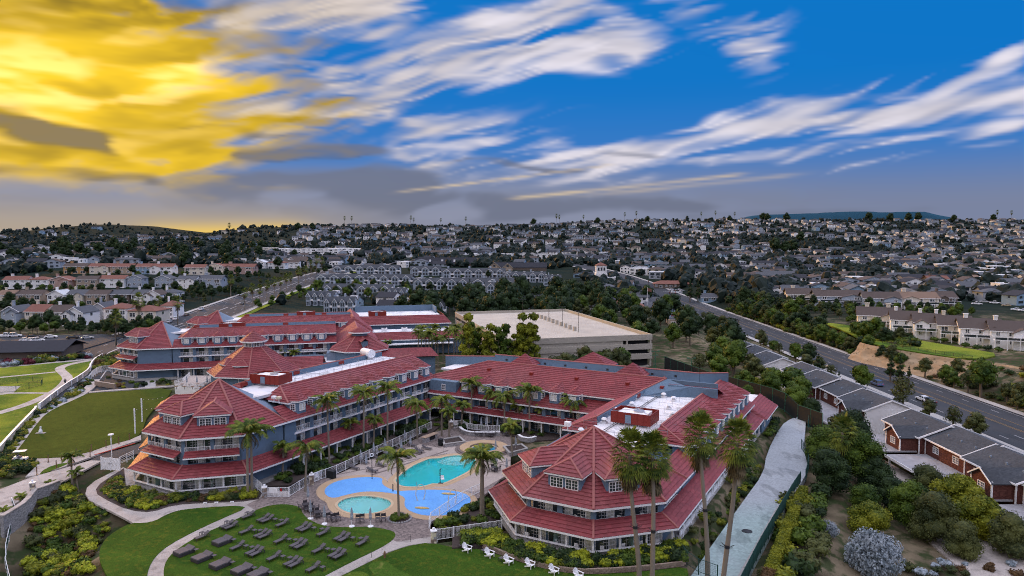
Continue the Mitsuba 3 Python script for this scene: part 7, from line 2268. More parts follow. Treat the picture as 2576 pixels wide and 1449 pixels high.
fence('pool_fence', 'long white framed mesh fence along the pool deck before the left wing', [(-32.4, 113.8), (-29.5, 118.1), (-27.7, 122.3), (-24.8, 129.2), (-22.0, 134.9), (-19.5, 140.4), (-16.9, 146.3)], 1.5, 'mesh', .03)
fence('pool_fence', 'curved white mesh fence between the stone pillar and the pool gate', smooth_line([(-34.4, 107.1), (-33.9, 108.7), (-33.5, 111.0), (-32.9, 112.7)], 2), 1.5, 'mesh', .03)
fence('pool_fence', 'short white fence left of the pool gate pillar', [(-41.9, 112.3), (-39.2, 108.7)], 1.5, 'mesh', .03)
fence('picket_fence', 'white picket fence running from the stone pillar to the near wing', [(-9.9, 91.3), (-5.8, 92.8), (-1.4, 94.3)], 1.5, 'picket', .03, panel='parts', gap=.17)
fence('pool_fence', 'see through white fence along the right edge of the splash pad', [(-11.4, 95.1), (-11.6, 96.9), (-9.8, 100.7), (-7.4, 105.8), (-4.9, 109.2)], 1.4, 'mesh', .03)
fence('pool_fence', 'white railing round the curved bed of the middle wing', smooth_line([(-10.2, 146.5), (-9.0, 143.8), (-5.6, 142.7), (-2.5, 142.7)], 1), 1.2, 'picket', .5)


def gate(label, p, q, h, z=.03, red=True):
    k = tag(new('gate'), label, 'gate')
    p, q = np.array(p), np.array(q)
    g = MB()
    rail(g, p, q, h, z, .13, np.linalg.norm(q - p) / 2, .07)
    part(k, 'frame', g, 'white_metal')
    m_ = (p + q) / 2
    d = (q - p) / np.linalg.norm(q - p)
    part(k, 'solid_panel', MB().beam([*(p + d * .15), z + h * .68], [*(m_ - d * .1), z + h * .68], .03, h * .55), 'white_plastic')
    if red:
        n = np.array([d[1], -d[0]]) * .06
        part(k, 'red_sign', MB().beam([*(m_ + d * .35 + n), z + h * .72], [*(m_ + d * .6 + n), z + h * .72], .03, .42), 'red_sign')
    return k


g4 = [(-37.7, 107.1), (-34.5, 107.1), (-32.3, 113.8), (-31.6, 115.2)]
gate('white double pool gate with a small red sign beside the stone pillar', g4[0], g4[1], 1.5)
gate('white service gate panel at the start of the long pool fence', g4[2], g4[3], 1.5, red=False)
g2 = [(-12.4, 146.3), (-10.4, 146.9)]
gate('white gate in the court corner before the middle wing', g2[0], g2[1], 1.7, red=False)


def pillar(label, x, y, h=1.55, w=.62):
    k = tag(new('stone_pillar'), label, 'pillar')
    q = random.Random(int(x * 100))
    z = -.1
    i = 0
    while z < h:
        hh = min(q.uniform(.2, .34), h - z + .02)
        for sx, sy in ((-1, -1), (-1, 1), (1, -1), (1, 1)):
            e = q.uniform(0, .025)
            part(k, 'stone', MB(frame(x, y, 0, 15)).box(*sorted((sx * .006, sx * (w / 2 + e))), *sorted((sy * .006, sy * (w / 2 + e))), z + .006, z + hh - .006), q.choice(('block_tan', 'block_brown', 'ledge_stone', 'cream')))
        z += hh
    part(k, 'cap', MB(frame(x, y, 0, 15)).box(-w / 2 - .1, w / 2 + .1, -w / 2 - .1, w / 2 + .1, h, h + .12), 'trim')
    b = trimesh.creation.icosphere(subdivisions=2, radius=.2)
    m = MB(frame(x, y, h + .34, 0)).raw(b.vertices * [1, 1, .9], b.faces)
    m.tube([0, 0, -.23], [0, 0, -.1], .16, .1, 10)
    part(k, 'finial', m, 'trim', 40)


for lb, p in (('stone pillar with a white ball finial left of the pool gate', [(-38.2, 107.0)]), ('stone pillar at the end of the curved pool fence', [(-32.5, 112.7)]), ('stone pillar with a white finial at the left end of the picket fence', [(-10.3, 90.7)]), ('stone pillar at the court corner gate', [(-12.7, 145.9)])):
    pillar(lb, *p[0])


def planter(label, pts, h=.75):
    k = tag(new('planter'), label, 'planter')
    g = Polygon(pts)
    part(k, 'wall', MB().shape(g.difference(g.buffer(-.28)), -.1, h - .1), 'ledge_stone')
    part(k, 'coping', MB().shape(g.buffer(.06).difference(g.buffer(-.34)), h - .1, h), 'sidewalk')
    part(k, 'soil', MB().shape(g.buffer(-.28), h - .45, h - .22), 'mulch')


planter('square stone planter with a white rim left of the round spa', [(-13.0, 132.7), (-13.7, 136.3), (-10.4, 138.4), (-9.0, 134.7)])
planter('stone planter with a white rim right of the round spa', [(-0.5, 127.3), (-1.7, 131.6), (1.9, 133.0), (3.0, 130.1)])
for lb, ln in (('curved low stone wall with a white cap before the middle wing', [(-10.8, 145.0), (-10.1, 142.7), (-8.6, 141.0), (-5.5, 140.7), (-2.4, 141.0)]), ('curved low stone wall with a white cap right of the palms', [(1.3, 139.1), (2.0, 137.3), (3.5, 136.6), (4.7, 137.8)])):
    k = tag(new('garden_wall'), lb, 'wall')
    ls = smooth_line(ln, 2)
    part(k, 'wall', MB().shape(stroke(ls, .4), -.1, .75), 'ledge_stone')
    part(k, 'cap', MB().shape(stroke(ls, .55), .75, .86), 'trim')
k = tag(new('bar_counter'), 'outdoor counter with a tan top and stone base at the end of the pool fence', 'counter')
p, q_ = [(-17.2, 136.0), (-15.2, 139.4)]
M = frame(*p, 0, math.degrees(math.atan2(q_[1] - p[1], q_[0] - p[0])))
L = math.dist(p, q_)
part(k, 'base', MB(M).box(0, L, -.4, .4, 0, 1.02), 'ledge_stone'), part(k, 'top', MB(M).box(-.15, L + .15, -.6, .6, 1.03, 1.1), 'counter_tan'), part(k, 'opening', MB(M).box(L * .35, L * .8, -.42, -.401, .15, .9), 'dark_void')
for lb, p in (('dark double cabinet bin against the pool fence', [(-30.1, 115.7)]), ('tall dark blue bin beside the stone planter', [(-13.7, 134.2)])):
    k = tag(new('bin'), lb, 'bin')
    M = frame(*p[0], .03, -30)
    part(k, 'body', MB(M).box(-.75 if 'double' in lb else -.4, .75 if 'double' in lb else .4, -.35, .35, 0, 1.2), 'screen_black')
    part(k, 'lid', MB(M).box(-.8 if 'double' in lb else -.45, .8 if 'double' in lb else .45, -.4, .4, 1.2, 1.3), 'dark_metal')
    part(k, 'slot', MB(M).box(-.3, .3, -.37, -.352, .8, 1.0), 'dark_void')
k = tag(new('lamp_post'), 'black pole with a white ring at its top on the edge of the splash pad', 'pole')
p = [(-23.2, 115.2)][0]
part(k, 'pole', MB().tube([*p, 0], [*p, 3.9], .07, .05), 'dark_metal')
tor = trimesh.creation.torus(.26, .07, major_sections=20, minor_sections=8)
part(k, 'ring', MB(frame(*p, 4.1, 10)).raw(np.array(tor.vertices)[:, [0, 2, 1]] * [1, -1, 1] - [0, .1, 0], tor.faces), 'white_plastic', True)
part(k, 'arm', MB().beam([p[0] - .6, p[1], 3.55], [p[0], p[1], 3.55], .05, .05), 'dark_metal')
k = tag(new('post'), 'short black post standing between splash pad and big pool', 'post')
p = [(-18.8, 109.5)][0]
part(k, 'shaft', MB().tube([*p, 0], [*p, 1.15], .08, n=10), 'dark_metal'), part(k, 'base_plate', MB().tube([*p, .05], [*p, .08], .16, n=12), 'dark_metal')
for lb, p, q_ in (('white spray hoop standing on the splash pad, left of two', *[(-14.4, 105.5), (-13.5, 106.0)]), ('white spray hoop standing on the splash pad, right of two', *[(-9.3, 103.0), (-8.5, 104.3)])):
    k = tag(new('spray_hoop'), lb, 'water hoop')
    pts = []
    for i in range(17):
        t = i / 16
        a = math.pi * (1.12 - 1.24 * t)
        w = math.dist(p, q_) / 2 + .25
        c = np.array([(p[0] + q_[0]) / 2, (p[1] + q_[1]) / 2])
        d = (np.array(q_) - p) / math.dist(p, q_)
        xy = c + d * w * math.cos(a)
        pts.append((xy[0], xy[1], max(.06, .75 + 1.35 * math.sin(a) + .35)))
    pts[0], pts[-1] = (*p, .06), (*q_, .06)
    part(k, 'pipe', MB().path(pts, [.06] * 17, 7), 'cream', True)
    for s in (p, q_):
        part(k, 'foot', MB().tube([*s, .05], [*s, .1], .14, n=10), 'steel')
for lb, p, deg in (('yellow surfboard shaped spray lying on the splash pad, front one', [(-13.3, 102.3)][0], -8), ('yellow surfboard shaped spray on the splash pad behind the right hoop', [(-9.9, 108.1)][0], -10)):
    k = tag(new('surfboard'), lb, 'surfboard')
    o = [(-1.1, 0), (-.8, -.2), (-.2, -.29), (.4, -.26), (.85, -.14), (1.1, 0), (.85, .14), (.4, .26), (-.2, .29), (-.8, .2)]
    part(k, 'board', MB(frame(*p, .0, deg)).slab(o, .09, .2), 'board_yellow')
    part(k, 'stripe', MB(frame(*p, .0, deg)).box(-.9, .9, -.03, .03, .2, .215), 'wood')
k = tag(new('pool_lift'), 'pool lift with a grey mast and white seat at the big pool', 'pool lift')
p = [(-11.7, 113.0)][0]
part(k, 'mast', MB().box(p[0] - .06, p[0] + .06, p[1] - .06, p[1] + .06, 0, 2.4), 'dark_metal'), part(k, 'arm', MB().beam([*p, 2.3], [p[0] + .1, p[1] + .9, 2.3], .08, .08), 'dark_metal'), part(k, 'seat', MB(frame(p[0] + .35, p[1] + .7, .5, 20)).box(-.25, .25, -.25, .25, 0, .08).box(-.25, .25, .2, .26, .08, .6), 'white_plastic'), part(k, 'base', MB().box(p[0] - .3, p[0] + .5, p[1] - .3, p[1] + .3, .04, .1), 'dark_metal')


def handrail(label, p, q):
    k = tag(new('handrail'), label, 'handrail')
    a, b = np.array([*p, .05]), np.array([*q, -.3])
    part(k, 'rail', MB().path([tuple(a), tuple(a + [0, 0, .85]), tuple((a + b) / 2 + [0, 0, .9]), tuple(b + [0, 0, .3])], [.025] * 4, 6), 'steel', True)
    part(k, 'flange', MB().tube(a, a + [0, 0, .03], .08, n=10), 'steel')


for lb, p, q_ in (('steel handrail at the round spa', (-3.2, 132.8), (-4.2, 132.3)), ('steel handrail at the steps of the big pool, left', (-12.8, 129.6), (-12.2, 128.4)), ('steel handrail at the steps of the big pool, right', (-7.2, 129.0), (-8.1, 128.0)), ('curved steel ladder rail at the front edge of the big pool', *[(-15.3, 111.2), (-15.3, 112.0)])):
    handrail(lb, p, q_)
k = tag(new('fire_hydrant'), 'rust brown fire hydrant on the front lawn beside the path', 'fire hydrant')
p = [(-15.9, 86.1)][0]
part(k, 'barrel', MB().tube([*p, .05], [*p, .75], .13, n=12), 'wood'), part(k, 'bonnet', MB().tube([*p, .75], [*p, .92], .15, .05, 12), 'wood'), part(k, 'outlet', MB().tube([p[0] - .25, p[1], .55], [p[0] + .25, p[1], .55], .07, n=10), 'wood')
for i, p in enumerate([(-59.5, 162.7), (-13.4, 91.0)] [1:] + [(-17.6, 86.2)]):
    k = tag(new('path_light'), f'thin dark path light at the edge of the front path, {ORD[i]} one', 'path light')
    part(k, 'stem', MB().tube([*p, 0], [*p, .7], .03, n=6), 'dark_metal'), part(k, 'cap', MB().tube([*p, .7], [*p, .78], .08, .05, 8), 'dark_metal')
for i, p in enumerate([(-42.3, 104.7), (-44.6, 104.5), (-46.2, 104.3)]):
    k = tag(new('ground_light'), f'small white ground light at the flower bed edge, {ORD[i]} from the right', 'light')
    part(k, 'box', MB(frame(*p, .02, 10)).box(-.25, .25, -.12, .12, 0, .16), 'white_plastic'), part(k, 'lens', MB(frame(*p, .02, 10)).box(-.2, .2, -.135, -.121, .04, .13), 'curtain')
k = tag(new('island_bed'), 'round stone ringed bed at the foot of the palm by the splash pad', 'planting bed')
p = [(-16.0, 98.5)][0]
part(k, 'soil', MB().tube([*p, 0], [*p, .12], 1.5, n=20), 'mulch')
for i in range(26):
    a = i * 2 * math.pi / 26
    b = trimesh.creation.icosphere(subdivisions=1, radius=.2)
    part(k, 'stone', MB(frame(p[0] + 1.6 * math.cos(a), p[1] + 1.6 * math.sin(a), .08, i * 40)).raw(b.vertices * [1, .8, .7], b.faces), 'ledge_stone')
for i in range(9):
    a, r = i * 2.4, .4 + .09 * i
    tag(put(new('plant'), ('kit_tuft_0', 'kit_shrub_1', 'kit_tuft_1')[i % 3], frame(p[0] + r * math.cos(a), p[1] + r * math.sin(a), .12, i * 30, .7)), 'small green plant in the round bed at the palm', 'plant', 'plants in the round bed')
# the drive's fences and the black wind screen near the garage
fence('wire_fence', 'green wire fence with mesh along the far side of the drive', [ab(*c) for c in ((25.8, 88), (29, 89), (31, 80), (31.2, 76))], 1.9, 'mesh', -1.45, 'fence_green')
fence('wire_fence', 'green wire fence in the bend of the drive below the dark tree', [ab(*c) for c in ((31.8, 60), (33.6, 54), (34.5, 48), (34.8, 41))], 1.9, 'mesh', -1.45, 'fence_green')
fence('wire_fence', 'dark green screened fence standing on the kerb of the drive', [ab(*c) for c in ((34.2, 39), (33.9, 34), (33.5, 24), (33.0, 8), (32.8, -12))], 2.0, 'screen', -1.5, 'fence_green', 'fence_green', 2.6)
fence('wire_fence', 'green wire fence stepping down beside the near wing to the lawn corner', [(21.4, 90.3), (21.7, 85.5), (21.7, 84.2), (24.4, 81.7)], 1.7, 'mesh', -.5, 'fence_green')
fence('screen_fence', 'high black wind screen fence behind the hotel near the garage', [(46, 212), (52, 190), (60, 172), (66, 158), (67.5, 152)], 4.2, 'screen', None, 'lamp_green', 'screen_black', 4)
fence('screen_fence', 'lower black screen before the garage entrance', [(27, 190), (46, 196)], 2.2, 'screen', 0, 'lamp_green', 'screen_black', 4)
for i, p in enumerate([(33.6, 214.4), (43.9, 215.3), (51.7, 202.7), (42.0, 207.9)] + [(24.1, 222.9)]):
    pole_light(p[0], p[1], hz(*p), 5.2, True, 'lamp_green', f'green twin court lamp behind the hotel, {ORD[i]} one')
k = tag(new('street_lamp'), 'street lamp with a square head at the front wall of the garage', 'street lamp')
p = [(31.1, 231.3)][0]
part(k, 'pole', MB().tube([*p, 0], [*p, 7], .1), 'dark_metal'), part(k, 'lamp_head', MB().box(p[0], p[0] + .8, p[1] - .2, p[1] + .2, 6.95, 7.15), 'dark_metal')
# walls and details at the left
wp = smooth_line([(-136.8, 234.7), (-135.1, 228.0), (-130.9, 218.5), (-125.7, 208.9), (-122.0, 197.9), (-119.5, 188.6), (-114.9, 175.3), (-110.8, 164.0)], 1)
k = tag(new('park_wall'), 'long white wall curving between the park and the hotel footpath', 'wall')
part(k, 'wall', MB().shape(stroke(wp, .25), -.2, 1.15), 'path_concrete'), part(k, 'cap', MB().shape(stroke(wp, .34), 1.15, 1.22), 'trim')
for i in range(12):
    a = wp[int(i * (len(wp) - 1) / 11)]
    part(k, 'pier', MB().box(a[0] - .22, a[0] + .22, a[1] - .22, a[1] + .22, -.2, 1.28), 'trim')
wp = smooth_line([(-110.0, 161.7), (-108.6, 159.2), (-101.4, 142.6), (-95.8, 130.3), (-90.7, 119.4)], 1)
k = tag(new('park_wall'), 'lower stretch of pale wall beside the yellow park grass', 'wall')
part(k, 'wall', MB().shape(stroke(wp, .3), -.2, 1.1), 'parapet_tan'), part(k, 'cap', MB().shape(stroke(wp, .42), 1.1, 1.18), 'trim')
fence('white_fence', 'white panel fence and gate between the park wall and the far wing', [(-120.3, 200.9), (-122.5, 207.3), (-122.5, 209.7), (-120.5, 210.6)], 1.7, 'picket', 0)
k = tag(new('stone_wall'), 'pinkish block wall edging the dark bed below the far wing', 'wall')
part(k, 'wall', MB().shape(stroke([(-113.2, 190.4), (-105.5, 186.3)], .35), -.1, 1.1), 'block_tan'), part(k, 'cap', MB().shape(stroke([(-113.2, 190.4), (-105.5, 186.3)], .45), 1.1, 1.18), 'deck')
wl = smooth_line([(-71.8, 97.2), (-72.1, 98.8), (-72.4, 102.9), (-72.5, 103.3), (-74.2, 107.4), (-74.5, 108.3)], 1)
for lb, pts, z in (('retaining wall with a pale cap above the lower left hillside', [(-72.0, 97.6), (-72.1, 100.4), (-72.5, 103.3), (-74.4, 108.1)], 0.9), ('grey retaining wall with a pale cap beside the worn drive', [(-75.2, 108.6), (-74.6, 109.5), (-74.0, 111.2), (-73.6, 112.9)], .7)):
    k = tag(new('retaining_wall'), lb, 'wall')
    part(k, 'wall', MB().shape(stroke(smooth_line(pts, 1), .5), -5, z - .15), 'ledge_stone'), part(k, 'cap', MB().shape(stroke(smooth_line(pts, 1), .75), z - .15, z), 'path_concrete')
pillar('stone pier with a white cap on the retaining wall at left', *[(-75.3, 109.0)][0])
fence('hill_fence', 'thin pale wire fence dropping down the lower left hillside', [(-75.8, 105.0), (-74.8, 104.9), (-71.5, 98.3), (-68.6, 93.1), (-63.6, 87.2)], 1.3, 'screen', None, 'white_metal', 'fence_green', 3)
for i, p in enumerate([(-80.0, 117.0), (-82.5, 123.8), (-79.0, 120.6), (-80.9, 125.0), (-77.9, 123.5), (-79.7, 127.4), (-77.0, 127.1), (-78.6, 130.2), (-77.4, 132.9), (-76.2, 135.1), (-75.6, 137.8)]):
    k = tag(new('bollard'), f'rusty dark bollard on the sidewalk below the olive lawn, {ORD[i]} from the left', 'bollard')
    part(k, 'shaft', MB().tube([*p, .0], [*p, 1.35], .08, n=8), 'wood'), part(k, 'base_plate', MB().tube([*p, .05], [*p, .1], .2, n=10), 'dark_metal'), part(k, 'cap', MB().tube([*p, 1.35], [*p, 1.45], .1, .06, 8), 'dark_metal')
pp = [(-77.0, 142.6), (-80.3, 151.7)]
for i, p in enumerate(pp):
    k = tag(new('light_pole'), f'white pole carrying string lights at the corner of the olive lawn, {("left", "right")[i]} one', 'pole')
    part(k, 'pole', MB().tube([*p, 0], [*p, 5.2], .14, n=10), 'white_metal')
    for j in range(5):
        t = (j + .5) / 5
        part(k, 'bulb', MB().tube([p[0] + 4 * t, p[1] + 2 * t, 5.0 - 1.2 * t * (1 - t)], [p[0] + 4 * t, p[1] + 2 * t, 5.15 - 1.2 * t * (1 - t)], .09, .05, 8), 'cream')
    part(k, 'wire', MB().path([(p[0] + 4 * t, p[1] + 2 * t, 5.16 - 1.2 * t * (1 - t)) for t in np.linspace(0, 1, 7)], [.015] * 7, 4), 'dark_metal')
p = [(-72.1, 125.4)][0]
k = tag(new('street_lamp'), 'pale street lamp with a flat disc head beside the asphalt ramp', 'street lamp')
part(k, 'pole', MB().tube([*p, 0], [*p, 4.6], .09), 'white_metal'), part(k, 'lamp_head', MB().tube([*p, 4.6], [*p, 4.75], .5, .45, 16), 'white_metal')
k = tag(new('gate'), 'white solid panel gate beside the left wing', 'gate')
a, b = [(-70.8, 119.9), (-67.2, 119.2)]
part(k, 'panel', MB().beam([*a, 1.15], [*b, 1.15], .06, 2.1), 'white_plastic')
for t in (0, .5, 1):
    c = np.array(a) + (np.array(b) - a) * t
    part(k, 'post', MB().box(c[0] - .08, c[0] + .08, c[1] - .08, c[1] + .08, 0, 2.35), 'trim')
part(k, 'handle', MB().beam([(a[0] + b[0]) / 2 - .4, (a[1] + b[1]) / 2 - .06, 1.2], [(a[0] + b[0]) / 2 + .4, (a[1] + b[1]) / 2 - .06, 1.2], .05, .05), 'dark_metal')
fence('white_fence', 'white railing of four bars beside the asphalt ramp', [(-69.2, 122.9), (-68.8, 126.5)], 1.3, 'rails', .05)
k = tag(new('lawn_statue'), 'small white seated figure statue on a pale slab in the olive lawn', 'statue')
p = [(-96.4, 142.7)][0]
part(k, 'slab', MB(frame(*p, 0, 5)).box(-.9, .9, -.4, .4, 0, .14), 'path_concrete')
st = MB(frame(*p, 0, 5))
st.path([(0, 0, .14), (0, 0, .5), (.02, 0, .95), (.05, 0, 1.15)], [.34, .36, .22, .1], 10)
b = trimesh.creation.icosphere(subdivisions=2, radius=.18)
st.raw(b.vertices + [.07, -.02, 1.3], b.faces)
st.path([(.1, -.2, .85), (.3, -.35, .6), (.15, -.4, .45)], [.09, .08, .06], 7)
part(k, 'figure', st, 'trim', True)
k = tag(new('golf_cart'), 'white golf cart with a pale roof parked by the planters at far left', 'golf cart')
p = [(-88.1, 124.7)][0]
M = frame(*p, .05, 15)
part(k, 'body', MB(M).box(-1.1, 1.1, -.55, .55, .25, .6).box(-.9, -.3, -.55, .55, .6, .9), 'white_plastic'), part(k, 'roof', MB(M).box(-.95, .95, -.6, .6, 1.75, 1.83), 'white_plastic'), part(k, 'seat', MB(M).box(-.35, .15, -.5, .5, .6, .82).box(-.42, -.34, -.5, .5, .82, 1.2), 'sling')
for i, (x, y) in enumerate(((-.75, -.5), (-.75, .5), (.75, -.5), (.75, .5))):
    part(k, 'wheel', MB(M).tube([x, y - .08, .24], [x, y + .08, .24], .24, n=14), 'rubber')
    part(k, 'roof_post', MB(M).beam([x * 1.1, y, .6], [x * 1.1, y, 1.76], .04, .04), 'dark_metal')
fence('court_fence', 'low dark fence round the pale court in the park', [(-132.1, 180.7), (-129.0, 181.4), (-127.2, 189.9), (-130.0, 194.2), (-135.4, 193.5), (-139.2, 190.6)], 1.5, 'mesh', .05, 'fence_green', post=4)
fence('bluff_fence', 'dark iron fence along the edge of the bluff lawn', [(138.0, 262.5), (138.5, 251.1), (142.0, 242.3), (144.8, 235.6), (148.6, 227.1)], 1.1, 'mesh', .7, 'dark_metal', post=3)
k = tag(new('shade_canopy'), 'white flat shade canopy on a deck of the bluff houses', 'canopy')
p = [(178.1, 280.3)][0]
part(k, 'cloth', MB(frame(*p, 6.2, -24)).box(-2.2, 2.2, -1.6, 1.6, 0, .15), 'trim')
for x, y in ((-2, -1.4), (2, -1.4)):
    part(k, 'post', MB(frame(*p, 3.4, -24)).box(x - .06, x + .06, y - .06, y + .06, 0, 2.8), 'trim')

# ------------------------------------------------------------------ on the hotel roofs


def roof_plant(label, M, L, W, h, skid=True):
    k = tag(new('roof_plant'), label, 'roof equipment')
    for a in ((-L / 2, L / 2, -W / 2, -W / 2 + .12), (-L / 2, L / 2, W / 2 - .12, W / 2), (-L / 2, -L / 2 + .12, -W / 2 + .12, W / 2 - .12), (L / 2 - .12, L / 2, -W / 2 + .12, W / 2 - .12)):
        part(k, 'screen_panel', MB(M).box(*a, .5, h), 'red_panel')
    for i in range(7):
        x = -L / 2 + L * i / 6
        part(k, 'batten', MB(M).box(x - .05, x + .05, -W / 2 - .05, -W / 2 - .002, .5, h), 'red_panel')
    part(k, 'unit', MB(M).box(-L * .36, L * .36, -W * .33, W * .33, .4, h - .15), 'white_plastic')
    part(k, 'fan_cowl', MB(M).tube([L * .1, 0, h - .15], [L * .1, 0, h + .05], W * .2, n=18), 'steel')
    t = MB(M)
    for x in (-L / 2, L / 2):
        t.beam([x, -W / 2, h], [-x * .3, W / 2, h + .05], .08, .08)
    for x in (-L / 2 + .3, L / 2 - .3):
        for y in (-W / 2 + .3, W / 2 - .3):
            t.box(x - .08, x + .08, y - .08, y + .08, 0, .5)
    part(k, 'support', t, 'steel')
    part(k, 'door', MB(M).box(-.9, .1, -W / 2 - .06, -W / 2 - .003, .6, h - .35), 'membrane_grey')


roof_plant('red screened machine box on the white roof of the near wing', hot(10.6, 22.5, ZR, 0), 6.6, 4.6, 2.3)
roof_plant('red screened machine box on the flat roof of the left wing', hot(-55.6, 6.5, ZL, 10), 6.4, 4.0, 2.2)
roof_plant('dark red machine box on the flat roof of the far wing', frame(-85, 214.6, 12.2, 15), 7.2, 3.6, 2.0)
roof_plant('dark red machine box on the rearmost hotel wing', frame(-72, 247, 12.2, 13), 6, 3.4, 2.0)
roof_plant('dark red machine box at the left end of the big white roof', frame(-50, 262, 10.5, 14), 6.4, 3.4, 2.2)
for i, (a, b) in enumerate(((5.2, 28), (6.2, 33.5), (12.5, 35), (14.6, 30), (6.0, 20.5), (4.6, 39.5), (11.5, 41.5), (15.2, 24), (5.2, 12.8), (9.0, 43.5))):
    k = tag(new('roof_vent'), f'white mushroom roof vent on the near wing, {ORD[i]} of the ten', 'roof vent', 'roof vents on the near wing')
    M = hot(a, b, ZR, 0)
    part(k, 'curb', MB(M).box(-.42, .42, -.42, .42, 0, .35), 'roof_white'), part(k, 'stack', MB(M).tube([0, 0, .35], [0, 0, .7], .3, n=12), 'steel'), part(k, 'hood', MB(M).tube([0, 0, .7], [0, 0, .95], .52, .3, 14), 'white_metal')


def anchor_line(label, M, L, n, grp):
    k = tag(new('roof_railing'), label, 'roof railing', grp)
    r = MB(M)
    r.beam([0, 0, .62], [L, 0, .62], .04, .04)
    for i in range(n + 1):
        r.beam([L * i / n, 0, 0], [L * i / n, 0, .9], .05, .05, (1, 0, 0))
    part(k, 'rail', r, 'steel')


for i in range(7):
    anchor_line('thin pipe rail with posts crossing the white roof of the near wing', hot(3.2, 14 + i * 4.6, ZR, 0), 14, 6, 'pipe rails on the near wing roof')
for i in range(6):
    anchor_line('thin pipe rail with posts crossing the flat roof of the left wing', hot(-58.5, 11 + i * 5.2, ZL, 0), 9, 4, 'pipe rails on the left wing roof')
anchor_line('long pipe rail running along the flat roof of the left wing', hot(-53.5, 8, ZL, 90), 31, 14, None)
k = tag(new('ladder_track'), 'long dark ladder like pipe tray lying along the white roof of the near wing', 'pipe tray')
r = MB(hot(8, 12, ZR, 90))
r.beam([0, -.25, .25], [32, -.25, .25], .06, .06).beam([0, .25, .25], [32, .25, .25], .06, .06)
for i in range(40):
    r.beam([i * .8, -.25, .25], [i * .8, .25, .25], .05, .05)
part(k, 'tray', r, 'dark_metal')
k = tag(new('water_tank'), 'white horizontal tank with a rust red end on the left wing roof', 'tank')
M = hot(-58.6, 37.5, ZL + 1.0, -20)
part(k, 'shell', MB(M).tube([-1.9, 0, .4], [1.9, 0, .4], .95, n=22), 'white_metal', 40)
part(k, 'end_cap', MB(M).tube([-2.0, 0, .4], [-1.905, 0, .4], .7, .94, 22), 'red_panel')
part(k, 'saddle', MB(M).box(-1.3, -1.0, -.7, .7, -1.0, -.3).box(1.0, 1.3, -.7, .7, -1.0, -.3), 'steel')
k = tag(new('flood_lights'), 'pair of white flood lights above the eaves of the left wing', 'flood light')
M = hot(-46.6, -.6, 11.9, 0)
part(k, 'bracket', MB(M).beam([-.7, 0, 0], [.7, 0, 0], .1, .1).beam([-.6, 0, -.7], [-.6, 0, 0], .1, .1).beam([.6, 0, -.7], [.6, 0, 0], .1, .1), 'white_metal')
for s in (-.6, .6):
    part(k, 'lamp_head', MB(M).box(s - .4, s + .4, -.3, .3, .05, .45), 'cream' if s > 0 else 'white_metal')
k = tag(new('flood_lights'), 'white flood light on the left eaves of the near wing', 'flood light')
M = hot(2.6, 13.5, 10.2, 0)
part(k, 'bracket', MB(M).tube([0, 0, -.8], [0, 0, 0], .08), 'white_metal'), part(k, 'lamp_head', MB(M).box(-.45, .45, -.4, .4, 0, .7), 'white_plastic')
for i in range(9):
    p = (-84 + 2.0 * (i % 5), 175.5 + 3 * (i // 5))
    k = tag(new('terrace_table'), 'small table on the raised dining terrace', 'table', 'tables on the dining terrace')
    part(k, 'top', MB(frame(*p, 2.06, 20)).box(-.4, .4, -.4, .4, .7, .75), 'wood'), part(k, 'pedestal', MB(frame(*p, 2.06, 20)).tube([0, 0, 0], [0, 0, .7], .06), 'dark_metal')
for i in range(4):
    tag(put(new('umbrella'), 'kit_umbrella', frame(-83 + 2.6 * i, 179, 2.06, 0)), f'closed dark umbrella on the raised dining terrace, {ORD[i]} from the left', 'umbrella')


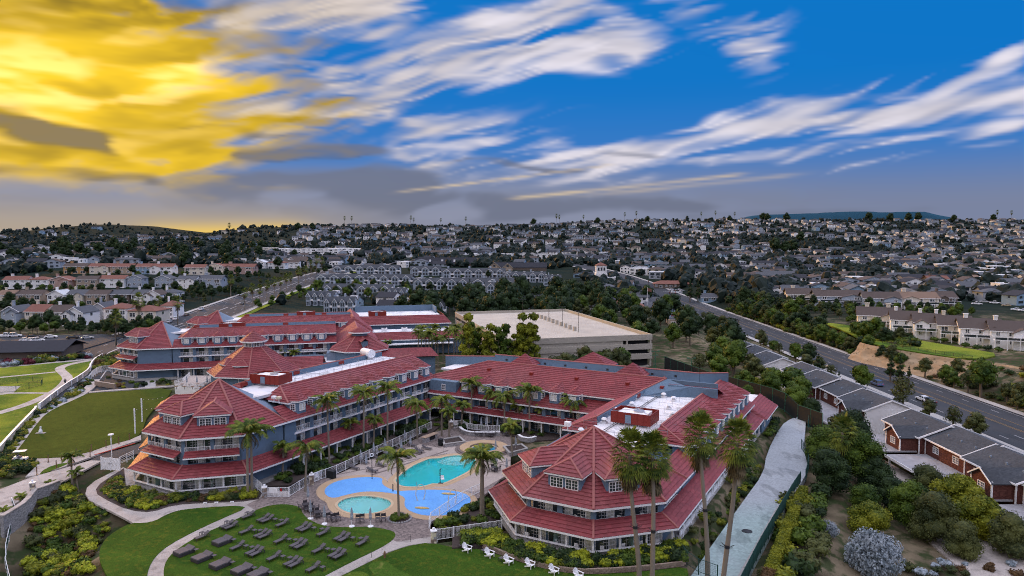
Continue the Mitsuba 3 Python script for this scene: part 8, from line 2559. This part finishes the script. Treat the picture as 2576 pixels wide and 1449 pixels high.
# ------------------------------------------------------------------ vehicles and people
def car_kit(gid, paint, kind='car'):
    L, W, h = (4.5, 1.8, 1.42) if kind == 'car' else (4.7, 1.9, 1.72) if kind == 'suv' else (5.5, 1.95, 1.8)
    pr = [(-L / 2, .32), (-L / 2 + .06, .75), (-L / 2 + .5, .92), (-L / 2 + .95, .96), (L / 2 - 1.15, .96), (L / 2 - .3, .84), (L / 2 - .02, .62), (L / 2, .32)]
    b = MB()
    n = len(pr)
    ring = lambda y, s: [[x, y, .32 + (z - .32) * s] for x, z in pr]
    rows__ = [ring(-W / 2, .93), ring(-W / 2 + .12, 1), ring(W / 2 - .12, 1), ring(W / 2, .93)]
    b.raw(sum(rows__, []), [f for r in range(3) for i in range(n) for f in ([r * n + i, r * n + (i + 1) % n, (r + 1) * n + (i + 1) % n], [r * n + i, (r + 1) * n + (i + 1) % n, (r + 1) * n + i])])
    b.poly(rows__[0]), b.poly(rows__[3])
    xb, xf = (-L / 2 + .45, L / 2 - 1.35) if kind != 'truck' else (-.6, L / 2 - 1.3)
    lo = [(xb, .94), (xf, .94)]
    hi = [(xb + (.55 if kind == 'car' else .25), h), (xf - .75, h)]
    g, r = MB(), MB()
    v = [[lo[0][0], -W / 2 + .1, .94], [lo[1][0], -W / 2 + .1, .94], [lo[1][0], W / 2 - .1, .94], [lo[0][0], W / 2 - .1, .94], [hi[0][0], -W / 2 + .25, h], [hi[1][0], -W / 2 + .25, h], [hi[1][0], W / 2 - .25, h], [hi[0][0], W / 2 - .25, h]]
    g.raw(v, [[0, 1, 5], [0, 5, 4], [1, 2, 6], [1, 6, 5], [2, 3, 7], [2, 7, 6], [3, 0, 4], [3, 4, 7]])
    r.box(hi[0][0] - .02, hi[1][0] + .02, -W / 2 + .23, W / 2 - .23, h - .02, h + .05)
    for s in (-1, 1):
        for x0, x1 in ((lo[0], hi[0]), (lo[1], hi[1])):
            r.beam([x0[0], s * (W / 2 - .1), .94], [x1[0], s * (W / 2 - .24), h], .08, .06)
        xm = (hi[0][0] + hi[1][0]) / 2
        r.beam([xm, s * (W / 2 - .1), .94], [xm, s * (W / 2 - .24), h], .08, .05)
    P = dict(body=(b, 'paint_' + paint, 30), windows=(g, 'glass'), roof=(r, 'paint_' + paint))
    for i, (x, s) in enumerate(((-L / 2 + .85, -1), (-L / 2 + .85, 1), (L / 2 - .85, -1), (L / 2 - .85, 1))):
        w = MB().tube([x, s * (W / 2 - .2), .32], [x, s * (W / 2 + .01), .32], .33, n=14)
        P['wheel' + (f'_{i:03d}' if i else '')] = (w, 'rubber')
    for i, s in enumerate((-1, 1)):
        P['headlight' + ('_001' if i else '')] = (MB().box(L / 2 - .1, L / 2 + .012, *sorted((s * .5, s * .8)), .56, .7), 'white_plastic')
        P['taillight' + ('_001' if i else '')] = (MB().box(-L / 2 - .015, -L / 2 + .1, *sorted((s * .52, s * .82)), .6, .78), 'red_sign')
    kit(gid, **P)


CK = {}
CN = {'white': 'white', 'silver': 'silver', 'black': 'black', 'red': 'red', 'blue': 'dark blue', 'tan': 'tan', 'grey': 'grey'}


def car(x, y, z, deg, paint, kind, where, group=None):
    if (paint, kind) not in CK:
        CK[(paint, kind)] = f'kit_vehicle_{len(CK)}'
        car_kit(CK[(paint, kind)], paint, kind)
    nm = {'car': 'car', 'suv': 'car', 'truck': 'pickup_truck'}[kind]
    kn = {'car': 'sedan', 'suv': 'tall car', 'truck': 'pickup truck'}[kind]
    tag(put(new(nm), CK[(paint, kind)], frame(x, y, z, deg)), f'{CN[paint]} {kn} {where}', 'car' if kind != 'truck' else 'truck', group)


cols = ['white', 'silver', 'black', 'white', 'grey', 'white', 'silver', 'red', 'blue']
for i, (p, c, kd) in enumerate(zip([(-171.6, 390.1), (-167.3, 362.9), (-164.7, 345.8), (-162.3, 334.2), (-180.4, 469.6), (-159.5, 418.9)], ('white', 'black', 'white', 'silver', 'white', 'black'), ('suv', 'car', 'car', 'car', 'suv', 'suv'))):
    car(p[0], p[1], float(hw_z(p[1])) + .05, 100 if i < 4 else 275, c, kd, f'on the climbing road at left, {ORD[i]} counted from its near part')
for i, (p, c, kd) in enumerate(zip([(-203.8, 283.5), (-200.0, 283.5), (-190.9, 280.8), (-186.7, 270.6), (-184.3, 270.6), (-182.2, 270.6), (-183.5, 280.4), (-173.1, 277.8), (-167.5, 277.8), (-170.4, 255.6), (-163.9, 253.2)], ('white', 'white', 'black', 'white', 'white', 'white', 'white', 'black', 'silver', 'white', 'silver'), ('truck', 'suv', 'car', 'car', 'car', 'suv', 'car', 'car', 'car', 'car', 'car'))):
    car(p[0], p[1], .06, 20 + (i % 3) * 8, c, kd, f'in the parking lot at far left, number {ORD[i]} from the left' if 0 else f'in the parking lot at far left, {ORD[i]} from the left')
for i, p in enumerate([(91.1, 617.0), (89.8, 575.1), (90.2, 563.2), (87.5, 549.5), (92.1, 556.2), (88.1, 532.2), (92.0, 540.7), (86.8, 512.1), (91.6, 524.0), (86.0, 491.6), (90.8, 502.6), (95.2, 508.2), (92.3, 484.6)]):
    car(p[0], float(p[1]), float(road_z(p[1])) + .05, -83, cols[i % 7], ('suv', 'car')[i % 2], 'waiting in the queue before the traffic lights', 'cars queueing above the crossing')
for i, (p, c) in enumerate(zip([(93.7, 449.7), (98.1, 456.8), (103.7, 464.2), (105.6, 482.1), (97.7, 439.3), (100.4, 439.3), (94.5, 438.7), (92.4, 414.0), (95.3, 414.0), (100.4, 427.6), (99.2, 402.4), (91.3, 400.7), (98.4, 371.2)], ('red', 'white', 'white', 'silver', 'white', 'black', 'grey', 'white', 'white', 'white', 'black', 'red', 'silver'))):
    car(p[0], p[1], float(road_z(p[1])) + .05, 95, c, ('suv', 'car')[i % 2], f'below the crossing on the right hand street, {ORD[i]} of the group')
for i, p in enumerate([(125.7, 558.6), (128.3, 560.6), (129.9, 556.3), (132.1, 556.7), (132.5, 551.2), (124.1, 543.9), (126.6, 542.0), (129.1, 543.9), (159.3, 590.8), (162.6, 595.8), (164.1, 591.2)]):
    car(p[0], p[1], hz(*p) + .1, 30 if i < 8 else 70, cols[(i * 2) % 7], 'car', 'parked behind the cypresses and restaurant' if i < 8 else 'parked on the ramp above the restaurant', 'cars parked at the restaurant' if i < 8 else 'cars parked on the ramp')
p = [(100.9, 311.2)][0]
car(p[0], p[1], -4.95, 93, 'white', 'truck', 'driving up the right hand street')
for i, (p, c, kd) in enumerate(zip([(108.2, 244.5), (111.5, 214.1), (104.4, 190.9), (113.3, 193.1)] + [(113.6, 190.7), (111.1, 213.6)], ('tan', 'black', 'white', 'white', 'black', 'blue'), ('car', 'car', 'car', 'car', 'car', 'suv'))):
    car(p[0], p[1], -4.95, 92, c, kd, f'on the right hand street beyond the townhouses, {ORD[i]} one')
for i, (p, c, kd) in enumerate(zip([(273.1, 415.4), (286.2, 428.1), (287.8, 421.3), (283.0, 404.8), (271.9, 381.4), (296.5, 447.4), (272.8, 377.2)], ('white', 'silver', 'white', 'tan', 'white', 'grey', 'white'), ('truck', 'truck', 'truck', 'car', 'car', 'car', 'car'))):
    car(p[0], p[1], hz(*p) + .1, 155, c, kd, f'parked on the upper lane at the right edge, {ORD[i]} one')
for i, (p, c) in enumerate(zip([(80.5, 147.0), (82.3, 133.3), (82.4, 114.4), (84.7, 119.3)], ('silver', 'silver', 'silver', 'black'))):
    car(p[0] + 2, p[1], -4.38, 178, c, 'car', f'under the townhouse carports at right, {ORD[i]} from the left')


def person(label, x, y, z, deg, top, legs, h=1.72):
    """A walking figure: one smooth body with clothes over it."""
    import manifold3d as m3
    s = h / 1.72
    J = dict(hip=(0, 0, .92), chest=(0.03, 0, 1.30), neck=(.03, 0, 1.46), head=(.05, 0, 1.60), sl=(.02, .19, 1.40), sr=(.02, -.19, 1.40), el=(-.10, .25, 1.13), er=(.12, -.25, 1.13), wl=(.02, .25, .90), wr=(.28, -.24, .95), hl=(.0, .10, .90), hr=(0, -.10, .90), kl=(.18, .10, .50), kr=(-.10, -.10, .49), al=(.12, .10, .08), ar=(-.32, -.10, .14), tl=(.28, .10, .04), tr=(-.20, -.10, .05), fl=(.06, .25, .80), fr=(.36, -.24, .88))
    R = dict(hip=.15, chest=.16, neck=.06, head=.105, sl=.075, sr=.075, el=.05, er=.05, wl=.035, wr=.035, hl=.11, hr=.11, kl=.07, kr=.07, al=.045, ar=.045, tl=.035, tr=.035, fl=.03, fr=.03)
    B = [('hip', 'chest'), ('chest', 'neck'), ('neck', 'head'), ('chest', 'sl'), ('chest', 'sr'), ('sl', 'el'), ('sr', 'er'), ('el', 'wl'), ('er', 'wr'), ('wl', 'fl'), ('wr', 'fr'), ('hip', 'hl'), ('hip', 'hr'), ('hl', 'kl'), ('hr', 'kr'), ('kl', 'al'), ('kr', 'ar'), ('al', 'tl'), ('ar', 'tr')]

    def skin(bones, grow=0.):
        out = m3.Manifold()
        for a, b in bones:
            ps = []
            for j in (a, b):
                ps.append(m3.Manifold.sphere(R[j] + grow, 14).translate(J[j]))
            out += m3.Manifold.batch_hull(ps)
        mm = out.to_mesh()
        return np.array(mm.vert_properties[:, :3]) * s, np.array(mm.tri_verts)
    k = tag(new('person'), label, 'person')
    M = frame(x, y, z, deg)
    part(k, 'body', MB(M).raw(*skin(B)), 'skin', True)
    part(k, 'shirt', MB(M).raw(*skin(B[:2][:1] + B[3:9], .014)), top, True)
    part(k, 'trousers', MB(M).raw(*skin([('hip', 'hl'), ('hip', 'hr'), ('hl', 'kl'), ('hr', 'kr'), ('kl', 'al'), ('kr', 'ar')], .014)), legs, True)
    J2 = dict(J)
    hr = m3.Manifold.sphere(.115, 14).translate((.03, 0, 1.63))
    mm = hr.to_mesh()
    part(k, 'hair', MB(M).raw(np.array(mm.vert_properties[:, :3]) * s, np.array(mm.tri_verts)), 'dark_void', True)


p = [(-121.3, 190.4)][0]
person('person in dark clothes walking along the pale park path', p[0], p[1], .06, 110, 'cloth_dark', 'cloth_dark')
p = [(144.4, 270.0)][0]
person('person in a pale blue top walking on the bluff lawn', p[0], p[1], .76, 200, 'cloth_blue', 'cloth_dark')
p = [(106.1, 505.8)][0]
person('person in dark clothes standing on the sidewalk at the crossing', p[0], p[1], hz(*p) + .15, 60, 'cloth_dark', 'cloth_blue')
# traffic lights, flag and utility poles
for i, p in enumerate([(110.3, 572.9), (112.0, 502.6), (114.9, 498.3)]):
    k = tag(new('traffic_light'), f'traffic light showing red at the crossing, {ORD[i]} from the left', 'traffic light')
    z = hz(*p)
    part(k, 'pole', MB().tube([*p, z], [*p, z + 6.5], .12), 'dark_metal'), part(k, 'arm', MB().tube([p[0] - 5, p[1], z + 6.2], [*p, z + 6.2], .07), 'steel')
    part(k, 'housing', MB().box(p[0] - .3, p[0] + .3, p[1] - .25, p[1] + .15, z + 4.6, z + 6.0), 'dark_metal'), part(k, 'red_lens', MB().tube([p[0], p[1] - .27, z + 5.6], [p[0], p[1] - .33, z + 5.6], .26, n=12), 'red_sign')
p = [(70.8, 370.6)][0]
k = tag(new('flagpole'), 'white flagpole with a pink and red flag beside the salmon roof', 'flagpole')
part(k, 'pole', MB().tube([*p, hz(*p)], [*p, hz(*p) + 14], .1), 'white_metal')
fl = MB()
xs_ = np.linspace(0, 2.6, 9)
vv = [[p[0] + x * .9, p[1] + .25 * math.sin(x * 2.2), hz(*p) + 13.6 - zz - .25 * x] for zz in (0, 1.6) for x in xs_]
fl.raw(vv, [f for i in range(8) for f in ([i, i + 1, i + 10], [i, i + 10, i + 9])])
part(k, 'flag', fl, 'roofing_red')
for i, p in enumerate([(-151.0, 318.7)] + [(-180.3, 389.8), (-145.5, 259.2)] + [(70.9, 422.2), (111.8, 503.3), (147.1, 624.4)] + [(213.5, 356.1)] + [(-146.4, 260.4)]):
    pole_light(p[0], p[1], hz(*p), 9.5, False, 'dark_metal', f'tall single arm street lamp, {ORD[i]} of those along the two main roads', deg=40 * i)
